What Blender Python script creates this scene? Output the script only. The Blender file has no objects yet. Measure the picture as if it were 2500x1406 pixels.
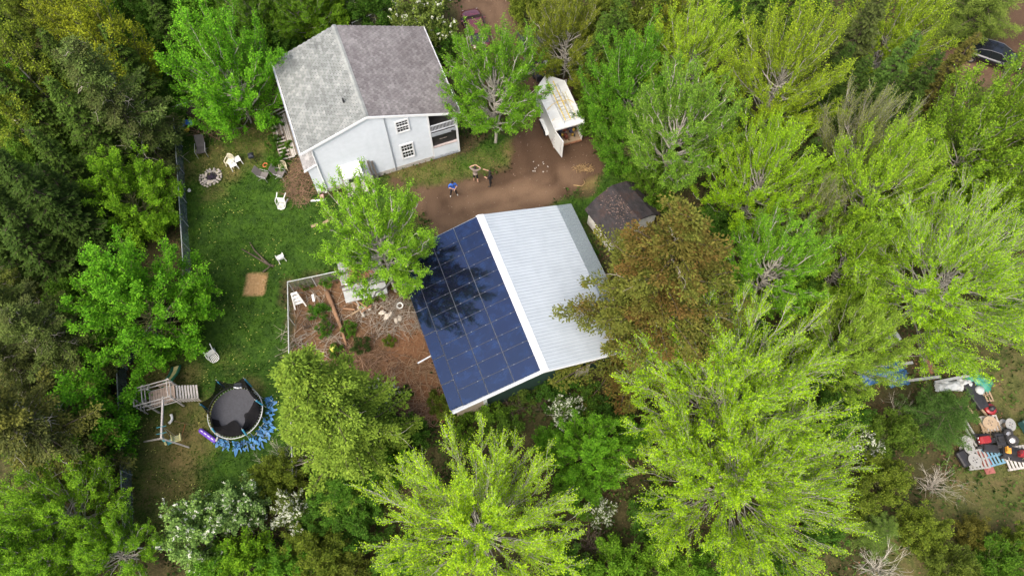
import bpy, math, random
import numpy as np
from mathutils import Vector, Matrix
R = math.radians
# ---------------------------------------------------------------- camera, sky, sun, exposure
scene = bpy.context.scene
col = scene.collection
F_PX, PITCH, CAM_H = 1739.0, R(64.909), 45.117
cam_d = bpy.data.cameras.new("camera")
cam = bpy.data.objects.new("camera", cam_d); col.objects.link(cam)
cam_d.sensor_width = 36.0; cam_d.lens = 36.0 * F_PX / 2500.0
cam_d.clip_end = 2000.0
cam.location = (0, 0, CAM_H); cam.rotation_euler = (R(90) - PITCH, 0, 0)
scene.camera = cam

SUN_EL, SUN_AZ = R(55), R(212)          # compass-like: azimuth clockwise from +Y
world = bpy.data.worlds.new("World"); scene.world = world; world.use_nodes = True
wn = world.node_tree.nodes; wl = world.node_tree.links
sky = wn.new("ShaderNodeTexSky"); sky.sky_type = 'NISHITA'; sky.sun_disc = False
sky.sun_elevation = SUN_EL; sky.sun_rotation = SUN_AZ
sky.air_density = 1.0; sky.dust_density = 8.0; sky.ozone_density = 1.0
wl.new(sky.outputs[0], wn["Background"].inputs[0]); wn["Background"].inputs[1].default_value = 0.12
sun_d = bpy.data.lights.new("sun", 'SUN'); sun_d.energy = 1.25; sun_d.angle = R(60); sun_d.color = (1.0, 0.96, 0.88)
sun = bpy.data.objects.new("sun", sun_d); col.objects.link(sun)
sdir = Vector((math.sin(SUN_AZ) * math.cos(SUN_EL), math.cos(SUN_AZ) * math.cos(SUN_EL), math.sin(SUN_EL)))
sun.rotation_euler = sdir.to_track_quat('Z', 'Y').to_euler(); sun.location = sdir * 80
vs = scene.view_settings
vs.view_transform = 'Standard'; vs.look = 'None'; vs.gamma = 1.0; vs.use_curve_mapping = False
vs.exposure = 1.45
scene.cycles.max_bounces = 8; scene.cycles.diffuse_bounces = 3; scene.cycles.transmission_bounces = 4
scene.cycles.transparent_max_bounces = 12

# ---------------------------------------------------------------- pixel -> ground helpers
FW = np.array([0, math.cos(PITCH), -math.sin(PITCH)]); UP = np.array([0, math.sin(PITCH), math.cos(PITCH)])
CAMP = np.array([0, 0, CAM_H])
def at(px, py, z=0.0):
    d = FW + np.array([1., 0, 0]) * (px - 1250) / F_PX + UP * (703 - py) / F_PX
    return CAMP + d * (z - CAM_H) / d[2]
def depth(P): return float((np.asarray(P) - CAMP) @ FW)

# ---------------------------------------------------------------- noise in numpy
_rs = np.random.RandomState(7); _NT = _rs.rand(256, 256)
def vnoise(x, y, s):
    x = np.asarray(x) / s + 1000.3; y = np.asarray(y) / s + 1000.7
    xi = np.floor(x).astype(int); yi = np.floor(y).astype(int); fx = x - xi; fy = y - yi
    fx = fx * fx * (3 - 2 * fx); fy = fy * fy * (3 - 2 * fy)
    g = lambda a, b: _NT[a % 256, b % 256]
    return (g(xi, yi) * (1 - fx) + g(xi + 1, yi) * fx) * (1 - fy) + (g(xi, yi + 1) * (1 - fx) + g(xi + 1, yi + 1) * fx) * fy
def fbm(x, y, s): return vnoise(x, y, s) * .5 + vnoise(x, y, s * .45) * .3 + vnoise(x, y, s * .2) * .2
def poly_dist(X, Y, poly):
    """signed distance, positive inside"""
    p = np.asarray(poly)[:, :2]; ins = np.zeros(X.shape, bool); dm = np.full(X.shape, 1e9)
    for i in range(len(p)):
        a, b = p[i], p[(i + 1) % len(p)]
        c = ((a[1] > Y) != (b[1] > Y)) & (X < (b[0] - a[0]) * (Y - a[1]) / (b[1] - a[1] + 1e-12) + a[0]); ins ^= c
        e = b - a; t = np.clip(((X - a[0]) * e[0] + (Y - a[1]) * e[1]) / (e @ e + 1e-12), 0, 1)
        dm = np.minimum(dm, np.hypot(X - a[0] - t * e[0], Y - a[1] - t * e[1]))
    return np.where(ins, dm, -dm)

# ---------------------------------------------------------------- materials
MATS = {}
def nmat(name):
    m = bpy.data.materials.new(name); m.use_nodes = True; MATS[name] = m
    return m, m.node_tree.nodes, m.node_tree.links, m.node_tree.nodes["Principled BSDF"]
def mat(name, color, rough=.7, metal=0.0, var=.18, scale=4.0, bump=.0, spec=.4, dirt=None, dirt_amt=.5, dirt_scale=1.2, coat=0):
    """procedural paint/wood/plastic: noise in colour and roughness, optional dirt blotches with a shape of their own"""
    if name in MATS: return MATS[name]
    m, n, l, b = nmat(name)
    tc = n.new("ShaderNodeTexCoord"); nz = n.new("ShaderNodeTexNoise"); nz.inputs["Scale"].default_value = scale; nz.inputs["Detail"].default_value = 6
    l.new(tc.outputs["Object"], nz.inputs["Vector"])
    mr = n.new("ShaderNodeMapRange"); mr.inputs[1].default_value = .25; mr.inputs[2].default_value = .75
    mr.inputs[3].default_value = 1 - var; mr.inputs[4].default_value = 1 + var; l.new(nz.outputs[0], mr.inputs[0])
    mx = n.new("ShaderNodeMix"); mx.data_type = 'RGBA'; mx.blend_type = 'MULTIPLY'; mx.inputs[0].default_value = 1
    mx.inputs[6].default_value = (*color, 1); l.new(mr.outputs[0], mx.inputs[7]); out = mx.outputs[2]
    if dirt:
        n2 = n.new("ShaderNodeTexNoise"); n2.inputs["Scale"].default_value = dirt_scale; n2.inputs["Detail"].default_value = 8; n2.inputs["Roughness"].default_value = .7
        l.new(tc.outputs["Object"], n2.inputs["Vector"])
        cr = n.new("ShaderNodeMapRange"); cr.inputs[1].default_value = .48; cr.inputs[2].default_value = .68; cr.inputs[4].default_value = dirt_amt; l.new(n2.outputs[0], cr.inputs[0])
        m2 = n.new("ShaderNodeMix"); m2.data_type = 'RGBA'; l.new(cr.outputs[0], m2.inputs[0]); l.new(out, m2.inputs[6]); m2.inputs[7].default_value = (*dirt, 1); out = m2.outputs[2]
    l.new(out, b.inputs["Base Color"]); b.inputs["Roughness"].default_value = rough; b.inputs["Metallic"].default_value = metal
    b.inputs["Specular IOR Level"].default_value = spec; b.inputs["Coat Weight"].default_value = coat
    if bump:
        bp = n.new("ShaderNodeBump"); bp.inputs["Strength"].default_value = bump; bp.inputs["Distance"].default_value = .02
        l.new(nz.outputs[0], bp.inputs["Height"]); l.new(bp.outputs[0], b.inputs["Normal"])
    return m

def leaf_mat(name, second=None, vmin=.55, vmax=1.4, trans=.34, rough=.8):
    """leaf colour = object colour varied leaf by leaf (attribute lv); second = other leaf colour mixed per clump"""
    m, n, l, b = nmat(name)
    oi = n.new("ShaderNodeObjectInfo"); av = n.new("ShaderNodeAttribute"); av.attribute_name = "lv"
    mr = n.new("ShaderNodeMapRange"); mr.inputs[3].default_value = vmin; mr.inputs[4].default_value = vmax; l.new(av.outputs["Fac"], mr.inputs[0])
    base = oi.outputs["Color"]
    if second:
        ac = n.new("ShaderNodeAttribute"); ac.attribute_name = "lc"
        ms = n.new("ShaderNodeMix"); ms.data_type = 'RGBA'; l.new(ac.outputs["Fac"], ms.inputs[0]); l.new(base, ms.inputs[6]); ms.inputs[7].default_value = (*second, 1); base = ms.outputs[2]
    mx = n.new("ShaderNodeMix"); mx.data_type = 'RGBA'; mx.blend_type = 'MULTIPLY'; mx.inputs[0].default_value = 1
    l.new(base, mx.inputs[6]); l.new(mr.outputs[0], mx.inputs[7])
    hs = n.new("ShaderNodeHueSaturation"); l.new(mx.outputs[2], hs.inputs["Color"])
    h2 = n.new("ShaderNodeMapRange"); h2.inputs[3].default_value = .515; h2.inputs[4].default_value = .485; l.new(av.outputs["Fac"], h2.inputs[0]); l.new(h2.outputs[0], hs.inputs["Hue"])
    l.new(hs.outputs[0], b.inputs["Base Color"]); b.inputs["Roughness"].default_value = .8; b.inputs["Specular IOR Level"].default_value = .08
    tr = n.new("ShaderNodeBsdfTranslucent"); l.new(hs.outputs[0], tr.inputs[0])
    ms2 = n.new("ShaderNodeMixShader"); ms2.inputs[0].default_value = trans
    l.new(b.outputs[0], ms2.inputs[1]); l.new(tr.outputs[0], ms2.inputs[2])
    l.new(ms2.outputs[0], n["Material Output"].inputs[0])
    return m

# ---------------------------------------------------------------- mesh collector
class MB:
    def __init__(s): s.v = []; s.f = []; s.mi = []
    def add(s, vs, fs, mi=0):
        o = len(s.v); s.v += [tuple(map(float, p)) for p in vs]; s.f += [tuple(i + o for i in f) for f in fs]; s.mi += [mi] * len(fs); return s
    def box(s, c, size, rz=0, mi=0, rot=None):
        M = rot if rot is not None else Matrix.Rotation(rz, 3, 'Z'); h = [k / 2 for k in size]; c = Vector(c)
        vs = [c + M @ Vector((x * h[0], y * h[1], z * h[2])) for z in (-1, 1) for x, y in ((-1, -1), (1, -1), (1, 1), (-1, 1))]
        return s.add(vs, [(3, 2, 1, 0), (4, 5, 6, 7), (0, 1, 5, 4), (1, 2, 6, 5), (2, 3, 7, 6), (3, 0, 4, 7)], mi)
    def bbox(s, x0, x1, y0, y1, z0, z1, mi=0): return s.box(((x0 + x1) / 2, (y0 + y1) / 2, (z0 + z1) / 2), (x1 - x0, y1 - y0, z1 - z0), 0, mi)
    def beam(s, p0, p1, w, h, mi=0):
        p0 = Vector(p0); p1 = Vector(p1); d = p1 - p0; L = d.length
        z = d.normalized(); up = Vector((0, 0, 1)) if abs(z.z) < .95 else Vector((0, 1, 0)); x = up.cross(z).normalized(); y = z.cross(x)
        return s.box((p0 + p1) / 2, (w, h, L), rot=Matrix((x, y, z)).transposed(), mi=mi)
    def tube(s, pts, r, n=8, mi=0, cap=True):
        pts = [Vector(p) for p in pts]; rr = r if hasattr(r, '__len__') else [r] * len(pts); o = []
        for i, p in enumerate(pts):
            t = (pts[min(i + 1, len(pts) - 1)] - pts[max(i - 1, 0)]).normalized()
            a = Vector((0, 0, 1)) if abs(t.z) < .9 else Vector((1, 0, 0)); x = a.cross(t).normalized(); y = t.cross(x)
            o += [p + (x * math.cos(2 * math.pi * k / n) + y * math.sin(2 * math.pi * k / n)) * rr[i] for k in range(n)]
        f = [(i * n + k, i * n + (k + 1) % n, (i + 1) * n + (k + 1) % n, (i + 1) * n + k) for i in range(len(pts) - 1) for k in range(n)]
        if cap: f += [tuple(range(n))[::-1], tuple(range((len(pts) - 1) * n, len(pts) * n))]
        return s.add(o, f, mi)
    def ring(s, c, rad, r, n=32, k=6, mi=0, sy=1.0):
        o = []; f = []
        for i in range(n):
            a = 2 * math.pi * i / n
            for j in range(k):
                b = 2 * math.pi * j / k; q = rad + r * math.cos(b)
                o.append((c[0] + q * math.cos(a), c[1] + q * math.sin(a) * sy, c[2] + r * math.sin(b)))
        for i in range(n):
            for j in range(k): f.append((i * k + j, ((i + 1) % n) * k + j, ((i + 1) % n) * k + (j + 1) % k, i * k + (j + 1) % k))
        return s.add(o, f, mi)
    def lathe(s, prof, c=(0, 0, 0), n=24, mi=0, M=None):
        M = M or Matrix.Identity(3); o = []; c = Vector(c)
        for r, z in prof: o += [c + M @ Vector((r * math.cos(2 * math.pi * k / n), r * math.sin(2 * math.pi * k / n), z)) for k in range(n)]
        f = [(i * n + k, i * n + (k + 1) % n, (i + 1) * n + (k + 1) % n, (i + 1) * n + k) for i in range(len(prof) - 1) for k in range(n)]
        if prof[0][0] > 1e-4: f.append(tuple(range(n))[::-1])
        if prof[-1][0] > 1e-4: f.append(tuple(range((len(prof) - 1) * n, len(prof) * n)))
        return s.add(o, f, mi)
    def prism(s, poly, thick, axis='z', mi=0):
        """poly 3-D points in one plane, extruded by the vector thick"""
        t = Vector(thick); a = [Vector(p) for p in poly]; n = len(a)
        f = [tuple(range(n)), tuple(range(2 * n - 1, n - 1, -1))] + [(i, i + n, (i + 1) % n + n, (i + 1) % n) for i in range(n)]
        return s.add(a + [p + t for p in a], f, mi)
    def build(s, name, mats, parent=None, smooth=False, bevel=0):
        me = bpy.data.meshes.new(name); me.from_pydata(s.v, [], s.f); me.update()
        mats = mats if isinstance(mats, (list, tuple)) else [mats]
        for m in mats: me.materials.append(m)
        if len(mats) > 1: me.polygons.foreach_set("material_index", s.mi)
        import bmesh
        bm = bmesh.new(); bm.from_mesh(me); bmesh.ops.recalc_face_normals(bm, faces=bm.faces[:])
        if bevel:
            bmesh.ops.bevel(bm, geom=[e for e in bm.edges if len(e.link_faces) == 2 and e.calc_face_angle(0) > .6], offset=bevel, segments=1, affect='EDGES', clamp_overlap=True)
        bm.to_mesh(me); bm.free()
        if smooth: me.polygons.foreach_set("use_smooth", [True] * len(me.polygons))
        o = bpy.data.objects.new(name, me); col.objects.link(o)
        if parent: o.parent = parent
        return o
def fast_mesh(name, V, F, mats, attrs=None, smooth=False):
    me = bpy.data.meshes.new(name); V = np.asarray(V, np.float32); F = np.asarray(F, np.int32); k = F.shape[1]
    me.vertices.add(len(V)); me.vertices.foreach_set("co", V.ravel()); me.loops.add(F.size); me.loops.foreach_set("vertex_index", F.ravel())
    me.polygons.add(len(F)); me.polygons.foreach_set("loop_start", np.arange(0, F.size, k, dtype=np.int32))
    if smooth: me.polygons.foreach_set("use_smooth", np.ones(len(F), bool))
    me.update(calc_edges=True); me.validate()
    for m in (mats if isinstance(mats, (list, tuple)) else [mats]): me.materials.append(m)
    for nm, (dom, val) in (attrs or {}).items():
        a = me.attributes.new(nm, 'FLOAT', dom); a.data.foreach_set("value", np.asarray(val, np.float32))
    return me
def mobj(name, me, parent=None):
    o = bpy.data.objects.new(name, me); col.objects.link(o)
    if parent: o.parent = parent
    return o
def tag(o, label=None, cat=None, group=None, kind=None):
    if label: o["label"] = label
    if cat: o["category"] = cat
    if group: o["group"] = group
    if kind: o["kind"] = kind
    return o
def thing(name, label, cat, loc=(0, 0, 0), rz=0, group=None):
    o = bpy.data.objects.new(name, None); col.objects.link(o); o.empty_display_size = .3
    o.location = [float(k) for k in loc]; o.rotation_euler = (0, 0, rz)
    return tag(o, label, cat, group)
def copy_tree(o, parent=None):
    c = o.copy(); col.objects.link(c); c.parent = parent
    for ch in o.children: copy_tree(ch, c)
    return c
# ================================================================ GROUND
HY = R(20.618); HA = at(777, 473)                       # house frame
GY = R(20.819); GN = np.array([1.89, 13.56, 0.0])       # garage frame (ridge near end)
def loc2w(o, yaw, x, y): return np.array([o[0] + x * math.cos(yaw) - y * math.sin(yaw), o[1] + x * math.sin(yaw) + y * math.cos(yaw)])
px = lambda L: np.array([at(*q)[:2] for q in L])
LAWN = px([(428, 300), (470, 330), (640, 300), (700, 330), (790, 475), (870, 470), (965, 425), (1040, 395), (1130, 370), (1200, 330), (1255, 340), (1250, 400), (1180, 430), (1065, 455), (985, 460), (1000, 520), (1040, 580), (1020, 640), (850, 650), (700, 690), (703, 880), (715, 1110), (640, 1200), (430, 1300), (320, 1260), (310, 900), (440, 830), (455, 650)])
LAWN2 = px([(1320, 510), (1430, 470), (1475, 400), (1440, 300), (1500, 300), (1530, 420), (1500, 520), (1400, 520), (1440, 640), (1330, 560)])
FRONT = px([(860, 60), (960, 10), (1000, 60), (900, 60)])
RIGHTLAWN = px([(2300, 1180), (2440, 980), (2400, 860), (2470, 800), (2600, 760), (2640, 1100), (2620, 1450), (2120, 1430), (2180, 1300)])
CARLAWN = px([(2290, 60), (2480, 20), (2520, 160), (2330, 200), (2280, 150)])
DRIVE = px([(962, 432), (985, 470), (1065, 452), (1170, 432), (1240, 408), (1262, 330), (1290, 240), (1250, 150), (1180, 110), (1120, 70), (1100, -60), (1240, -60), (1262, 60), (1300, 160), (1400, 190), (1435, 260), (1465, 350), (1475, 420), (1430, 455), (1350, 490), (1300, 560), (1120, 600), (1060, 580), (1030, 520), (1000, 480)])
CARDRIVE = px([(2180, 180), (2330, 90), (2420, 110), (2480, 10), (2540, -40), (2600, 120), (2500, 170), (2460, 210), (2350, 200), (2290, 180)])
YARD = px([(715, 700), (830, 660), (1000, 720), (1030, 800), (1110, 1010), (960, 1010), (890, 930), (715, 870)])
SOIL = px([(960, 800), (1005, 740), (1040, 820), (1100, 960), (1085, 1010), (980, 990), (930, 900)])
def blob(x, y, cx, cy, r):
    c = at(cx, cy)[:2]; return np.clip(1.6 - np.hypot(x - c[0], y - c[1]) / r * 1.3, 0, 1)
def masks(X, Y):
    n1 = fbm(X, Y, 2.2) - .5; n2 = fbm(X + 31, Y - 17, .9) - .5; j = n1 * 1.3 + n2 * .7
    sm = lambda d, w: np.clip(d / w + .5, 0, 1)
    lawn = np.maximum.reduce([sm(poly_dist(X, Y, p) + j * 1.3, .8) for p in (LAWN, LAWN2, FRONT)])
    rough = np.maximum.reduce([sm(poly_dist(X, Y, p) + j * 2.5, 1.5) for p in (RIGHTLAWN, CARLAWN)])
    drive = np.maximum(sm(poly_dist(X, Y, DRIVE) + j * .9, .7), sm(poly_dist(X, Y, CARDRIVE) + j * .9, .8))
    yard = sm(poly_dist(X, Y, YARD) + j * 1.2, .8); soil = sm(poly_dist(X, Y, SOIL) + j * 1.5, 1.0)
    dry = np.zeros_like(X)
    for cx, cy, r, w in ((520, 390, 1.8, .55), (600, 370, 1.6, .5), (650, 330, 1.5, .6), (455, 420, 1.0, .5), (430, 1080, 2.2, .75), (470, 1010, 1.4, .6), (410, 1190, 2.2, .6), (380, 930, 1.8, .7), (440, 930, 1.4, .6), (610, 950, .9, .6),
                         (1060, 430, 2.2, .55), (1010, 440, 2, .5), (1000, 520, 1.6, .5), (1180, 415, 2.0, .4), (1430, 430, 1.0, .7), (520, 470, 1.0, .5), (560, 880, 1.0, .3), (520, 1060, 1.0, .5), (1260, 370, 1.2, .6), (560, 420, 1.0, .6), (460, 700, .8, .5)):
        dry = np.maximum(dry, w * blob(X, Y, cx, cy, r * 1.3) * (.55 + 1.1 * (fbm(X, Y, .8) - .2)))
    a, b = at(605, 667)[:2], at(650, 720)[:2]
    sand = sm(np.minimum(np.minimum(X - a[0], at(650, 690)[0] - X), np.minimum(a[1] - Y, Y - b[1])) + n2 * .18, .25)
    pale = np.zeros_like(X)
    for cx, cy, r, w in ((1110, 500, 3.2, .8), (1200, 520, 3.0, 1.0), (1290, 490, 2.5, .9), (1060, 540, 1.6, .6), (1180, 40, 3, .7), (1400, 430, 1.3, .7), (2380, 180, 2.5, .9), (1130, 455, 1.8, .6)): pale = np.maximum(pale, w * blob(X, Y, cx, cy, r))
    pts = px([(1110, 500), (1230, 470), (1330, 430), (1300, 330), (1270, 240), (1220, 150), (1180, 20)]); pd = np.full(X.shape, 9.)
    for a_, b_ in zip(pts, pts[1:]):
        e_ = b_ - a_; t_ = np.clip(((X - a_[0]) * e_[0] + (Y - a_[1]) * e_[1]) / (e_ @ e_), 0, 1); pd = np.minimum(pd, np.hypot(X - a_[0] - t_ * e_[0], Y - a_[1] - t_ * e_[1]))
    rut = np.exp(-((pd + n2 * .5 - .8) / .28) ** 2) + .6 * np.exp(-((pd + n1 * 1.2 - 2.1) / .3) ** 2)
    pale = np.clip(pale * (.65 + n1 * 1.6) + n1 * .5 - rut * .45 * (.6 + n1) + .12, 0, 1)
    masks.pale = pale
    return np.clip(lawn, 0, 1), np.clip(rough, 0, 1), np.clip(drive, 0, 1), np.clip(yard, 0, 1), np.clip(soil, 0, 1), np.clip(dry, 0, 1), sand

def ground_material():
    m, n, l, b = nmat("ground_cover")
    tc = n.new("ShaderNodeTexCoord"); geo = tc.outputs["Object"]
    def noise(s, d=6, r=.6):
        t = n.new("ShaderNodeTexNoise"); t.inputs["Scale"].default_value = s; t.inputs["Detail"].default_value = d; t.inputs["Roughness"].default_value = r; l.new(geo, t.inputs["Vector"]); return t.outputs[0]
    def ramp(fac, stops):
        r = n.new("ShaderNodeValToRGB"); e = r.color_ramp.elements
        while len(e) < len(stops): e.new(.5)
        for q, (p, c) in zip(e, stops): q.position = p; q.color = (*c, 1)
        l.new(fac, r.inputs[0]); return r.outputs[0]
    def attr(k): a = n.new("ShaderNodeAttribute"); a.attribute_name = k; return a.outputs["Fac"]
    def mix(f, a, b_):
        x = n.new("ShaderNodeMix"); x.data_type = 'RGBA'; l.new(f, x.inputs[0]); l.new(a, x.inputs[6]); l.new(b_, x.inputs[7]); return x.outputs[2]
    def edge(k, nz, w=.35):
        """mask sharpened by a noise so that borders break up"""
        a = n.new("ShaderNodeMath"); a.operation = 'MULTIPLY_ADD'; l.new(nz, a.inputs[0]); a.inputs[1].default_value = .9; l.new(attr(k), a.inputs[2])
        r = n.new("ShaderNodeMapRange"); l.new(a.outputs[0], r.inputs[0]); r.inputs[1].default_value = .95 - w; r.inputs[2].default_value = .95 + w; return r.outputs[0]
    fine = noise(7, 10, .8); mid0 = noise(1.1, 8, .68); big = noise(.45, 5);
    mr_ = n.new('ShaderNodeMapRange'); mr_.inputs[1].default_value = .36; mr_.inputs[2].default_value = .64; l.new(mid0, mr_.inputs[0]); mid = mr_.outputs[0]; vfine = noise(28, 4, .8)
    floor = mix(big, ramp(fine, [(.3, (.020, .014, .008)), (.5, (.060, .038, .022)), (.72, (.115, .072, .042))]), ramp(fine, [(.3, (.014, .022, .006)), (.55, (.035, .050, .013)), (.75, (.085, .075, .030))]))
    grass = mix(mid, ramp(fine, [(.3, (.008, .020, .004)), (.5, (.017, .042, .006)), (.72, (.036, .068, .012))]), ramp(fine, [(.3, (.018, .048, .005)), (.5, (.038, .088, .008)), (.72, (.075, .122, .016))]))
    dryc = ramp(fine, [(.3, (.075, .062, .022)), (.5, (.135, .105, .040)), (.72, (.21, .165, .070))])
    roughc = mix(mid, ramp(fine, [(.3, (.022, .034, .008)), (.5, (.050, .068, .015)), (.72, (.10, .105, .032))]), ramp(fine, [(.3, (.040, .032, .015)), (.5, (.085, .070, .030)), (.72, (.14, .115, .05))]))
    drv = mix(attr("pale"), ramp(vfine, [(.3, (.026, .015, .009)), (.5, (.052, .031, .019)), (.75, (.092, .060, .038))]), ramp(vfine, [(.3, (.088, .053, .032)), (.5, (.136, .088, .056)), (.75, (.188, .132, .09))]))
    yrd = ramp(fine, [(.28, (.040, .024, .013)), (.5, (.115, .066, .035)), (.75, (.20, .12, .068))])
    soilc = ramp(fine, [(.28, (.068, .034, .018)), (.5, (.155, .078, .040)), (.75, (.225, .125, .068))])
    sandc = ramp(fine, [(.3, (.17, .10, .04)), (.55, (.30, .19, .09)), (.75, (.42, .32, .20))])
    c = floor
    for k, cc, nz in (("rough", roughc, mid), ("lawn", grass, fine), ("yard", yrd, fine), ("soil", soilc, fine), ("dry", dryc, fine), ("drive", drv, fine), ("sand", sandc, vfine)):
        c = mix(edge(k, nz), c, cc)
    l.new(c, b.inputs["Base Color"]); b.inputs["Roughness"].default_value = .95; b.inputs["Specular IOR Level"].default_value = .15
    bp = n.new("ShaderNodeBump"); bp.inputs["Strength"].default_value = .6; bp.inputs["Distance"].default_value = .06; l.new(fine, bp.inputs["Height"]); l.new(bp.outputs[0], b.inputs["Normal"])
    return m
M_GROUND = ground_material()
def ground_grid():
    X0, X1, Y0, Y1, st = -51., 51., -3., 57., .3
    xs = np.arange(X0, X1 + st / 2, st); ys = np.arange(Y0, Y1 + st / 2, st); X, Y = np.meshgrid(xs, ys)
    mk = masks(X, Y) + (masks.pale,); lawn, rough, drive, yard, soil, dry, sand = mk[:7]
    flat = np.clip(drive + lawn * .75, 0, 1)
    Z = (fbm(X, Y, 1.4) - .5) * .10 * (1 - flat) - .06 * (1 - flat) + (fbm(X, Y, .7) - .5) * .03 - .03
    Z -= .05 * (1 - np.clip(drive + lawn + yard, 0, 1))
    nx, ny = len(xs), len(ys); idx = np.arange(nx * ny).reshape(ny, nx)
    Fq = np.stack([idx[:-1, :-1], idx[:-1, 1:], idx[1:, 1:], idx[1:, :-1]], -1).reshape(-1, 4)
    V = np.stack([X, Y, Z], -1).reshape(-1, 3)
    at_ = {k: v.ravel() for k, v in zip(("lawn", "rough", "drive", "yard", "soil", "dry", "sand", "pale"), mk)}
    fc = lambda a: a.ravel()[Fq].mean(1)
    cls = np.zeros(len(Fq), int); cls[fc(lawn) > .5] = 1; cls[fc(yard) > .5] = 3; cls[fc(drive) > .5] = 2
    def sub(name, sel, dz):
        F = Fq[sel]; u, inv = np.unique(F, return_inverse=True)
        return tag(mobj(name, fast_mesh(name, V[u] + [0, 0, dz], inv.reshape(-1, 4), M_GROUND, {k: ('POINT', v[u]) for k, v in at_.items()}, smooth=True)), kind="structure")
    g = sub("ground", cls >= 0, -.006)
    # apron out to the horizon, joined to the same sheet's height
    B = MB(); far = 900.
    for (a, b, c, d) in ((-far, far, Y1, far), (-far, far, -far, Y0), (-far, X0, Y0, Y1), (X1, far, Y0, Y1)):
        B.add([(a, c, -.12), (b, c, -.12), (b, d, -.12), (a, d, -.12)], [(0, 1, 2, 3)])
    tag(B.build("terrain", M_GROUND), kind="structure")
    sub("lawn", cls == 1, 0.0); sub("driveway", cls == 2, 0.0); sub("garden_soil", cls == 3, 0.0)
ground_grid()
# ================================================================ TREE LIBRARY (numpy)
M_BARK = mat("bark_grey", (.30, .285, .25), .9, var=.4, scale=6, bump=.5)
M_TWIG = mat("twig_olive", (.135, .145, .055), .9, var=.3, scale=5)
M_BARKD = mat("bark_dark", (.085, .065, .05), .95, var=.4, scale=6, bump=.5)
M_BIRCH = mat("bark_birch", (.62, .58, .52), .8, var=.3, scale=5, dirt=(.1, .09, .08), dirt_amt=.7, dirt_scale=4)
M_DEAD = mat("deadwood", (.36, .33, .28), .9, var=.4, scale=5, bump=.4)
M_LEAF = leaf_mat("leaf_broad"); M_NEEDLE = leaf_mat("leaf_needle", vmin=.45, vmax=1.6, trans=.15)
M_CEDAR = leaf_mat("leaf_cedar", second=(.098, .064, .017), vmin=.5, vmax=1.5, trans=.2)
M_OLIVE = leaf_mat("leaf_olive", second=(.062, .078, .024), vmin=.5, vmax=1.5, trans=.2)
M_BLOSSOM = leaf_mat("blossom", vmin=.8, vmax=1.1, trans=.3)
unit = lambda v: v / (np.linalg.norm(v, axis=-1, keepdims=True) + 1e-9)

def tubes_mesh(name, tubes, m, sides=4, m2=None, thin=0.0):
    Vs = []; Fs = []; o = 0
    s0 = sides
    for P, r in tubes:
        sides = 3 if r[0] < .03 else s0; ang = np.arange(sides) * 2 * np.pi / sides; ca, sa = np.cos(ang), np.sin(ang)
        P = np.asarray(P, float); r = np.asarray(r, float); n = len(P)
        T = unit(np.gradient(P, axis=0)); a = np.where(np.abs(T[:, 2:3]) < .9, [[0, 0, 1.]], [[1., 0, 0]])
        X = unit(np.cross(a, T)); Y = np.cross(T, X)
        V = P[:, None] + (X[:, None] * ca[None, :, None] + Y[:, None] * sa[None, :, None]) * r[:, None, None]
        Vs.append(V.reshape(-1, 3)); i = np.arange(n - 1)[:, None] * sides; k = np.arange(sides)[None]; k2 = (k + 1) % sides
        Fs.append(np.stack([i + k, i + k2, i + sides + k2, i + sides + k], -1).reshape(-1, 4) + o); o += n * sides
    me = fast_mesh(name, np.concatenate(Vs), np.concatenate(Fs), [m, m2] if m2 else m, smooth=True)
    if m2: me.polygons.foreach_set("material_index", np.concatenate([np.full(len(f), int(r[0] < thin)) for f, (P, r) in zip(Fs, tubes)]).astype(np.int32))
    return me

def leaf_quads(P, D, Nn, ln, wd, rs):
    """diamond leaf blades folded along the midrib: P base, D direction, Nn rough normal"""
    D = unit(D); S = unit(np.cross(D, Nn)); N2 = np.cross(S, D); ln = np.asarray(ln).reshape(-1, 1); wd = np.asarray(wd).reshape(-1, 1)
    a = P; b = P + D * ln * .45 + S * wd * .5 + N2 * wd * .18; c = P + D * ln; d = P + D * ln * .45 - S * wd * .5 + N2 * wd * .18
    V = np.stack([a, b, c, d], 1).reshape(-1, 3); F = np.arange(len(V)).reshape(-1, 4); return V, F

def bez(a, b, c, n):
    t = np.linspace(0, 1, n)[:, None]; return (1 - t) ** 2 * a + 2 * t * (1 - t) * b + t * t * c

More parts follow.
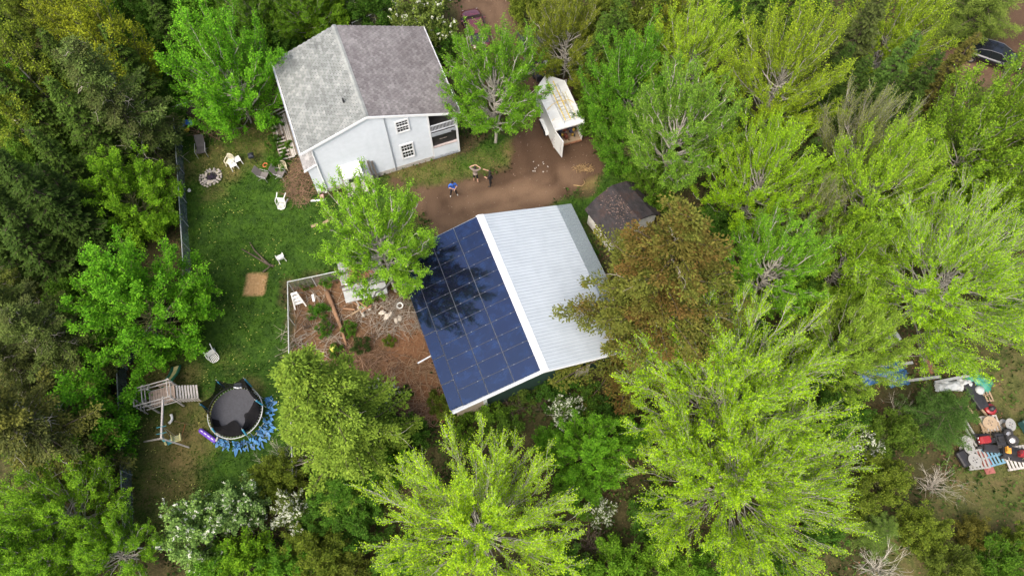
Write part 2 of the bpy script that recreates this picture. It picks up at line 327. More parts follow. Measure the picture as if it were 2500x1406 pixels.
def broadleaf(seed, h=10., Rr=4.5, base=.25, limbs=9, n2=9, n3=8, nl=16, up=.7, leaf=.17, shoot=.17, sig=.10, bark=None, leafm=None, flat=1.0, gap=0.0, blossom=0, lean=(0, 0), stems=1, bare=0.0, rbr=1.0, al=.55, t0=.22, elmax=.97, elmin=-.30, thin=.45, l2f=.42, topf=.14, rv=.10):
    """limbs aimed at the crown surface, side branches, leafy shoots; gap = share of shoots left out in patches; bare = share of leafless shoots"""
    rs = np.random.RandomState(seed); rn = lambda *s: rs.normal(size=s); tubes = []; shoots = []
    zb = h * base; zc = zb + (h - zb) * .45; rz_up = h - zc; rz_dn = (zc - zb) * 1.0
    tr = .016 * h * rbr; starts = []
    for s in range(stems):
        off = rn(2) * .25 * (stems > 1); top = np.array([lean[0] + off[0] * 3, lean[1] + off[1] * 3, zc + .35 * rz_up])
        T = bez(np.array([off[0], off[1], -.1]), np.array([off[0] + rn() * .2, off[1] + rn() * .2, zb]), top, 7)
        T[1:-1, :2] += rn(5, 2) * .06; tubes.append((T, tr * np.linspace(1, .42, 7) / math.sqrt(stems))); starts.append(T)
    g = rs.rand() * 6.28
    for i in range(limbs):
        T = starts[i % stems]; az = g + i * 2.39996 + rs.normal() * .25
        u = (i + .5) / limbs; el = math.asin(max(elmin, min(elmax + (.999 - elmax) * rs.rand() ** .5, (elmax + topf) - u * (elmax + topf - elmin) + rs.normal() * .08)))
        rad = 1 + rs.normal() * rv
        rz = rz_up if el > 0 else rz_dn
        tip = np.array([lean[0] * 1.1 + Rr * math.cos(az) * math.cos(el) * rad, lean[1] * 1.1 + Rr * math.sin(az) * math.cos(el) * rad, zc + rz * math.sin(el) * rad * flat])
        ti = .25 + .62 * (1 - u) + rs.normal() * .07; k = np.clip(ti, .2, 1) * 6; i0 = min(int(k), 5); a = T[i0] + (T[i0 + 1] - T[i0]) * (k - i0)
        ctrl = a + (tip - a) * np.array([.55, .55, .25]) + rn(3) * .25
        L = bez(a, ctrl, tip, 8); L[1:-1] += rn(6, 3) * .09; ll = np.linalg.norm(tip - a)
        r0 = tr * .45 * (.6 + .4 * ll / Rr); tubes.append((L, r0 * np.linspace(1, .16, 8)))
        tan = unit(np.gradient(L, axis=0)); cen = np.array([lean[0], lean[1], zc - .2 * rz_dn])
        for j in range(n2):
            t = t0 + (1 - t0) * (j + rs.rand()) / n2; k = min(t * 7, 6.999); i0 = int(k); p = L[i0] + (L[i0 + 1] - L[i0]) * (k - i0); tg = tan[i0]
            out = unit(p - cen); side = unit(np.cross(tg, rn(3)))
            d = unit(tg * al + out * .5 + side * .75 + np.array([0, 0, up * .45])); l2 = Rr * (l2f - l2f * .45 * t) * (.75 + .5 * rs.rand())
            e = p + d * l2 + np.array([0, 0, up * l2 * .25]); Sb = bez(p, p + d * l2 * .5, e, 5); Sb[1:-1] += rn(3, 3) * .04
            tubes.append((Sb, r0 * .38 * np.linspace(1, .22, 5))); ts = unit(np.gradient(Sb, axis=0))
            for q in range(n3):
                tt = .12 + .88 * (q + rs.rand()) / n3; k = min(tt * 4, 3.999); i1 = int(k); pp = Sb[i1] + (Sb[i1 + 1] - Sb[i1]) * (k - i1)
                if gap and vnoise(pp[0] + seed, pp[1] + pp[2] * .7, Rr * .28) < gap: continue
                dd = unit(ts[i1] * al + unit(pp - cen) * .3 + rn(3) * .36 + np.array([0, 0, up * .55])); l3 = Rr * shoot * (.6 + .7 * rs.rand())
                ee = pp + dd * l3 + np.array([0, 0, up * l3 * .22]); Q = bez(pp, pp + dd * l3 * .55, ee, 3)
                tubes.append((Q[::2], np.array([.011, .004]) * (.7 + h * .03))); shoots.append((Q, rs.rand() < bare, rs.rand()))
    V = []
    live = [s for s in shoots if not s[1]]
    Q = np.array([s[0] for s in live]); lc = np.repeat(np.array([s[2] for s in live]), nl)
    t = np.tile((np.arange(nl) + .5) / nl, len(live)) + rs.normal(size=len(live) * nl) * .05; t = np.clip(t * .95 + .1, 0, 1.08)[:, None]
    Qa = np.repeat(Q[:, 0], nl, 0); Qb = np.repeat(Q[:, 1], nl, 0); Qc = np.repeat(Q[:, 2], nl, 0)
    P = (1 - t) ** 2 * Qa + 2 * t * (1 - t) * Qb + t * t * Qc; ax = unit(Qc - Qa)
    rv = rs.normal(size=P.shape); rv -= (rv * ax).sum(1, keepdims=True) * ax; rv = unit(rv)
    P = P + rv * np.abs(rs.normal(size=(len(P), 1))) * sig; D = unit(rv * .9 + ax * .55 + rs.normal(size=P.shape) * .3)
    Nn = unit(np.array([0, 0, 1.]) + rs.normal(size=P.shape) * .55); sz = leaf * (.65 + .7 * rs.rand(len(P))) * (1.1 - .35 * t[:, 0])
    Vv, Ff = leaf_quads(P, D, Nn, sz, sz * (.75 + .3 * rs.rand(len(P))), rs)
    lv = np.clip(.5 + (lc - .5) * .5 + rs.normal(size=len(P)) * .17 + (t[:, 0] - .5) * .18, 0, 1)
    nm = "crown"; crown = fast_mesh(nm, Vv, Ff, leafm or M_LEAF, {"lv": ('FACE', lv), "lc": ('FACE', lc)})
    ex = []; rr_ = np.hypot(P[:, 0] - lean[0], P[:, 1] - lean[1]); Reff = float(np.percentile(rr_, 93)); zeff = float(np.percentile(P[:, 2], 50))
    if blossom:
        b = [s for s in live if s[2] < blossom]; Q = np.array([s[0] for s in b]); nb = 14
        c = np.repeat(Q[:, 2], nb, 0); ax = np.repeat(unit(Q[:, 2] - Q[:, 0]), nb, 0); ax = unit(ax + np.repeat(rs.normal(size=(len(b), 3)) * .35, nb, 0)); k = np.tile(np.arange(nb) / nb, len(b))[:, None]
        P = c + ax * (k - .25) * .34 + rs.normal(size=c.shape) * .025; D = rs.normal(size=c.shape); s_ = .07 * (.8 + .5 * rs.rand(len(P)))
        Vv, Ff = leaf_quads(P, D, ax, s_, s_, rs); ex.append(("blossom", fast_mesh("blossom", Vv, Ff, M_BLOSSOM, {"lv": ('FACE', rs.rand(len(P)))})))
    return dict(trunk=tubes_mesh("trunk", tubes, bark or M_BARK, 4, M_TWIG, tr * .45 * thin), crown=crown, extra=ex, R=Reff, zc=zeff, h=h)

def conifer(seed, h=11., Rr=2.4, kind="spruce", zb=.06, whorl=.33, nb=9, lean=(0, 0), bark=None, leafm=None, dead=0, prof=1.0, dens=1.0):
    """whorls of drooping boughs; spruce = flat sprays, hemlock/cedar = tufts round the bough"""
    rs = np.random.RandomState(seed); tubes = []; dtubes = []; PP = []; DD = []; NN = []; SL = []; SW = []; LV = []; LC = []
    ax = lambda z: np.array([lean[0] * (z / h) ** 1.4, lean[1] * (z / h) ** 1.4, z])
    zs = np.linspace(-.1, h, 12); T = np.array([ax(z) if z > 0 else np.array([0, 0, z]) for z in zs]); tubes.append((T, .014 * h * np.linspace(1, .06, 12)))
    z = h * zb + .3
    while z < h - .15:
        f = z / h; L0 = Rr * (1 - f) ** (.85 * prof) * (1 - .35 * max(0, .18 - f) / .18) + .12
        for k in range(max(4, int(nb * (.55 + .45 * (1 - f))))):
            az = rs.rand() * 6.283; L = L0 * ((.72 + .42 * rs.rand()) if kind == 'spruce' else (.50 + .65 * rs.rand())) * (1 + .18 * math.sin(az * 3 + z * 1.7 + seed)); o = np.array([math.cos(az), math.sin(az), 0]); a = ax(z + rs.normal() * .08)
            dr = (-.30 if kind == "spruce" else -.12 + rs.normal() * .12) + .5 * f
            tip = a + o * L + np.array([0, 0, dr * L + .10 * L]); B = bez(a, a + o * L * .55 + np.array([0, 0, dr * L]), tip, 5)
            if rs.rand() < dead and L > .6:
                Bd = B + rs.normal(size=B.shape) * .10; Bd = Bd[0] + (Bd - Bd[0]) * .72; dtubes.append((Bd, np.linspace(.045, .012, 5)))
                for q in range(6):
                    p = Bd[1 + rs.randint(4)]; e = p + unit(o + rs.normal(size=3) * .8) * L * .3; m_ = (p + e) / 2 + rs.normal(size=3) * .06; dtubes.append((np.array([p, m_, e]), np.array([.018, .012, .005])))
                continue
            tubes.append((B, (.012 + .01 * L) * np.linspace(1, .2, 5)))
            side = np.array([-o[1], o[0], 0]); c_l = rs.rand(); c_c = np.clip(vnoise(a[0] + o[0] * L + seed, a[1] + o[1] * L + z * .8, Rr * .35) * 1.9 - .60 + rs.normal() * .15, 0, 1)
            if kind == "spruce":
                m = int(max(10, 30 * L * dens)); t = np.sqrt(rs.rand(m)) * .98 + .03; t = np.clip(t, 0, 1)[:, None]
                p = (1 - t) ** 2 * B[0] + 2 * t * (1 - t) * B[2] * 1 + t * t * B[4] if False else B[np.minimum((t[:, 0] * 4).astype(int), 3)] * (1 - (t * 4 % 1)) + B[np.minimum((t[:, 0] * 4).astype(int) + 1, 4)] * (t * 4 % 1)
                sg = rs.choice([-1, 1], m)[:, None]; w = (1.05 - t) * L * .42 * rs.rand(m, 1)
                d = unit(o * .8 + side * sg * .8 + rs.normal(size=(m, 3)) * .18 + [0, 0, -.12]); p = p + side * sg * w + [0, 0, 0] - np.array([0, 0, 1.]) * w * .25
                PP.append(p); DD.append(d); NN.append(unit(np.array([0, 0, 1.]) + rs.normal(size=(m, 3)) * .3)); SL.append(.20 + .16 * rs.rand(m)); SW.append(.07 + .05 * rs.rand(m))
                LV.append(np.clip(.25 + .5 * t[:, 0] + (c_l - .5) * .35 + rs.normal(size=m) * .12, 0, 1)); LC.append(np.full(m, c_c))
            else:
                nt = int(max(3, 6.5 * L * dens ** .5)); m = int(20 * dens ** .5)
                for q in range(nt):
                    tt = .22 + .80 * (q + rs.rand()) / nt; k0 = min(tt * 4, 3.99); i0 = int(k0); p0 = B[i0] + (B[min(i0 + 1, 4)] - B[i0]) * (k0 - i0)
                    so_ = rs.normal() * .17 * L * (1.15 - tt); p0 = p0 + side * so_ + rs.normal(size=3) * .04 - np.array([0, 0, .3 * abs(so_)]); s_ = (.10 + .09 * rs.rand()) * (1.25 - .5 * tt)
                    g = rs.normal(size=(m, 3)) * np.array([s_, s_, s_ * .45]); PP.append(p0 + g)
                    if kind == "pine": d = unit(rs.normal(size=(m, 3)) + o * .5 + [0, 0, .5]); SL.append(.16 + .1 * rs.rand(m)); SW.append(.022 + .02 * rs.rand(m))
                    else: d = unit(g / s_ * .5 + o * .7 + side * np.sign(so_) * .4 + rs.normal(size=(m, 3)) * .2); SL.append(.10 + .09 * rs.rand(m)); SW.append(.06 + .045 * rs.rand(m))
                    DD.append(d); NN.append(unit(np.array([0, 0, 1.]) + rs.normal(size=(m, 3)) * .5))
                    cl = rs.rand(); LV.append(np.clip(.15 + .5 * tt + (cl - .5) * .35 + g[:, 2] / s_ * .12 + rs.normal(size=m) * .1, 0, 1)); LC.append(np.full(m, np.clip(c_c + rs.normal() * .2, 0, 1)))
        z += whorl * (.75 + .5 * rs.rand()) * (.6 + .4 * (1 - f))
    P = np.concatenate(PP); Vv, Ff = leaf_quads(P, np.concatenate(DD), np.concatenate(NN), np.concatenate(SL), np.concatenate(SW), rs)
    crown = fast_mesh("crown", Vv, Ff, leafm or M_NEEDLE, {"lv": ('FACE', np.concatenate(LV)), "lc": ('FACE', np.concatenate(LC))})
    ex = [("dead_branch", tubes_mesh("dead_branch", dtubes, M_DEAD))] if dtubes else []
    return dict(trunk=tubes_mesh("trunk", tubes, bark or M_BARKD), crown=crown, extra=ex, R=float(np.percentile(np.hypot(P[:, 0], P[:, 1]), 97)), zc=float(np.percentile(P[:, 2], 55)), h=h)

def bare_tree(seed, h=3.5, Rr=1.6, m=None, limbs=9, n2=7, stems=3):
    rs = np.random.RandomState(seed); tubes = []
    for i in range(limbs):
        az = i * 2.4 + rs.rand(); a = np.array([rs.normal() * .08, rs.normal() * .08, 0]); tip = np.array([math.cos(az) * Rr * (.4 + .6 * rs.rand()), math.sin(az) * Rr * (.4 + .6 * rs.rand()), h * (.5 + .5 * rs.rand())])
        L = bez(a, a * .4 + tip * np.array([.25, .25, .6]), tip, 7); L[1:] += rs.normal(size=(6, 3)) * .06; tubes.append((L, np.linspace(.035, .008, 7)))
        for j in range(n2):
            k = 1 + rs.randint(5); p = L[k]; d = unit(unit(L[k + 1] - p) + rs.normal(size=3) * .6 + [0, 0, .2]); l2 = Rr * (.25 + .35 * rs.rand()); e = p + d * l2; S = bez(p, p + d * l2 * .5 + rs.normal(size=3) * .05, e, 4); tubes.append((S, np.linspace(.014, .005, 4)))
            for q in range(3):
                p2 = S[1 + rs.randint(3)]; e2 = p2 + unit(d + rs.normal(size=3) * .7) * l2 * .5; tubes.append((np.array([p2, (p2 + e2) / 2 + rs.normal(size=3) * .03, e2]), np.array([.008, .006, .003])))
    return dict(trunk=None, crown=tubes_mesh("branches", tubes, m or M_DEAD, 3), extra=[], R=Rr, zc=h * .55, h=h)

V = {}
# dense round crowns
V["round2"] = broadleaf(2, 8.5, 3.5, .04, 84, 5, 8, 19, .5, .110, .125, .11, gap=.04, elmin=-.75, t0=.28, thin=3, l2f=.26, rbr=.6, rv=.045, topf=.2)
V["round3"] = broadleaf(3, 11., 3.7, .06, 54, 8, 8, 19, .95, .110, .18, .09, gap=.05, al=.75, elmin=-.65, t0=.22, thin=1, l2f=.30, rbr=.6, rv=.08)
# open crowns: long feathered shoots on many thin silver limbs
V["spray1"] = broadleaf(11, 10.5, 6.2, .25, 86, 9, 8, 19, .50, .098, .15, .06, gap=.05, bare=.07, al=1.2, t0=.30, elmax=.90, elmin=-.22, thin=.10, rbr=.66, l2f=.23, topf=.15, rv=.08)
V["spray2"] = broadleaf(12, 11.0, 6.6, .25, 92, 9, 8, 19, .48, .098, .15, .06, gap=.05, bare=.07, al=1.2, t0=.30, elmax=.90, elmin=-.22, thin=.10, rbr=.66, l2f=.23, topf=.15, rv=.08)
V["spray3"] = broadleaf(13, 13.5, 4.8, .25, 66, 8, 8, 19, 1.05, .098, .18, .065, gap=.06, bare=.06, al=1.0, t0=.25, elmin=-.35, thin=.32, rbr=.6, l2f=.27)
V["spray4"] = broadleaf(14, 11.0, 4.2, .20, 54, 8, 8, 19, .75, .100, .17, .075, gap=.08, bare=.06, al=.9, t0=.24, elmax=.95, elmin=-.45, thin=.34, rbr=.66, l2f=.29)
V["tall1"] = broadleaf(15, 14.0, 3.6, .33, 52, 8, 8, 19, .85, .100, .19, .075, gap=.10, bare=.08, al=.9, t0=.22, elmin=-.55, thin=.32, rbr=.72, l2f=.31)
V["thin1"] = broadleaf(21, 12.0, 4.0, .25, 40, 8, 8, 13, 1.25, .10, .26, .055, gap=.08, bare=.12, al=1.15, thin=.10, rbr=.6, l2f=.3)
V["small1"] = broadleaf(31, 5.0, 2.3, .04, 26, 7, 7, 13, .6, .14, .20, .12, gap=.08, stems=2, elmin=-.6, thin=3, l2f=.34)
V["small2"] = broadleaf(32, 4.2, 2.0, .04, 24, 7, 7, 13, .5, .14, .22, .13, gap=.08, stems=2, elmin=-.6, thin=3, l2f=.34)
V["birch1"] = broadleaf(41, 13., 2.5, .20, 24, 9, 8, 12, .3, .13, .26, .12, bark=M_BIRCH, gap=.08, rbr=.62, thin=1.9)
V["birch2"] = broadleaf(42, 12., 2.1, .22, 20, 9, 8, 12, .3, .13, .27, .12, bark=M_BIRCH, gap=.10, rbr=.62, thin=1.9)
V["shrub1"] = broadleaf(51, 2.2, 1.3, .02, 9, 5, 6, 12, .5, .14, .3, .10, stems=3, bark=M_BARKD)
V["flower1"] = broadleaf(61, 4.2, 2.0, .05, 22, 6, 7, 14, .7, .14, .24, .11, stems=2, blossom=.20)
V["flower2"] = broadleaf(62, 3.2, 1.4, .06, 16, 5, 6, 12, .8, .13, .26, .10, stems=2, blossom=.75, gap=.1)
V["flower3"] = broadleaf(63, 2.6, 1.2, .06, 14, 5, 5, 10, .6, .12, .28, .10, stems=2, blossom=.6, gap=.15)
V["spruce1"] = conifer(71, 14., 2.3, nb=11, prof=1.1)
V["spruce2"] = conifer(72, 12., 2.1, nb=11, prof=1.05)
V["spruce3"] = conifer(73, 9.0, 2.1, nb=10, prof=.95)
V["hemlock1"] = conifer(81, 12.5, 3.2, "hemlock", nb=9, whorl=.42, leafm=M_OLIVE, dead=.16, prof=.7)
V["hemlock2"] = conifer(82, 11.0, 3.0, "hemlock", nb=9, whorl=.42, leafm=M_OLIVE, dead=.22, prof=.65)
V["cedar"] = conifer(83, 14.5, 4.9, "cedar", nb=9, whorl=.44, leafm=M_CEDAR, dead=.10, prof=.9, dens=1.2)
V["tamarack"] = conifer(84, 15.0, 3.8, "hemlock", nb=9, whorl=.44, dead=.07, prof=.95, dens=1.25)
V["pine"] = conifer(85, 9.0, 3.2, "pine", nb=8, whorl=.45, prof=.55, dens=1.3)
V["bare1"] = bare_tree(91); V["bare2"] = bare_tree(92, 2.2, 1.5, M_BARKD); V["bare3"] = bare_tree(93, 3.0, 2.4, M_DEAD, 12, 9)
PALE = mat("deadwood_pale", (.36, .34, .29), .9, var=.3, scale=5); V["bare4"] = bare_tree(94, 3.0, 2.4, PALE, 13, 9)

TREE_N = 0
def plant(var, cx, cy, rp, color, label, name="maple_tree", cat="tree", group=None, hs=1.0, rz=None, tilt=0, trunkmat=None):
    """crown centre seen at pixel (cx,cy), half width rp px; stands on the ground below that crown"""
    global TREE_N; TREE_N += 1; rs = random.Random(TREE_N * 13 + 5); v = V[var]; s = 1.0
    for _ in range(6):
        p = at(cx, cy, v["zc"] * s * hs); s = rp * depth(p) / F_PX / v["R"]
    root = thing(name, label, cat, (p[0], p[1], -.12), rs.random() * 6.28 if rz is None else rz, group)
    root.scale = (s, s, s * hs); root.rotation_euler[0] = tilt
    if v["trunk"]:
        t = mobj("trunk", v["trunk"], root)
        c = mobj("crown", v["crown"], root)
    else: c = mobj("branches", v["crown"], root)
    k = .9 + .2 * rs.random(); c.color = (color[0] * k, color[1] * k, color[2] * k, 1)
    for nm, me in v["extra"]: e = tag(mobj(nm, me, root), kind='stuff'); e.color = (.60, .63, .52, 1)
    return root
# leaf tints
BG = (.120, .335, .016); YG = (.22, .385, .018); YG2 = (.27, .43, .022); MG = (.090, .225, .016); DG = (.052, .130, .014); OL = (.115, .165, .018); YO = (.21,.22,.012); SP = (.044, .086, .012); SPD = (.030, .060, .010); HE = (.078, .125, .028); CE = (.088, .105, .018); TA = (.120, .195, .022); PI = (.075, .125, .035); PG = (.160, .205, .070); BI = (.185, .255, .024)
# ================================================================ THE TREES OF THE PHOTOGRAPH
# ---- around the yard, left side
plant("round3", 552, 185, 122, BG, "bright green upswept maple at the back of the yard beside the house")
plant("round2", 352, 748, 148, BG, "round bright green maple overhanging the chain-link fence halfway down the yard")
plant("round2", 322, 482, 100, (.15, .32, .016), "yellow-green maple just outside the fence beside the fire pit")
plant("small1", 235, 1010, 100, (.11, .31, .016), "small bright green maple leaning over the fence beside the play fort", hs=1.2)
plant("spray4", 130, 1250, 150, (.15, .31, .016), "tall light green maple outside the lower end of the fence")
plant("spray4", 262, 1350, 108, (.14, .30, .016), "leafy maple hanging over the foot of the fence")
plant("round3", 60, 1370, 120, (.13, .29, .016), "green maple in the corner of the woods below the fence")
plant("spruce1", 140, 210, 56, (.040, .074, .012), "tall dark spruce with tiered boughs before the birches", "spruce_tree")
plant("spruce2", 225, 235, 57, (.046, .08, .012), "dark spruce crowding the tall tiered spruce", "spruce_tree")
plant("hemlock1", 305, 280, 98, HE, "grey-green hemlock with pale dead boughs beside the fence corner", "hemlock_tree")
plant("birch1", 60, 180, 80, BI, "thin birch with a long white leaning stem", "birch_tree", hs=1.1)
plant("birch1", 195, 70, 75, (.22, .27, .018), "golden birch rising behind the tall tiered spruce", "birch_tree")
plant("birch2", 275, 110, 75, (.23, .28, .018), "golden birch with a white stem beside the dark hemlock", "birch_tree")
plant("birch2", 15, 270, 70, BI, "pale birch at the edge of the spruces", "birch_tree")
W = "trees in the woods beyond the chain-link fence"
LMARK = [(330, 485, "by the yellow-green maple near the fire pit"), (350, 745, "behind the round bright maple"), (235, 1010, "by the small maple leaning over the fence"), (140, 210, "near the tall tiered spruce"), (305, 280, "beside the grey-green hemlock"), (60, 180, "near the leaning white birch stem"), (235, 90, "near the golden birches"), (20, 620, "deep in the spruce stand"), (100, 500, "in the thick of the spruce stand"), (110, 1060, "by the tangled brown hemlock"), (115, 770, "near the rust-brown fallen log"), (550, 185, "behind the upswept maple"), (860, 50, "behind the house roof"), (1035, 40, "by the blossoming cherry behind the house"),
         (1385, 85, "beside the olive budding maple"), (1500, 230, "beside the leafy maple by the trailer"), (1690, 130, "behind the yellow-green maple near the trailer"), (1915, 175, "behind the broad golden-green maple"), (2085, 150, "by the bleached dead sapling"), (2180, 85, "under the golden-green sprays"), (2310, 200, "near the dark car"), (480, 1295, "beside the round white-flecked cherry"), (712, 1250, "beside the narrow white cherry"), (850, 1200, "at the foot of the yellow-green conifer"), (930, 965, "near the bare soil's edge"), (1165, 1280, "under the radiating maple below the garage"), (1440, 1110, "by the bushy maple between the radiating maples"), (1465, 1245, "near the lone small white shrub"), (1815, 1170, "under the broadest maple"), (1790, 960, "under the maple above the cedar's foot"),
         (2160, 1385, "near the pale leafless bush"), (2290, 1020, "beside the dense dark pine"), (2330, 670, "under the huge spreading maple"), (2115, 1085, "near the faintly white-flecked shrub"), (1600, 690, "beside the brown cedar"), (1990, 520, "by the sparse grey-branched maple"), (2110, 330, "near the wispy pale maple"), (1890, 650, "behind the leaning bright maple"), (800, 790, "near the peeled log"), (985, 960, "on the reddish soil"), (690, 1120, "near the leafless grey sapling"), (1250, 1000, "below the garage gable"), (1370, 930, "by the leaning cream door"), (2440, 1375, "on the rough ground below the junk yard")]
def wood(rows, label, name, group=W, cat="tree", tint=True):
    kind = name.replace("_", " ")
    for r in rows:
        c = r[4]; t = "bright green" if c[1] > .19 else ("olive" if c[0] > c[1] * .62 else ("dark green" if c[1] < .10 else "mid-green"))
        if c[0] == 1: t = "leafless"; kind = "twiggy bush"
        lm = min(LMARK, key=lambda q: (q[0] - r[1]) ** 2 + (q[1] - r[2]) ** 2); sz = "low" if cat != "tree" else ("slender" if r[3] < 58 else "full")
        plant(*r, "%s %s %s %s" % (sz, t, kind, lm[2]), name, cat, group)
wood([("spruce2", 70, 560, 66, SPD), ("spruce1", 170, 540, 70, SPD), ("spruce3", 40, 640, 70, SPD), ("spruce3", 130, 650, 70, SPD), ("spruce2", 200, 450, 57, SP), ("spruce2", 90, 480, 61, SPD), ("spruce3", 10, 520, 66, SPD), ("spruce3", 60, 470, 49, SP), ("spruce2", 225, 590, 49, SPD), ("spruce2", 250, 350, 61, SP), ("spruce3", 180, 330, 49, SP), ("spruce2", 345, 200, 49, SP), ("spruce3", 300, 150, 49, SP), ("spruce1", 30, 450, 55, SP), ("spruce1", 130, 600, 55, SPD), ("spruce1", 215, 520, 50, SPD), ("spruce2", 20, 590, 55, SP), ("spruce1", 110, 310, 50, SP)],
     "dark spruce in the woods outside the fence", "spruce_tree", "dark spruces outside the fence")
wood([("small1", 80, 390, 75, (.085, .175, .018)), ("small2", 150, 400, 65, (.08, .17, .018)), ("small1", 30, 330, 60, (.09, .18, .015)), ("small2", 120, 440, 60, MG), ("small1", 60, 290, 60, OL), ("small2", 20, 430, 55, MG), ("small1", 185, 720, 62, (.07, .16, .013)), ("small2", 190, 650, 50, DG), ("small1", 340, 190, 60, MG), ("small2", 410, 130, 55, DG), ("small1", 385, 210, 52, MG), ("small2", 400, 270, 45, DG), ("small2", 20, 210, 60, BG),
      ("small1", 90, 330, 60, MG), ("small2", 185, 880, 50, MG), ("small1", 215, 930, 48, BG), ("small2", 240, 680, 45, DG), ("small1", 205, 985, 55, MG)],
     "young green tree in the understory outside the fence", "young_tree", "young trees outside the fence")
wood([("hemlock2", 70, 790, 100, (.09, .13, .026)), ("hemlock1", 150, 840, 85, (.08, .12, .026)), ("hemlock2", 50, 900, 80, (.085, .11, .026)), ("hemlock2", 20, 720, 70, (.10, .13, .022))],
     "olive hemlock outside the fence above the maples", "hemlock_tree", "olive hemlocks outside the fence")
plant("hemlock1", 110, 1060, 130, (.115, .125, .024), "brownish hemlock with a tangle of grey dead boughs below the olive hemlocks", "hemlock_tree")
plant("hemlock2", 20, 1010, 80, (.13, .135, .022), "tawny hemlock beside the tangled grey hemlock", "hemlock_tree")
# ---- back edge
B = "trees along the back of the property"
wood([("small1", 480, 30, 70, MG), ("spray4", 610, 20, 80, (.085, .19, .013)), ("spray4", 740, 15, 80, (.10, .215, .013)), ("round2", 680, 40, 65, (.085, .18, .013)), ("small2", 640, 90, 55, DG), ("small1", 790, 40, 60, (.11, .22, .012)), ("small1", 420, 40, 70, DG), ("round2", 330, 20, 75, DG), ("round2", 400, 10, 80, (.05, .12, .012)), ("round3", 250, 10, 70, MG), ("spruce3", 420, 90, 49, SP), ("small2", 460, 90, 45, SP), ("round2", 60, 20, 70, OL), ("round2", 150, 0, 70, OL), ("small2", 700, 90, 45, DG), ("round3", 540, -30, 80, MG), ("round3", 700, -40, 80, MG), ("round3", 850, -50, 70, MG)],
     "green woodland tree along the back behind the house", "woodland_tree", B)
plant("flower1", 1035, 35, 75, (.11, .16, .030), "white-blossoming cherry shrub behind the house by the driveway", "blossoming_shrub", "shrub")
plant("small2", 1080, 110, 45, DG, "dark green bush between the house roof and the driveway", "green_bush", "bush")
plant("small1", 905, 15, 55, DG, "dark green bush by the rail behind the house roof", "green_bush", "bush")
plant("tall1", 1205, 200, 122, (.12, .29, .016), "green maple with grey inner limbs between the house porch and the trailer", rz=.6, hs=.85)
plant("spray4", 1385, 85, 105, (.15, .19, .018), "olive budding maple with a straight grey trunk behind the trailer")
O = "trees on the driveway's far side"
wood([("birch2", 1560, 50, 60, OL), ("birch2", 1500, 40, 60, OL), ("birch1", 1620, 40, 65, (.14, .165, .015)), ("spruce2", 1500, 110, 49, SP), ("round2", 1720, 20, 75, (.075, .2, .018)), ("spruce2", 1460, 150, 41, SP), ("round2", 1800, 5, 70, (.08, .21, .018)), ("birch2", 1700, 70, 50, OL), ("spruce2", 1840, 30, 45, SP), ("round2", 1930, -20, 70, MG), ("spruce3", 1980, 20, 49, SP), ("small1", 1290, 20, 50, OL), ("birch2", 1450, -10, 60, OL), ("spruce2", 1600, 110, 45, SP)],
     "slim woodland tree behind the bright maples across the driveway", "woodland_tree", O)
plant("round3", 1540, 220, 105, (.10, .27, .016), "leafy green maple beside the white trailer")
plant("small1", 1470, 290, 65, (.07, .16, .012), "low olive-green bush at the trailer's flank", "green_bush", "bush")
plant("spray3", 1690, 130, 115, YG2, "yellow-green maple behind the leafy green maple by the trailer")
plant("tall1", 1660, 315, 125, (.15, .30, .03), "light green maple with a forked grey trunk standing behind the brown shed roof")
plant("round2", 1540, 350, 80, (.075, .195, .013), "low green maple at the edge of the driveway above the shed")
plant("round2", 1590, 450, 62, (.08, .17, .012), "small green tree growing behind the brown shed")
plant("spray3", 1915, 175, 145, (.235, .35, .018), "broad golden-green maple leaning back in the upper woods")
plant("spray4", 2180, 85, 125, (.22, .335, .018), "golden-green maple with spreading sprays above the spruces")
plant("spruce2", 2060, 150, 61, (.05, .07, .018), "grey-green spruce with a bleached dead side", "spruce_tree")
plant("bare1", 2085, 150, 30, (1, 1, 1), "bleached dead sapling against the grey-green spruce", "dead_sapling", "sapling")
wood([("spruce2", 2140, 230, 53, (.05, .105, .018)), ("spruce1", 2270, 235, 49, (.085, .085, .018)), ("spruce2", 2200, 260, 49, SPD), ("spruce3", 2060, 240, 53, SPD), ("spruce2", 2120, 290, 45, SPD), ("spruce2", 2010, 230, 45, SPD)],
     "small spruce among the maples near the dark car", "spruce_tree", "spruces near the dark car")
plant("pine", 2395, 28, 95, (.10, .15, .024), "soft feathery pine above the dark car", "pine_tree", hs=.6)
plant("round3", 2385, 350, 140, (.165, .30, .02), "wide olive-green maple below the dark car")
plant("round3", 2480, 420, 110, (.15, .27, .018), "olive-green maple behind the huge yellow-green maple")
plant("spray3", 1865, 430, 135, (.22, .40, .013), "yellow-green maple rising behind the brown cedar")
plant("thin1", 2110, 330, 115, (.175, .215, .045), "pale thin-leaved maple with wispy upright shoots")
plant("spray3", 2150, 450, 140, YG, "yellow-green maple below the wispy pale maple")
plant("thin1", 1990, 520, 95, (.165, .205, .042), "sparse maple with grey branches showing through its leaves")
plant("spray2", 2330, 670, 240, (.22, .40, .013), "huge spreading yellow-green maple above the junk yard", rz=2.1)
plant("tall1", 1890, 645, 115, (.14, .33, .018), "bright green maple with a leaning trunk beside the brown cedar")
plant("round3", 2060, 640, 110, (.17, .31, .018), "shaded green maple between the leaning maple and the huge maple")
plant("spray4", 2080, 840, 130, (.20, .33, .03), "light green maple between the two broadest yellow-green crowns")
plant("cedar", 1592, 738, 215, CE, "large rust-brown and olive cedar leaning over the metal roof", "cedar_tree")
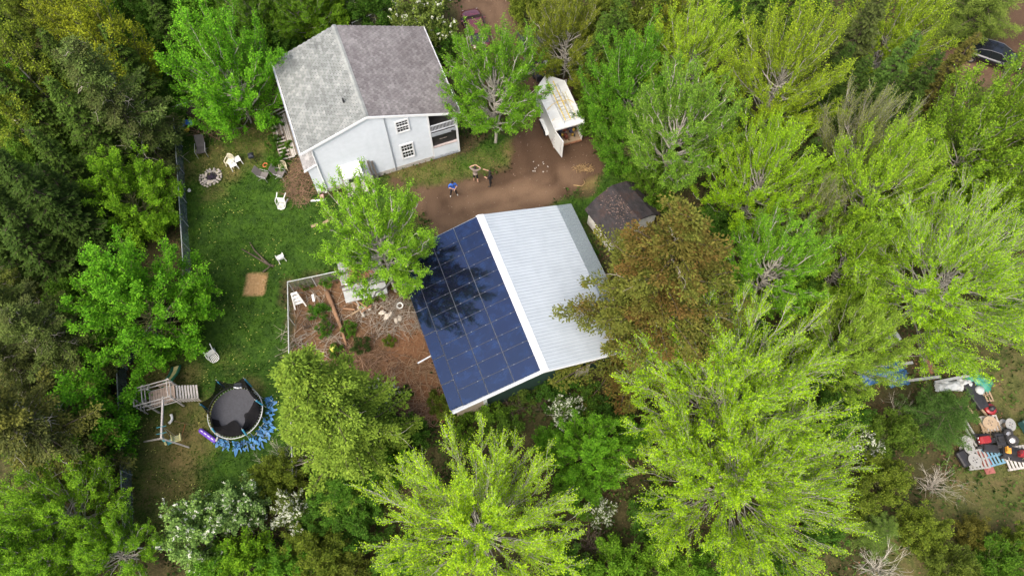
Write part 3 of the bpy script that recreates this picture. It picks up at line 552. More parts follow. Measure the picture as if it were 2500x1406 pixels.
plant("spray1", 1790, 960, 255, (.235, .41, .013), "broad yellow-green maple with silver limbs above the cedar's foot", rz=.3)
plant("spray2", 1815, 1170, 252, (.250, .430, .014), "broadest yellow-green maple with silver limbs radiating in the lower woods", rz=1.2)
plant("spray1", 1165, 1300, 240, (.270, .445, .016), "yellow-green maple with bare grey limbs radiating below the garage", rz=2.4)
plant("tamarack", 825, 1015, 150, TA, "tall yellow-green conifer beside the trampoline", "conifer_tree")
plant("round2", 850, 1200, 85, (.060, .150, .013), "dark green tree at the foot of the yellow-green conifer")
plant("small1", 905, 575, 10, MG, None) if False else None
plant("tall1", 922, 582, 130, (.165, .34, .02), "bright green maple with pale inner limbs between the house and the solar panels", rz=3.6, hs=1.0)
plant("round2", 1440, 1110, 92, (.095, .245, .013), "bushy green maple between the two radiating maples")
# ---- shrubs and blossom below
F_ = "white-blossoming shrubs in the lower woods"
plant("flower1", 480, 1295, 85, (.15, .26, .06), "round white-flecked cherry shrub below the play lawn", "blossoming_shrub", "shrub")
plant("flower1", 585, 1235, 62, (.15, .26, .07), "upright white-flecked cherry shrub beside the round one", "blossoming_shrub", "shrub", hs=1.3)
plant("flower2", 712, 1250, 48, (.12, .17, .036), "narrow cherry shrub thick with white blossom by the fence end", "blossoming_shrub", "shrub", hs=1.2)
plant("flower2", 930, 965, 38, (.12, .18, .030), "white-blossoming shrub at the edge of the bare soil", "blossoming_shrub", "shrub")
plant("flower3", 1385, 1000, 42, (.08, .15, .024), "white-blossoming shrub below the garage gable", "blossoming_shrub", "shrub")
plant("flower3", 1465, 1245, 34, (.09, .15, .024), "small white-blossoming shrub alone between the radiating maples", "blossoming_shrub", "shrub")
plant("flower3", 2115, 1085, 40, (.08, .13, .024), "faintly white-flecked shrub beside the broadest maple", "blossoming_shrub", "shrub")
U = "low green shrubs in the lower woods"
wood([("small2", 600, 1380, 75, (.12, .25, .012)), ("small1", 790, 1370, 70, OL), ("small2", 690, 1390, 60, MG), ("small2", 770, 1260, 50, DG), ("small1", 880, 1290, 60, DG), ("small2", 690, 1160, 55, OL), ("small2", 640, 1180, 45, OL), ("small1", 930, 1060, 52, MG), ("small2", 1000, 1060, 45, DG), ("small2", 1340, 1080, 40, (.07, .19, .012)), ("small1", 1410, 1200, 55, MG), ("small2", 1500, 1390, 70, (.09, .2, .013)), ("small1", 1620, 1395, 70, (.1, .21, .013)),
      ("small2", 1540, 1060, 50, MG), ("small1", 1760, 1380, 60, MG), ("small2", 1900, 1370, 55, DG), ("small2", 1000, 1380, 60, MG), ("small1", 2160, 1170, 60, OL), ("small2", 2080, 1230, 60, OL), ("small1", 2180, 1060, 60, (.09, .16, .018)), ("small2", 2010, 1290, 50, DG), ("small1", 520, 1390, 60, MG), ("small2", 850, 1390, 60, (.10, .13, .018)), ("small2", 740, 1330, 50, OL), ("small2", 1380, 1390, 60, DG), ("small1", 950, 1140, 55, MG)],
     "low leafy shrub in the woods below the garage", "leafy_shrub", U, "shrub")
wood([("shrub1", 1185, 1010, 50, (.10, .20, .018)), ("shrub1", 1110, 990, 40, (.10, .15, .018)), ("shrub1", 1365, 930, 45, (.05, .13, .013)), ("shrub1", 1330, 960, 50, (.04, .10, .012)), ("shrub1", 1275, 965, 38, (.08, .13, .021)), ("shrub1", 1430, 960, 40, (.05, .11, .012)), ("shrub1", 1230, 1040, 45, (.08, .16, .018)), ("shrub1", 1440, 1030, 45, (.05, .11, .012)), ("shrub1", 1120, 1050, 42, (.08, .16, .013)), ("shrub1", 1480, 1000, 40, (.04, .10, .012))],
     "leafy weed shrub against the garage's lower end", "weed_shrub", "weed shrubs below the garage", "shrub")
wood([("shrub1", 672, 300, 22, (.05, .13, .012)), ("shrub1", 665, 345, 20, (.05, .13, .012)), ("shrub1", 700, 355, 16, (.07, .16, .012)), ("shrub1", 672, 400, 24, (.06, .16, .012)), ("shrub1", 690, 380, 14, (.05, .13, .012))],
     "green weed bush growing by the broken pallet deck", "weed_bush", "weed bushes by the pallet deck", "bush")
wood([("shrub1", 775, 760, 26, (.055, .16, .012)), ("shrub1", 790, 800, 22, (.055, .14, .012)), ("shrub1", 850, 800, 20, (.06, .15, .012)), ("shrub1", 800, 680, 22, (.06, .15, .012)), ("shrub1", 820, 855, 20, (.05, .12, .012)), ("shrub1", 880, 840, 24, (.04, .07, .015)), ("shrub1", 740, 690, 20, (.07, .13, .012)), ("shrub1", 985, 960, 22, (.035, .07, .012)), ("shrub1", 950, 830, 16, (.09, .14, .012)), ("shrub1", 1070, 980, 30, (.09, .13, .015)), ("shrub1", 905, 720, 20, (.06, .08, .018))],
     "weedy green clump among the garden brush", "weed_bush", "weed clumps in the garden plot", "bush")
wood([("shrub1", 1425, 590, 18, (.06, .15, .012)), ("shrub1", 1445, 620, 18, (.05, .13, .012)), ("shrub1", 1410, 545, 12, (.06, .15, .012))], "weed clump between the metal roof and the brown shed", "weed_bush", "weeds beside the brown shed", "bush")
wood([("bare2", 1250, 1000, 45, (1, 1, 1)), ("bare2", 1330, 990, 36, (1, 1, 1)), ("bare2", 1440, 1330, 60, (1, 1, 1)), ("bare2", 1400, 1300, 45, (1, 1, 1)), ("bare2", 800, 790, 30, (1, 1, 1)), ("bare2", 650, 1290, 40, (1, 1, 1)), ("bare2", 745, 790, 30, (1, 1, 1))],
     "leafless brown twiggy bush", "bare_bush", "leafless brown bushes", "bush")
plant("bare4", 2160, 1385, 75, (1, 1, 1), "leafless pale grey bush at the lower edge of the woods", "bare_bush", "bush")
plant("bare3", 690, 1120, 60, (1, 1, 1), "leafless grey sapling beside the conifer and the fence", "bare_bush", "bush")
plant("bare3", 2290, 1185, 60, (1, 1, 1), "leafless grey bush at the foot of the dark pine", "bare_bush", "bush")
plant("bare3", 2200, 1010, 50, (1, 1, 1), "leafless grey branches above the dark pine", "bare_bush", "bush")
plant("pine", 2290, 1020, 85, (.045, .095, .017), "dense dark pine beside the junk yard", "pine_tree", hs=.8)
plant("pine", 2140, 1300, 60, (.075, .125, .021), "soft young pine near the pale leafless bush", "pine_tree", hs=.6)
wood([("small2", 2440, 1375, 60, (.07, .16, .013)), ("small1", 2330, 1390, 60, (.09, .13, .018)), ("small2", 2250, 1290, 55, OL), ("small1", 2490, 1330, 45, OL), ("small2", 2380, 1300, 40, (.12, .12, .021))], "scrubby bush on the rough ground below the junk yard", "scrub_bush", "scrub below the junk yard", "bush")
wood([("small2", 960, 1385, 50, DG), ("round2", 2490, 700, 60, MG), ("small1", 2440, 560, 60, DG), ("small1", 2280, 480, 60, DG), ("spruce3", 1950, 420, 49, SPD), ("small1", 1960, 720, 60, DG), ("small1", 1830, 830, 60, DG), ("small2", 1740, 560, 60, DG), ("small1", 2000, 890, 60, DG), ("spruce3", 1780, 330, 49, SP), ("small2", 2240, 400, 60, DG), ("small1", 1440, 220, 40, OL), ("small2", 2060, 1010, 60, DG), ("small1", 1600, 1260, 60, DG), ("small2", 1960, 1180, 60, DG)],
     "shaded young tree deep under the tall maples", "young_tree", "young trees under the tall maples")
# ================================================================ HOUSE (frame: x along the gable wall, y back, z up)
M_SIDING = mat("vinyl_siding", (.43, .475, .52), .55, var=.05, scale=3, dirt=(.33, .38, .42), dirt_amt=.35, dirt_scale=.8)
M_TRIM = mat("white_trim", (.60, .63, .66), .5, var=.05, dirt=(.55, .53, .48), dirt_amt=.3, dirt_scale=2)
M_GREYTRIM = mat("grey_trim", (.28, .31, .35), .6, var=.12)
M_DARK = mat("dark_interior", (.012, .012, .014), .6, var=.3)
M_BLACK = mat("black_plastic", (.018, .018, .02), .45, var=.3)
M_CONC = mat("concrete", (.34, .33, .31), .9, var=.2, bump=.3)
M_GLASS = mat("window_glass", (.02, .026, .032), .06, var=.3, spec=.9)
def shingle_mat(name, c1, c2, c3, sc):
    m, n, l, b = nmat(name); tc = n.new("ShaderNodeTexCoord"); geo = n.new("ShaderNodeNewGeometry")
    wp = n.new("ShaderNodeMapping"); l.new(geo.outputs["Position"], wp.inputs[0])
    def nz(s, d): t = n.new("ShaderNodeTexNoise"); t.inputs["Scale"].default_value = s; t.inputs["Detail"].default_value = d; t.inputs["Roughness"].default_value = .65; l.new(wp.outputs[0], t.inputs["Vector"]); return t.outputs[0]
    r = n.new("ShaderNodeValToRGB"); e = r.color_ramp.elements; e.new(.5)
    for q, (p, c) in zip(e, ((.33, c1), (.5, c2), (.66, c3))): q.position = p; q.color = (*c, 1)
    mxv = n.new("ShaderNodeMath"); mxv.operation = 'MULTIPLY_ADD'; l.new(nz(sc, 7), mxv.inputs[0]); mxv.inputs[1].default_value = .75
    ml = n.new("ShaderNodeMath"); ml.operation = 'MULTIPLY'; l.new(nz(9, 5), ml.inputs[0]); ml.inputs[1].default_value = .25; l.new(ml.outputs[0], mxv.inputs[2]); l.new(mxv.outputs[0], r.inputs[0])
    ob = n.new("ShaderNodeAttribute"); ob.attribute_name = "tab"
    oi = n.new("ShaderNodeObjectInfo"); sm = n.new("ShaderNodeMath"); sm.operation = 'ADD'; l.new(ob.outputs["Fac"], sm.inputs[0]); l.new(oi.outputs["Random"], sm.inputs[1])
    fr = n.new("ShaderNodeMath"); fr.operation = 'FRACT'; l.new(sm.outputs[0], fr.inputs[0])
    mr = n.new("ShaderNodeMapRange"); mr.inputs[3].default_value = .80; mr.inputs[4].default_value = 1.16; l.new(fr.outputs[0], mr.inputs[0])
    mx = n.new("ShaderNodeMix"); mx.data_type = 'RGBA'; mx.blend_type = 'MULTIPLY'; mx.inputs[0].default_value = 1; l.new(r.outputs[0], mx.inputs[6]); l.new(mr.outputs[0], mx.inputs[7])
    l.new(mx.outputs[2], b.inputs["Base Color"]); b.inputs["Roughness"].default_value = .95; b.inputs["Specular IOR Level"].default_value = .15
    bp = n.new("ShaderNodeBump"); bp.inputs["Strength"].default_value = .4; bp.inputs["Distance"].default_value = .01; l.new(nz(40, 3), bp.inputs["Height"]); l.new(bp.outputs[0], b.inputs["Normal"])
    return m
M_SHL = shingle_mat("shingle_pale", (.115, .125, .124), (.175, .188, .184), (.235, .25, .24), .9)  # paler grey-green tone for the left slope and ridge cap
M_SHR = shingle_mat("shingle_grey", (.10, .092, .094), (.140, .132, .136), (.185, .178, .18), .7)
M_SHBROWN = shingle_mat("shingle_charcoal", (.018, .017, .018), (.033, .031, .033), (.050, .032, .028), 1.2)
M_SHCOOP = shingle_mat("shingle_coop", (.16, .16, .165), (.24, .24, .245), (.32, .32, .32), 1.5)

def shingle_field(parent, origin, ux, vx, W, Lh, tabw, expo, m, limit=300, seed=0, hexed=False):
    """courses of tabs on a slope: origin at the ridge, ux along the ridge, vx down the slope; the first `limit` are separate parts"""
    ux = Vector(ux).normalized(); vx = Vector(vx).normalized(); nn = ux.cross(vx)
    if nn.z < 0: nn = -nn
    origin = Vector(origin); rs = random.Random(seed); cells = []; rows = int(math.ceil(Lh / expo))
    for r in range(rows):
        y1 = min((r + 1) * expo, Lh); y0 = max(0, r * expo - .03); x = -(r % 2) * tabw * .5
        while x < W - .02:
            a = max(x, 0); b = min(x + tabw, W)
            if b - a > .05: cells.append((a + .011, b - .011, y0, y1 + rs.uniform(-.012, .012) * 1.0, rs.uniform(0, .006)))
            x += tabw
    M = Matrix((ux, vx, nn)).transposed()
    def tab(a, b, y0, y1, dz, cx=0, cy=0):
        c = min(.085, (b - a) * .3) if hexed else .0; t = .024 + dz
        P = [(a, y0, .004), (b, y0, .004), (b, y1 - c, t), (b - c, y1, t), (a + c, y1, t), (a, y1 - c, t)] if c else [(a, y0, .004), (b, y0, .004), (b, y1, t), (a, y1, t)]
        n = len(P); top = [(p[0] - cx, p[1] - cy, p[2]) for p in P]; bot = [(p[0] - cx, p[1] - cy, -.004) for p in P]
        return top + bot, [tuple(range(n))] + [(i, i + n, (i + 1) % n + n, (i + 1) % n) for i in range(n)]
    shared = {}
    sing = cells[-limit:] if limit else []; rest = cells[:len(cells) - len(sing)]
    for a, b, y0, y1, dz in sing:
        key = (round(b - a, 2), round(y1 - y0, 2)); w, hgt = key
        if key not in shared:
            vs, fs = tab(-w / 2, w / 2, -hgt / 2, hgt / 2, .003); me = bpy.data.meshes.new("shingle"); me.from_pydata(vs, [], fs); me.materials.append(m); me.update(); shared[key] = me
        o = mobj("shingle", shared[key], parent); p = origin + ux * (a + b) / 2 + vx * (y0 + y1) / 2 + nn * dz
        o.matrix_local = Matrix.Translation(p) @ M.to_4x4()
    if rest:
        B = MB(); tabs = []
        for a, b, y0, y1, dz in rest:
            vs, fs = tab(a, b, y0, y1, dz); B.add([origin + M @ Vector(v) for v in vs], fs); tabs += [rs.random()] * len(fs)
        me = bpy.data.meshes.new("shingles"); me.from_pydata(B.v, [], B.f); me.materials.append(m); me.update()
        at_ = me.attributes.new("tab", 'FLOAT', 'FACE'); at_.data.foreach_set("value", tabs)
        tag(mobj("shingles", me, parent), kind="stuff")

house = thing("house", "two-storey white clapboard house with a weathered grey shingle roof", "house", (HA[0], HA[1], 0), HY)
HL = 8.62
ridge = (5.0, 6.87); le = (.03, 5.14); re_ = (11.42, 4.5)
rake = lambda x: ridge[1] - (ridge[0] - x) * (ridge[1] - le[1]) / (ridge[0] - le[0]) if x < ridge[0] else ridge[1] - (x - ridge[0]) * (ridge[1] - re_[1]) / (re_[0] - ridge[0])
B = MB()                                                     # wall core
B.prism([(.72, .06, 0), (9.10, .06, 0), (9.10, .06, rake(9.10) - .2), (5.0, .06, ridge[1] - .2), (.72, .06, rake(.72) - .2)], (0, HL - .3, 0)); B.bbox(.02, .74, .06, 5.2, 0, 3.05)
B.build("wall", M_SIDING, house)
B = MB(); z = .30                                            # lap siding courses of the gable
while z < 6.7:
    z1 = z + .118
    xl = .72 if z > 3.1 else .0
    if z1 > rake(.72) - .2: xl = ridge[0] - (ridge[1] - .2 - z1) / ((ridge[1] - le[1]) / (ridge[0] - le[0]))
    xr = 9.11
    if z1 > rake(9.11) - .2: xr = ridge[0] + (ridge[1] - .2 - z1) / ((ridge[1] - re_[1]) / (re_[0] - ridge[0]))
    if xr - xl < .2: break
    B.add([(xl, .05, z1 + .012), (xr, .05, z1 + .012), (xr, 0, z), (xl, 0, z), (xl, .055, z), (xr, .055, z)], [(0, 3, 2, 1), (3, 4, 5, 2), (0, 4, 3), (1, 2, 5)])
    z = z1
for k in range(24):                                          # ground-floor left flank courses
    B.add([(-.0, .06, .30 + k * .118), (-.0, 5.2, .30 + k * .118), (.05, 5.2, .42 + k * .118), (.05, .06, .42 + k * .118)], [(0, 1, 2, 3)])
tag(B.build("siding", M_SIDING, house), kind="stuff")
MB().bbox(-.02, 9.13, -.02, .1, -.15, .30).build("foundation", M_CONC, house)
roof = MB()
for x0, z0, x1, z1 in ((ridge[0], ridge[1], le[0], le[1]), (ridge[0], ridge[1], re_[0], re_[1])):
    roof.prism([(x0, -.12, z0 - .03), (x1, -.12, z1 - .03), (x1, HL, z1 - .03), (x0, HL, z0 - .03)], (0, 0, -.13))
roof = roof.build("roof", mat("roof_felt", (.03, .03, .032), .95), house)
sl = math.hypot(ridge[0] - le[0], ridge[1] - le[1]); sr = math.hypot(re_[0] - ridge[0], ridge[1] - re_[1])
shingle_field(roof, (ridge[0], -.13, ridge[1]), (0, 1, 0), (le[0] - ridge[0], 0, le[1] - ridge[1]), HL + .12, sl, .305, .205, M_SHL, 150, 1, True)
shingle_field(roof, (ridge[0], -.13, ridge[1]), (0, 1, 0), (re_[0] - ridge[0], 0, re_[1] - ridge[1]), HL + .12, sr, .305, .185, M_SHR, 150, 2)
MB().prism([(ridge[0] - .16, -.14, ridge[1] - .02), (ridge[0], -.14, ridge[1] + .045), (ridge[0] + .16, -.14, ridge[1] - .02)], (0, HL + .14, 0)).build("ridge_cap", M_SHL, roof)
B = MB()                                                     # rake boards and eaves trim
for a, b in (((le[0], le[1]), ridge), (ridge, (re_[0], re_[1]))):
    B.prism([(a[0], -.17, a[1] + .012), (b[0], -.17, b[1] + .012), (b[0], -.17, b[1] - .19), (a[0], -.17, a[1] - .19)], (0, .045, 0))
B.build("rake_board", M_TRIM, house)
B = MB(); B.bbox(le[0] - .13, le[0] - .005, -.17, HL, le[1] - .11, le[1] - .095); B.bbox(le[0] - .13, le[0] - .115, -.17, HL, le[1] - .095, le[1] + .0)
for k in range(13): B.bbox(le[0] - .12, le[0] + .02, k * .7, k * .7 + .025, le[1] - .01, le[1] + .006)
B.build("gutter", M_TRIM, house)
B = MB(); B.bbox(re_[0] + .005, re_[0] + .10, -.17, HL, re_[1] - .12, re_[1] - .10); B.bbox(re_[0] + .085, re_[0] + .1, -.17, HL, re_[1] - .1, re_[1] - .01); B.build("gutter", M_TRIM, house)
MB().tube([(3.9, 1.9, rake(3.9)), (3.9, 1.9, rake(3.9) + .42)], .06, 10).build("vent_pipe", M_BLACK, roof)
B = MB(); B.tube([(.80, -.05, 5.0), (.78, -.07, 4.6), (.72, -.07, .25), (.55, -.2, .12)], .05, 8); B.build("downspout", M_TRIM, house)
MB().bbox(9.02, 9.14, -.03, .06, .2, 5.1).build("corner_trim", M_TRIM, house)
MB().tube([(6.08, -.06, 6.2), (6.06, -.06, 1.2), (6.04, -.06, .05)], .035, 8).build("service_mast", M_GREYTRIM, house)
# lean-to roof on the left flank
lr = MB().prism([(.70, -.06, 3.52), (-.25, -.06, 3.13), (-.25, 5.2, 3.13), (.70, 5.2, 3.52)], (0, 0, -.12)).build("lean_to_roof", M_TRIM, house)
shingle_field(lr, (.70, -.06, 3.53), (0, 1, 0), (-.95, 0, -.39), 5.26, 1.02, .30, .17, M_SHCOOP, 40, 5)
B = MB()
for k in range(26): B.box((random.Random(k).uniform(-.15, .6), random.Random(k + 50).uniform(0, 5), 0), (.01, .01, .01)) if False else None
MB().prism([(.74, -.10, 3.50), (-.29, -.10, 3.09), (-.29, -.10, 2.95), (.74, -.10, 3.36)], (0, .035, 0)).build("fascia", M_TRIM, lr)
# windows
def window(x0, x1, z0, z1, parent, y=-.02):
    w = thing_part("window", parent)
    f = MB(); t = .11
    f.bbox(x0 - t, x1 + t, y - .05, y + .06, z1, z1 + t); f.bbox(x0 - t, x1 + t, y - .05, y + .06, z0 - t, z0); f.bbox(x0 - t, x0, y - .05, y + .06, z0, z1); f.bbox(x1, x1 + t, y - .05, y + .06, z0, z1)
    f.bbox(x0, x1, y - .03, y + .04, (z0 + z1) / 2 - .04, (z0 + z1) / 2 + .04); f.build("frame", M_TRIM, w)
    m = MB()
    for k in (1, 2, 3): xx = x0 + (x1 - x0) * k / 4; m.bbox(xx - .009, xx + .009, y - .012, y + .01, (z0 + z1) / 2 + .04, z1); 
    zz = (z0 + z1) / 2 + (z1 - z0) * .27; m.bbox(x0, x1, y - .014, y + .008, zz - .009, zz + .009); zz = z0 + (z1 - z0) * .25
    for k in (1, 2, 3): xx = x0 + (x1 - x0) * k / 4; m.bbox(xx - .009, xx + .009, y - .012, y + .01, z0, (z0 + z1) / 2 - .04)
    m.bbox(x0, x1, y - .014, y + .008, zz - .009, zz + .009)
    m.build("muntins", M_TRIM, w)
    for a, b in ((z0, (z0 + z1) / 2 - .04), ((z0 + z1) / 2 + .04, z1)): MB().bbox(x0, x1, y + .012, y + .03, a, b).build("pane", M_GLASS, w)
def thing_part(name, parent):
    """a part that only gathers its sub-parts"""
    o = bpy.data.objects.new(name, None); col.objects.link(o); o.parent = parent; o.empty_display_size = .1; return o
window(6.82, 7.62, 4.20, 5.30, house); window(6.80, 7.60, 1.15, 2.62, house)
# porch on the right: two storeys
B = MB(); B.bbox(9.13, 11.05, .02, HL - .4, 2.62, 2.78); B.build("upper_deck", mat("deck_shade_wood", (.05, .048, .046), .9), house)  # both porch floors coloured near black, painting the shade of the opening
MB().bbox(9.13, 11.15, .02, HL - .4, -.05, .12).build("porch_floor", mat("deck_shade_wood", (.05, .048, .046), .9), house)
MB().bbox(9.12, 11.06, -.03, .02, 2.58, 2.92).build("deck_fascia", M_GREYTRIM, house)
for zz in (3.74, 3.12): MB().bbox(9.13, 11.03, -.03, .03, zz, zz + .07).build("rail", mat("rail_grey", (.42, .45, .50), .6), house)
for k in range(18): MB().bbox(9.2 + k * .105, 9.235 + k * .105, -.015, .015, 3.15, 3.76).build("baluster", mat("rail_grey", (.42, .45, .50), .6), house)
for zz in (3.74,): MB().bbox(11.0, 11.06, .03, HL - .4, zz, zz + .07).build("rail", mat("rail_grey", (.42, .45, .50), .6), house)
B = MB()
for k in range(70): B.bbox(11.015, 11.045, .1 + k * .115, .135 + k * .115, 2.78, 3.74)
tag(B.build("side_balusters", mat("rail_grey", (.42, .45, .50), .6), house), kind="stuff")
for yy in (.0, 4.0, 8.1): MB().bbox(11.03, 11.16, yy - .07, yy + .07, -.05, 4.5).build("post", M_TRIM, house)
B = MB(); z = .25
while z < 1.12: B.add([(9.15, .0, z + .13), (11.02, .0, z + .13), (11.02, -.045, z), (9.15, -.045, z), (9.15, .02, z), (11.02, .02, z)], [(0, 3, 2, 1), (3, 4, 5, 2)]); z += .118
B.bbox(9.13, 11.03, .0, .06, .12, 1.25); B.build("half_wall", M_SIDING, house)
MB().bbox(9.13, 11.06, -.06, .12, 1.24, 1.32).build("sill", mat("weathered_sill", (.33, .29, .29), .8), house)
MB().bbox(9.10, 11.12, -.05, .04, -.1, .13).build("skirt_board", M_GREYTRIM, house)
B = MB(); B.bbox(9.12, 9.16, .1, HL - .5, .12, 5.0); B.bbox(9.13, 11.0, HL - .5, HL - .45, .1, 4.6); B.bbox(9.2, 11.0, .3, HL - .4, 4.50, 4.55); B.build("porch_back", M_DARK, house)  # near-black sheets stand in for the shade inside the porch
# black rounded screen hung in the lower opening
P = []
for cx, cz, a0 in ((10.78, 2.42, 0), (9.40, 2.42, 90), (9.40, 1.52, 180), (10.78, 1.52, 270)):
    P += [(cx + .18 * math.cos(R(a0 + q)), .10, cz + .18 * math.sin(R(a0 + q))) for q in (0, 30, 60, 90)]
MB().prism(P, (0, .02, 0)).build("porch_screen", M_BLACK, house)
B = MB(); B.box((10.72, -.08, 2.66), (.16, .14, .14)); B.box((10.84, -.10, 2.58), (.12, .1, .16)); B.build("porch_lamp", M_BLACK, house)
B = MB(); B.bbox(9.72, 10.30, .085, .1, 1.93, 1.965); B.build("screen_bar", mat("dull_metal", (.25, .22, .2), .5), house)
# entrance canopy and door
dr = MB().bbox(2.42, 3.26, -.05, .03, .15, 1.65).build("door", M_DARK, house); MB().bbox(3.1, 3.16, -.09, -.05, .85, .98).build("handle", M_TRIM, dr)
B = MB(); B.bbox(2.26, 2.42, -.06, .03, .1, 1.8); B.bbox(3.26, 3.42, -.06, .03, .1, 1.8); B.bbox(2.26, 3.42, -.06, .03, 1.65, 1.85); B.build("door_frame", M_TRIM, house)
can = MB()
for k in range(5): x0 = 2.10 + k * .3; can.prism([(x0, .0, 2.45), (x0 + .29, .0, 2.45), (x0 + .29, -.95, 2.12), (x0, -.95, 2.12)], (0, 0, -.035)); can.bbox(x0 + .27, x0 + .30, -.02, .0, 2.42, 2.47)
can.prism([(2.1, 0, 2.42), (2.1, -.95, 2.09), (2.1, -.95, 1.85), (2.1, 0, 1.9)], (.03, 0, 0)); can.prism([(3.57, 0, 2.42), (3.57, -.95, 2.09), (3.57, -.95, 1.85), (3.57, 0, 1.9)], (.03, 0, 0))
can.bbox(2.1, 3.6, -.97, -.94, 1.9, 2.1); can.build("door_canopy", M_TRIM, house)
for xx in (2.16, 3.5): MB().beam((xx, -.9, 1.9), (xx, -.9, .0), .07, .07).build("canopy_post", M_TRIM, house)
tag(MB().box((2.85, -.6, .08), (1.5, 1.1, .16)).build("door_step", M_CONC), "grey concrete step in front of the house side door", "step")
bpy.data.objects["door_step"].location = (HA[0], HA[1], 0); bpy.data.objects["door_step"].rotation_euler[2] = HY
for k, (xx, hh) in enumerate(((4.25, 2.2), (4.52, 2.0))):
    o = MB().beam((xx, -.35, .0), (xx - .06, -.08, hh), .16, .05).build("leaning_plank", mat("old_plank", (.10, .09, .08), .9, var=.35)); o.location = (HA[0], HA[1], 0); o.rotation_euler[2] = HY
    tag(o, ("long" if k == 0 else "shorter") + " dark plank leaning on the house wall beside the door canopy", "plank")
tag(MB().box((0, 0, .35), (.42, .34, .7)).build("utility_box", M_CONC, None, bevel=.03), "grey box at the foot of the house wall by the planks", "box")
bx = loc2w(HA, HY, 4.0, -.4); bpy.data.objects["utility_box"].location = (bx[0], bx[1], 0)

# ================================================================ GARAGE (frame: ridge near end at origin, y along the ridge)
M_METAL = mat("white_metal_roof", (.345, .39, .435), .42, var=.05, scale=1.2, spec=.5, dirt=(.27, .31, .35), dirt_amt=.4, dirt_scale=1.0)
M_GALV = mat("galvanised_sheet", (.30, .35, .38), .35, .55, var=.28, scale=14)
M_GREENW = mat("dark_green_wall", (.012, .035, .028), .7, var=.3)
def panel_mat():
    m, n, l, b = nmat("solar_glass"); tc = n.new("ShaderNodeTexCoord"); sp = n.new("ShaderNodeSeparateXYZ"); l.new(tc.outputs["Object"], sp.inputs[0])
    def lines(o, per, w):
        a = n.new("ShaderNodeMath"); a.operation = 'MULTIPLY'; l.new(o, a.inputs[0]); a.inputs[1].default_value = 1 / per
        f = n.new("ShaderNodeMath"); f.operation = 'FRACT'; l.new(a.outputs[0], f.inputs[0]); c = n.new("ShaderNodeMath"); c.operation = 'LESS_THAN'; l.new(f.outputs[0], c.inputs[0]); c.inputs[1].default_value = w; return c.outputs[0]
    la = lines(sp.outputs["X"], .0866, .2); lb = lines(sp.outputs["Y"], .165, .05)
    mxl = n.new("ShaderNodeMath"); mxl.operation = 'MAXIMUM'; l.new(la, mxl.inputs[0]); l.new(lb, mxl.inputs[1])
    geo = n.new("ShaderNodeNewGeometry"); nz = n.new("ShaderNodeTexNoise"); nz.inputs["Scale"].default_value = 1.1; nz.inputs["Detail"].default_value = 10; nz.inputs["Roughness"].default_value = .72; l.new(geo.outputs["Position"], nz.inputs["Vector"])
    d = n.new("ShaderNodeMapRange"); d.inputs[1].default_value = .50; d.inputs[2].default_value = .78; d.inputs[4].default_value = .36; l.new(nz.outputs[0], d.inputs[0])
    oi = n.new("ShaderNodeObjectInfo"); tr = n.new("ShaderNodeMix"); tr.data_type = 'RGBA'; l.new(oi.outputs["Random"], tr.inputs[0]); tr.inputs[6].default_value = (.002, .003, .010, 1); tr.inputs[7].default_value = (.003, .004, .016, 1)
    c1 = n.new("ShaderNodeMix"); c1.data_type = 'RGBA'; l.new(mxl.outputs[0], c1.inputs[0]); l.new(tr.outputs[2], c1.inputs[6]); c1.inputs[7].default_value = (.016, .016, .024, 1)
    c2 = n.new("ShaderNodeMix"); c2.data_type = 'RGBA'; l.new(d.outputs[0], c2.inputs[0]); l.new(c1.outputs[2], c2.inputs[6]); c2.inputs[7].default_value = (.02, .06, .19, 1)  # smudges tinted blue, painting sky reflection into the glass colour
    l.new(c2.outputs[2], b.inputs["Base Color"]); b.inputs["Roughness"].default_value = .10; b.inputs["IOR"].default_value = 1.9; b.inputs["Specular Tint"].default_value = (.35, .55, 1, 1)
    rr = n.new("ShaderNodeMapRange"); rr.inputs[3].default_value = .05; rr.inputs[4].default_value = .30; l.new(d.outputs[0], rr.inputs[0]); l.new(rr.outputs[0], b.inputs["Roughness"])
    return m
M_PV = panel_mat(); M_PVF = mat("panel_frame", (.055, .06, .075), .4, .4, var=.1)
garage = thing("garage", "wide garage with solar panels on one roof slope and white ribbed metal on the other", "garage", (GN[0], GN[1], 0), GY)
GL_, zr = 11.55, 4.44; gl = (-5.85, 2.74); gr = (6.84, 1.96)
zl = lambda x: zr + (x / gl[0]) * (gl[1] - zr); zrr = lambda x: zr + (x / gr[0]) * (gr[1] - zr)
B = MB(); B.prism([(-5.6, .25, 0), (6.6, .25, 0), (6.6, .25, zrr(6.6) - .15), (0, .25, zr - .15), (-5.6, .25, zl(-5.6) - .15)], (0, GL_ - .5, 0)); B.build("wall", M_GREENW, garage)
B = MB(); B.bbox(-3.86, -3.62, .12, .26, 0, zl(-3.7) - .18); B.build("corner_post", M_TRIM, garage)
B = MB(); B.bbox(-5.62, -3.86, .19, .26, 0, zl(-5.6) - .16); B.build("end_panel", mat("tan_board", (.36, .30, .24), .8, var=.2), garage)
gm = MB()
for (x1, z1) in (gl, gr): gm.prism([(0, 0, zr - .03), (x1, 0, z1 - .03), (x1, GL_, z1 - .03), (0, GL_, zr - .03)], (0, 0, -.10))
groof = gm.build("roof", M_METAL, garage)
M_RIBSHADE = mat("rib_shade", (.22, .26, .30), .5, var=.1)  # darker grey strips that paint shade along the roof ribs
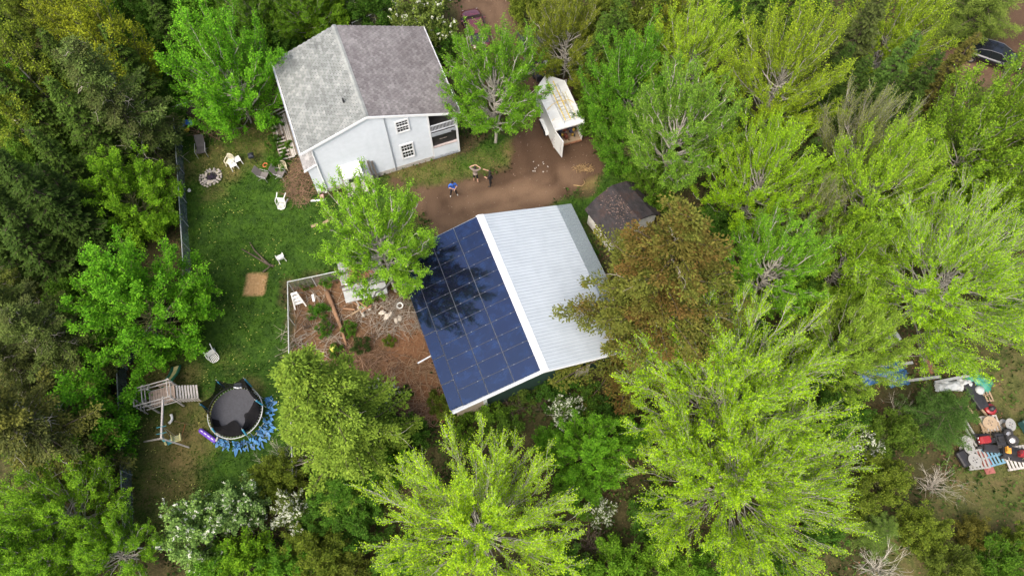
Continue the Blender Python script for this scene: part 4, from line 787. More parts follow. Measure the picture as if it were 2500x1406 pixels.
def ribbed(name, x0, x1, m, dz, shade_line=None):
    Bq = MB(); y = 0.0; per = .2285; prof = [(0, 0), (.172, 0), (.176, .034), (.216, .034), (.2285, 0)]
    pts = []
    while y < GL_ - .01: pts += [(min(y + a, GL_), b) for a, b in prof[:-1]]; y += per
    pts.append((GL_, 0))
    vs = [(xx, p[0], zrr(xx) + dz + p[1]) for xx in (x0, x1) for p in pts]; n = len(pts)
    Bq.add(vs, [(i, i + 1, i + 1 + n, i + n) for i in range(n - 1)])
    o = Bq.build(name, m, groof)
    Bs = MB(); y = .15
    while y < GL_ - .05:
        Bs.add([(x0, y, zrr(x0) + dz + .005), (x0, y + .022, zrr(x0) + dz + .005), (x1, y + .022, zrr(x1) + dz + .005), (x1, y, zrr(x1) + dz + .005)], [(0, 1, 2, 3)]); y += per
    tag(Bs.build('rib_shade_line', M_RIBSHADE, groof), kind='stuff')
    return o
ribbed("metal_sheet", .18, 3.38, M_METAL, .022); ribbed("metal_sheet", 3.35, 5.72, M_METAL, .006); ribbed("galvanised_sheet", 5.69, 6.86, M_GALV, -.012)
B = MB(); B.prism([(-.02, -.04, zr - .01), (.34, -.04, zrr(.34) + .035), (.34, -.04, zrr(.34) + .055), (0, -.04, zr + .045), (-.2, -.04, zl(-.2) + .05), (-.2, -.04, zl(-.2) + .03)], (0, GL_ + .06, 0)); B.build("ridge_cap", M_TRIM, groof)
for yy in (7.9, 5.55, 4.95):
    MB().box((.07, yy, zr + .07), (.13, .16, .10)).build("bracket", M_TRIM, groof, bevel=.015)
B = MB()
for a, b, f in ((gl, None, zl), (None, gr, zrr)):
    x1 = (a or b)[0]; B.prism([(0, -.06, zr + .0), (x1, -.06, f(x1) + .0), (x1, -.06, f(x1) - .17), (0, -.06, zr - .17)], (0, .05, 0))
B.build("rake_board", M_TRIM, garage)
MB().bbox(gl[0] - .06, gl[0], -.05, GL_, gl[1] - .15, gl[1] - .01).build("eave_board", M_GREYTRIM, garage)
# solar panels: three columns lying across the slope, one column along the eave
vxl = Vector((gl[0], 0, gl[1] - zr)).normalized(); nl_ = Vector((0, 1, 0)).cross(vxl); nl_ = -nl_ if nl_.z < 0 else nl_
def panel_mesh(w, hgt, name="solar_panel"):
    Bp = MB(); Bp.bbox(-w / 2 + .012, w / 2 - .012, -hgt / 2 + .012, hgt / 2 - .012, .0, .036, 0)
    for x0, x1, y0, y1 in ((-w / 2, w / 2, -hgt / 2, -hgt / 2 + .012), (-w / 2, w / 2, hgt / 2 - .012, hgt / 2), (-w / 2, -w / 2 + .012, -hgt / 2 + .012, hgt / 2 - .012), (w / 2 - .012, w / 2, -hgt / 2 + .012, hgt / 2 - .012)): Bp.bbox(x0, x1, y0, y1, 0, .04, 1)
    me = bpy.data.meshes.new(name); me.from_pydata(Bp.v, [], Bp.f); me.materials.append(M_PV); me.materials.append(M_PVF); me.polygons.foreach_set("material_index", Bp.mi); me.update(); return me
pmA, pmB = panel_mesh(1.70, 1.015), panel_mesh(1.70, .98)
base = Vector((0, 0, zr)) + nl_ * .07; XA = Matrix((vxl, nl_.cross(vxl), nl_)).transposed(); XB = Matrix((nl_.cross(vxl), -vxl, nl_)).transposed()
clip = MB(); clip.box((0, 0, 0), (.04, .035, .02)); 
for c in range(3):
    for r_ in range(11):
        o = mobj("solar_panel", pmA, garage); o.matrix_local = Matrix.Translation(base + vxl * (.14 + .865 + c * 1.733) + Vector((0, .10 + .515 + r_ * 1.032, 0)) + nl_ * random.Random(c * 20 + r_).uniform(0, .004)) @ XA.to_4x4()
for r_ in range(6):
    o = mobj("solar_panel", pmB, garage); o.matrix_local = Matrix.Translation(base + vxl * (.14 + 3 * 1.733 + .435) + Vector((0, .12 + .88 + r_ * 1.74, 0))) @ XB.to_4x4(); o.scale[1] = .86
cm = bpy.data.meshes.new("clamp"); cm.from_pydata(clip.v, [], clip.f); cm.materials.append(M_GREYTRIM); cm.update()
for c in range(3):
    for r_ in range(12):
        for q in (.35, 1.35): o = mobj("clamp", cm, garage); o.matrix_local = Matrix.Translation(base + vxl * (.14 + c * 1.733 + q) + Vector((0, .10 + r_ * 1.032 - .005, 0)) + nl_ * .045) @ XA.to_4x4()
o = MB().tube([(-6.9, 4.1, 1.9), (-5.7, 4.25, 2.1)], .05, 8).build("overflow_pipe", M_TRIM, garage)
# lower end: door panel, red can, white tube
o = MB().prism([(2.35, -.05, 0), (3.35, .02, 0), (3.35, .10, 2.0), (2.35, .03, 2.0)], (0, .05, 0)).build("leaning_door", mat("aged_panel", (.40, .38, .31), .7, var=.15)); o.location = garage.location; o.rotation_euler[2] = GY
tag(o, "aged cream panelled door leaning on the garage's green end wall", "door")
B = MB()
for k in range(6): B.bbox(-.28 + k * .11, -.20 + k * .11, -.3, .3, .62, .66)
B.bbox(-.3, .4, -.28, -.22, 0, .62); B.bbox(-.3, .4, .22, .28, 0, .62)
o = B.build("slatted_bench", mat("bleached_grey", (.42, .43, .44), .8, var=.2)); w_ = at(1490, 868); o.location = (w_[0], w_[1], 0); o.rotation_euler[2] = .4; o.scale = (1.6, 1.6, 1.4)
tag(o, "bleached grey slatted bench under the brown cedar", "bench")
w_ = loc2w(GN, GY, .35, -.25); B = MB(); B.lathe([(0.0, 0), (.13, 0), (.14, .05), (.14, .6), (.10, .72), (.05, .74), (.05, .85), (0, .85)], n=14); o = B.build("gas_cylinder", mat("red_paint", (.35, .02, .02), .4), None, True); o.location = (w_[0], w_[1], 0)
tag(o, "red gas cylinder standing by the garage's green end wall", "cylinder")

# ================================================================ BROWN SHED
sh_o = at(1380 + 310 * .15644, 400 + 920 * .15644); sh = thing("garden_shed", "small white shed with a dark brown littered shingle roof beside the garage", "shed", (0, 0, 0))
M_SHW = mat("shed_white", (.60, .60, .57), .7, var=.12, dirt=(.2, .19, .15), dirt_amt=.5)
sa = math.atan2(24.21 - 26.38, 6.72 - 5.34)             # along the wall
ux = Vector((math.cos(sa), math.sin(sa), 0)); uy = Vector((-ux.y, ux.x, 0)); so = Vector((5.30, 26.35, 0)); SLn = 3.0
S = lambda a, b, z: so + ux * a + uy * b + Vector((0, 0, z))
RW = 2.05
B = MB(); B.prism([S(.1, .15, 0), S(.1, RW * 2 - .15, 0), S(.1, RW * 2 - .15, 1.75), S(.1, RW, 2.95), S(.1, .15, 1.75)], ux * (SLn - .2)); B.build("wall", M_SHW, sh)
sprof = [(RW, 3.12), (.75, 2.62), (-.08, 1.80)]; sprof2 = [(RW, 3.12), (RW * 2 - .75, 2.62), (RW * 2 + .08, 1.80)]
rm = MB()
for pr in (sprof, sprof2):
    for (b0, z0), (b1, z1) in zip(pr, pr[1:]): rm.prism([S(-.12, b0, z0 - .02), S(SLn + .12, b0, z0 - .02), S(SLn + .12, b1, z1 - .02), S(-.12, b1, z1 - .02)], (0, 0, -.08))
rm = rm.build("roof", M_SHBROWN, sh)
for i, pr in enumerate((sprof, sprof2)):
    for (b0, z0), (b1, z1) in zip(pr, pr[1:]):
        shingle_field(rm, S(-.13, b0, z0), ux, tuple(uy * (b1 - b0) + Vector((0, 0, z1 - z0))), SLn + .26, math.hypot(b1 - b0, z1 - z0), .30, .16, M_SHBROWN, 60, 20 + i)
MB().beam(S(SLn + .14, .75, 2.55), S(SLn + .14, RW, 3.05), .04, .12).build("verge_board", M_BLACK, sh)
MB().box(S(.02, .2, 2.1), (.12, .08, .1), sa).build("wall_lamp", M_BLACK, sh)
lt = np.random.RandomState(5); n_ = 260; tt = lt.rand(n_); bb = lt.rand(n_)
P = np.array([tuple(S(-.1 + 3.2 * a, .75 + 1.25 * b, 2.62 + .5 * b + .03)) for a, b in zip(np.clip(lt.normal(size=n_) * .22 + .5, 0, 1), bb)])
Vv, Ff = leaf_quads(P, np.column_stack([lt.normal(size=(n_, 2)), lt.normal(size=n_) * .15]), np.tile([0, -.2, 1.], (n_, 1)), .08 + .1 * lt.rand(n_), .04 + .03 * lt.rand(n_), lt)
lf = mobj("leaf_litter", fast_mesh("leaf_litter", Vv, Ff, leaf_mat("dry_litter", vmin=.4, vmax=1.6, trans=.05), {"lv": ('FACE', lt.rand(n_) ** 2)}), sh); lf.color = (.14, .10, .085, 1); tag(lf, kind="stuff")

# ================================================================ SMALL COOP by the garden plot
co = thing("garden_coop", "low grey-roofed coop box with brown leaves on its lid by the garden plot", "coop", (-11.5, 20.45, 0), R(15))
B = MB(); B.bbox(.05, 2.75, -.6, 2.0, 0, .78); B.build("wall", mat("coop_wood", (.24, .20, .16), .9, var=.25), co)
lid = MB().prism([(-.05, -.1, 1.22), (2.85, -.1, 1.22), (2.85, 2.1, 1.34), (-.05, 2.1, 1.34)], (0, 0, -.06)).build("lid", M_SHCOOP, co)
MB().bbox(.05, 2.75, 0, 1.95, .78, 1.18).build("upper_wall", mat("coop_wood", (.24, .20, .16), .9, var=.25), co)
shingle_field(lid, (-.05, 2.1, 1.345), (1, 0, 0), (0, -2.2, -.12), 2.9, 2.2, .31, .17, M_SHCOOP, 120, 9)
M_COOPS = mat("bleached_sheet", (.25, .27, .27), .7, var=.2, dirt=(.25, .2, .16), dirt_amt=.5, dirt_scale=2.5)
for k in range(3): MB().prism([(-.02 + k * .97, -.12, 1.13), (.93 + k * .97, -.12, 1.13), (.93 + k * .97, -.85, .80), (-.02 + k * .97, -.85, .80)], (0, 0, -.03)).build("front_flap", M_COOPS, co)
n_ = 1500; rs_ = np.random.RandomState(8); P = np.column_stack([1.35 + rs_.normal(size=n_) * .42, 1.0 + rs_.normal(size=n_) * .45, np.full(n_, 1.31) + rs_.rand(n_) * .05]); P = P[(P[:, 0] > .1) & (P[:, 0] < 2.7) & (P[:, 1] > 0) & (P[:, 1] < 2)]; n_ = len(P)
Vv, Ff = leaf_quads(P, rs_.normal(size=(n_, 3)) * [1, 1, .2], np.tile([0, 0, 1.], (n_, 1)), .07 + .06 * rs_.rand(n_), .05 + .04 * rs_.rand(n_), rs_)
lf = mobj("leaf_litter", fast_mesh("leaf_litter", Vv, Ff, MATS["dry_litter"], {"lv": ('FACE', rs_.rand(n_))}), co); lf.color = (.20, .10, .06, 1); tag(lf, kind="stuff")
# ================================================================ CARGO TRAILER (frame: x across, y forward, origin rear-left on the ground)
M_TRW = mat("trailer_white", (.52, .54, .54), .4, var=.05, scale=2, dirt=(.50, .48, .43), dirt_amt=.35, dirt_scale=1.5)
M_TRROOF = mat("trailer_roof", (.48, .50, .50), .5, var=.10, scale=2, dirt=(.42, .42, .40), dirt_amt=.5, dirt_scale=1.6)
M_TYRE = mat("tyre_rubber", (.018, .018, .019), .85, var=.25); M_RIM = mat("steel_rim", (.45, .45, .46), .35, .7, var=.1)
M_YEL = mat("yellow_ladder", (.55, .42, .06), .5, var=.12); M_ALU = mat("aluminium", (.52, .53, .54), .35, .6, var=.12)
M_RUST = mat("rusty_steel", (.16, .075, .04), .85, var=.35)
def wheel(parent, c, r, w, axis='x', rim=M_RIM):
    M = {'x': Matrix.Rotation(R(90), 3, 'Y'), 'y': Matrix.Rotation(R(90), 3, 'X')}[axis]
    wh = thing_part("wheel", parent)
    MB().lathe([(r * .58, -w * .5), (r * .9, -w * .5), (r, -w * .32), (r, w * .32), (r * .9, w * .5), (r * .58, w * .5), (r * .58, -w * .5)], c, 20, M=M).build("tyre", M_TYRE, wh, True)
    b = MB().lathe([(0, -w * .3), (r * .2, -w * .38), (r * .5, -w * .25), (r * .6, -w * .42), (r * .6, w * .42), (r * .5, w * .25), (r * .2, w * .38), (0, w * .3)], c, 16, M=M); b.build("rim", rim, wh, True)
    return wh
ta = math.atan2(4.00, -1.36); t_rl = at(1351, 366); TY = ta - R(90)
tr = thing("cargo_trailer", "white enclosed cargo trailer with its rear door swung open", "trailer", (t_rl[0], t_rl[1], 0), TY)
TW, TL, TH, TF = 2.28, 4.15, 2.42, .38
outline = [(0, 0), (TW, 0), (TW, TL), (TW / 2, TL + 1.0), (0, TL)]
B = MB()                                                     # shell: floor, sides, nose (open rear)
for a, b in zip(outline[1:], outline[2:] + outline[:1]):
    d = Vector((b[0] - a[0], b[1] - a[1], 0)).normalized(); n_ = Vector((-d.y, d.x, 0))
    B.prism([(a[0], a[1], TF), (b[0], b[1], TF), (b[0], b[1], TH), (a[0], a[1], TH)], tuple(n_ * .04))
B.build("body", M_TRW, tr)
MB().prism([(x, y, TF) for x, y in outline], (0, 0, -.08)).build("floor", mat("plywood_floor", (.20, .15, .10), .8, var=.25), tr)
rf = MB().prism([(x, y, TH) for x, y in [(0, 0), (TW, 0), (TW, TL), (0, TL)]], (0, 0, .025)).build("roof", M_TRROOF, tr)
MB().prism([(x, y, TH) for x, y in [(0, TL), (TW, TL), (TW / 2, TL + 1.0)]], (0, 0, .02)).build("nose_roof", M_TRW, tr)
B = MB(); B.bbox(-.03, .06, -.03, TL, TH - .06, TH + .045); B.bbox(TW - .06, TW + .03, -.03, TL, TH - .06, TH + .045); B.bbox(.06, TW - .06, -.03, .07, TH - .10, TH + .045); B.bbox(.06, TW - .06, TL - .05, TL + .05, TH, TH + .04); B.build("roof_trim", M_TRW, tr)
for y in (.9, 1.75, 2.6, 3.4): MB().bbox(.07, TW - .07, y, y + .05, TH + .025, TH + .04).build("roof_bow", M_TRW, rf)
for x in (-.02, TW - .06):
    MB().bbox(x, x + .08, -.04, .05, TF - .1, TH - .06).build("rear_post", M_TRW, tr)
    B = MB()
    for k in range(5): B.bbox(x + .01, x + .07, -.06, -.03, TF + .1 + k * .4, TF + .2 + k * .4)
    B.build("hinge", M_RUST, tr)
dr = thing_part("door", tr); dr.location = (0, -.03, 0); dr.rotation_euler[2] = R(12)
MB().bbox(0, .05, -1.12, 0, TF, TH - .1).build("leaf", M_TRW, dr); B = MB(); B.tube([(-.03, -.9, TF + .1), (-.03, -.9, TH - .2)], .015, 6); B.box((-.04, -.9, 1.3), (.05, .12, .2)); B.build("lock_bar", M_ALU, dr)
MB().bbox(-.02, TW + .02, -.09, .02, TF - .16, TF - .02).build("rear_sill", M_RUST, tr)
for s, x in ((0, -.10), (1, TW + .10)):
    for y in (1.55, 2.25): wheel(tr, (x, y, .33), .33, .19)
    xx = -.24 if s == 0 else TW; MB().prism([(xx, 1.1, .5), (xx, 1.25, .76), (xx, 2.55, .76), (xx, 2.7, .5), (xx, 2.6, .5), (xx, 2.5, .7), (xx, 1.3, .7), (xx, 1.2, .5)], (.24, 0, 0)).build("fender", M_TRW, tr)
B = MB(); B.beam((.3, TL + .3, .42), (TW / 2, TL + 2.1, .42), .08, .1); B.beam((TW - .3, TL + .3, .42), (TW / 2, TL + 2.1, .42), .08, .1); B.tube([(TW / 2, TL + 1.7, .0), (TW / 2, TL + 1.7, .8)], .04, 8); B.build("drawbar", M_BLACK, tr)
for y in (.15, 1.5, 3.95):
    B = MB(); B.tube([(TW - .02, y, TH + .03), (TW - .02, y, TH + .30), (TW + .06, y, TH + .30), (TW + .06, y - .15, TH - .35)], .014, 6); B.build("rack_post", M_ALU, tr)
    B = MB(); B.tube([(.05, y, TH + .03), (.02, y, TH + .22)], .012, 6); B.build("rack_post", M_ALU, tr)
trw = lambda x, y: loc2w(t_rl, TY, x, y)
def ladder(name, m, x, y0, y1, w, z, label, side=.05, n=12, rz=0):
    p = trw(x, y0); L = thing(name, label, "ladder", (p[0], p[1], z), TY + rz)
    for s in (-1, 1): MB().bbox(s * w / 2 - side / 2, s * w / 2 + side / 2, 0, y1 - y0, 0, .075).build("rail", m, L)
    for k in range(n): yy = (k + .5) * (y1 - y0) / n; MB().tube([(-w / 2, yy, .035), (w / 2, yy, .035)], .017, 6).build("rung", M_ALU, L)
ladder("extension_ladder", M_YEL, 1.22, .55, 4.3, .40, TH + .045, "long yellow-railed extension ladder strapped on the trailer roof", .055, 13)
ladder("aluminium_ladder", M_ALU, 1.25, .25, 3.9, .85, TH + .045 if False else TH + .125, "wide bare aluminium ladder lying on the yellow ladder on the trailer roof", .022, 11, .02)
ladder("short_ladder", mat("faded_yellow", (.50, .46, .26), .5), 1.78, .45, 3.1, .20, TH + .045, "narrow faded yellow ladder along the right of the trailer roof", .03, 8, -.02)
B = MB(); B.tube([(.05, 1.9, TH + .05), (.5, 2.1, TH + .22), (1.0, 2.25, TH + .23), (1.9, 2.15, TH + .22), (2.2, 1.9, TH + .05)], .02, 6); B.tube([(.05, .8, TH + .06), (.3, .95, TH + .06)], .018, 6); B.tube([(1.5, 2.2, TH + .23), (1.62, 2.05, TH + .2), (1.5, 1.9, TH + .2), (1.38, 2.05, TH + .2), (1.5, 2.2, TH + .23)], .02, 6)
o = B.build("tie_strap", mat("amber_strap", (.50, .36, .10), .7)); o.location = tr.location; o.rotation_euler[2] = TY; tag(o, "amber strap tied across the ladders on the trailer roof", "strap")
# tools packed inside the open rear
tool_cols = [(.12, .018, .014), (.02, .02, .022), (.20, .13, .02), (.02, .03, .07), (.09, .055, .03), (.16, .16, .165), (.10, .03, .02)]
rs0 = random.Random(3)
names = [("red hand tool", (0, 6)), ("black tool case", (1,)), ("yellow power tool", (2,)), ("blue tool case", (3,)), ("brown wooden crate", (4,)), ("grey metal tin", (5,))]
for k in range(26):
    nm, cs = names[k % 6]; cc = tool_cols[rs0.choice(cs)]; x = .25 + (k * .73) % 1.75; y = .22 + rs0.random() * .5 + (k // 9) * .15; z = TF + .02 + (k // 7) * .36 + rs0.random() * .1
    B = MB(); s_ = .13 + rs0.random() * .13
    if k % 3 == 0: B.box((0, 0, s_), (s_ * 2, s_ * 1.4, s_ * 1.6), rs0.random()); B.box((0, 0, s_ * 1.95), (s_ * .8, s_ * .3, s_ * .25), 0)
    elif k % 3 == 1: B.tube([(-.2, 0, .1), (0, .05, .28), (.22, 0, .12), (.3, -.05, .3)], .022, 6); B.box((-.2, 0, .12), (.14, .12, .14), .4)
    else: B.lathe([(0, 0), (.10, 0), (.11, .16), (.09, .2), (.03, .22), (0, .26)], n=12)
    o = B.build("packed_tool", mat("tool_%d" % (tool_cols.index(cc)), cc, .5, var=.2)); p = trw(x, y); o.location = (p[0], p[1], z); o.rotation_euler[2] = TY + rs0.random()
    tag(o, nm + " packed inside the trailer's open rear", "tool", "tools packed in the trailer")
MB_ = MB()
for z in (1.05, 1.75): MB_.bbox(.1, TW - .1, .75, 1.2, z, z + .03)
o = MB_.build("tool_shelf", mat("plywood_floor", (.20, .15, .10)), tr)

# ================================================================ CARS
def car(label, loc, yaw, color, kind="sedan"):
    c = thing("parked_car", label, "car", loc, yaw)
    paint = mat("paint_%s" % label.split()[0], color, .22, var=.04, spec=.6, coat=.6)
    L, Wd = (4.6, 1.80)
    # station: x, half width at sill, half width at belt, z bottom, z belt
    st = [(-2.30, .62, .60, .38, .72), (-2.18, .76, .74, .26, .86), (-1.7, .86, .82, .20, .94), (-.9, .89, .84, .18, .93), (.2, .89, .84, .18, .90), (1.1, .88, .82, .18, .87), (1.75, .85, .78, .20, .80), (2.15, .74, .68, .26, .70), (2.30, .56, .52, .36, .60)]
    B = MB(); vs = []; ring = []
    for x, ws, wb, z0, z1 in st:
        pr = [(-ws * .85, z0), (-ws, z0 + (z1 - z0) * .3), (-ws, z0 + (z1 - z0) * .65), (-wb, z1), (-wb * .6, z1 + .04), (wb * .6, z1 + .04), (wb, z1), (ws, z0 + (z1 - z0) * .65), (ws, z0 + (z1 - z0) * .3), (ws * .85, z0)]
        vs += [(x, a, b) for a, b in pr]
    n = 10; f = [(i * n + k, i * n + (k + 1) % n, (i + 1) * n + (k + 1) % n, (i + 1) * n + k) for i in range(len(st) - 1) for k in range(n)]; f += [tuple(range(n)), tuple(range((len(st) - 1) * n, len(st) * n))[::-1]]
    B.add(vs, f); B.build("body", paint, c, True)
    rt = 1.46
    G = [(-1.95, .93), (-1.25, 1.36), (-.5, rt), (.35, rt - .03), (1.25, .92)]
    B = MB(); gw = lambda z: .80 - (z - .93) * .42; vs = [(x, s * gw(z), z) for x, z in G for s in (-1, 1)] + [(x, s * .80, .90) for x in (-1.95, -1.25, -.5, .35, 1.25) for s in (-1, 1)]
    f = [(2 * i, 2 * i + 1, 2 * i + 3, 2 * i + 2) for i in range(4)] + [(2 * i, 2 * i + 2, 10 + 2 * i + 2, 10 + 2 * i) for i in range(4)] + [(2 * i + 1, 2 * i + 3, 10 + 2 * i + 3, 10 + 2 * i + 1) for i in range(4)]
    B.add(vs, f); B.build("glasshouse", mat("car_glass", (.008, .010, .012), .15, var=.2, spec=.3), c)
    B = MB(); B.add([(-1.22, -.60, 1.385), (-.5, -.58, rt + .012), (.36, -.58, rt - .018), (.36, .58, rt - .018), (-.5, .58, rt + .012), (-1.22, .60, 1.385), (-.5, 0, rt + .03), (.36, 0, rt - .002), (-1.22, 0, 1.40)], [(0, 1, 6, 8), (1, 2, 7, 6), (8, 6, 4, 5), (6, 7, 3, 4)]); B.build("roof", paint, c, True)
    for s in (-1, 1):
        B = MB(); pts = [(x, s * (gw(z) + .012), z) for x, z in G]; B.tube(pts, .028, 6); B.build("roof_rail", mat("chrome_strip", (.16, .16, .17), .3, .6, var=.05) if kind == "sedan" else paint, c)
        B = MB(); B.tube([(-1.9, s * .825, .93), (1.25, s * .835, .905)], .014, 6); B.build("belt_strip", mat("chrome_strip", (.16, .16, .17), .3, .6, var=.05), c)
        B = MB(); B.beam((.35, s * .62, 1.36), (.55, s * .80, .93), .05, .05); B.beam((-.35, s * .60, 1.42), (-.35, s * .81, .93), .06, .05); B.build("pillar", paint, c)
        MB().box((.75, s * .95, .98), (.12, .2, .13)).build("mirror", paint, c, bevel=.03)
        MB().box((2.18, s * .52, .62), (.14, .30, .10)).build("headlight", mat("lamp_lens", (.6, .6, .6), .1), c, bevel=.03)
        MB().box((-2.22, s * .56, .74), (.10, .28, .13)).build("tail_light", mat("red_lens", (.3, .01, .01), .15), c, bevel=.03)
        for x in (-1.40, 1.42): wheel(c, (x, s * .80, .32), .33, .22, 'y')
    return c
p = at(2412, 148); car("black sedan parked on the reddish dirt beyond the woods", (p[0], p[1], 0), R(-24), (.006, .006, .008))
p = at(1170, 92); car("burgundy car on the driveway behind the green maple", (p[0] - .3, p[1] + .3, 0), R(104), (.085, .018, .024), "hatch")
# pickup under the maple by the driveway
p = at(1308, 160); pk = thing("pickup_truck", "dark pickup with boxes in its bed half hidden behind the trailer", "pickup", (p[0] + .1, p[1] + .6, 0), R(108))
pp_ = mat("paint_charcoal", (.03, .033, .037), .3, coat=.4)
B = MB(); B.prism([(-2.6, -.9, .45), (2.6, -.9, .45), (2.65, -.9, .9), (1.3, -.9, 1.05), (.9, -.9, 1.08), (-2.6, -.9, 1.05)], (0, .06, 0)); B.prism([(-2.6, .9, .45), (2.6, .9, .45), (2.65, .9, .9), (1.3, .9, 1.05), (.9, .9, 1.08), (-2.6, .9, 1.05)], (0, -.06, 0)); B.bbox(-2.6, 2.6, -.84, .84, .45, .6); B.bbox(-2.6, -2.54, -.84, .84, .6, 1.05); B.bbox(.9, 2.6, -.84, .84, .6, .98); B.bbox(-.75, -.69, -.84, .84, .6, 1.1); B.build("body", pp_, pk)
B = MB(); B.prism([(-.7, -.8, 1.07), (1.35, -.8, 1.05), (.75, -.68, 1.72), (-.55, -.68, 1.74)], (0, .02, 0)); B.prism([(-.7, .8, 1.07), (1.35, .8, 1.05), (.75, .68, 1.72), (-.55, .68, 1.74)], (0, -.02, 0)); B.add([(1.35, -.8, 1.05), (1.35, .8, 1.05), (.75, .68, 1.72), (.75, -.68, 1.72)], [(0, 1, 2, 3)]); B.add([(-.7, -.8, 1.07), (-.7, .8, 1.07), (-.55, .68, 1.74), (-.55, -.68, 1.74)], [(0, 1, 2, 3)]); B.build("windows", M_GLASS, pk)
MB().prism([(-.58, -.7, 1.74), (.78, -.7, 1.72), (.78, .7, 1.72), (-.58, .7, 1.74)], (0, 0, .04)).build("roof", pp_, pk)
for s in (-1, 1):
    for x in (-1.7, 1.75): wheel(pk, (x, s * .82, .38), .38, .25, 'y')
for k, (x, y, s_, cc, nm) in enumerate(((-1.3, -.3, .4, (.55, .58, .6), "white plastic tub"), (-1.9, .2, .42, (.5, .3, .06), "orange crate"), (-2.2, -.4, .34, (.4, .42, .45), "grey bucket"), (-1.4, .4, .3, (.55, .45, .10), "yellow jug"))):
    q = loc2w(pk.location, R(108), x, y); B = MB(); B.lathe([(0, 0), (s_ * .42, 0), (s_ * .5, s_ * .9), (s_ * .46, s_ * .9), (s_ * .4, .04), (0, .04)], n=14) if k % 2 == 0 else B.box((0, 0, s_ / 2), (s_ * 1.3, s_, s_))
    o = B.build("bed_load", mat("load_%d" % k, cc, .5)); o.location = (q[0], q[1], .61); tag(o, nm + " in the bed of the dark pickup", "container")

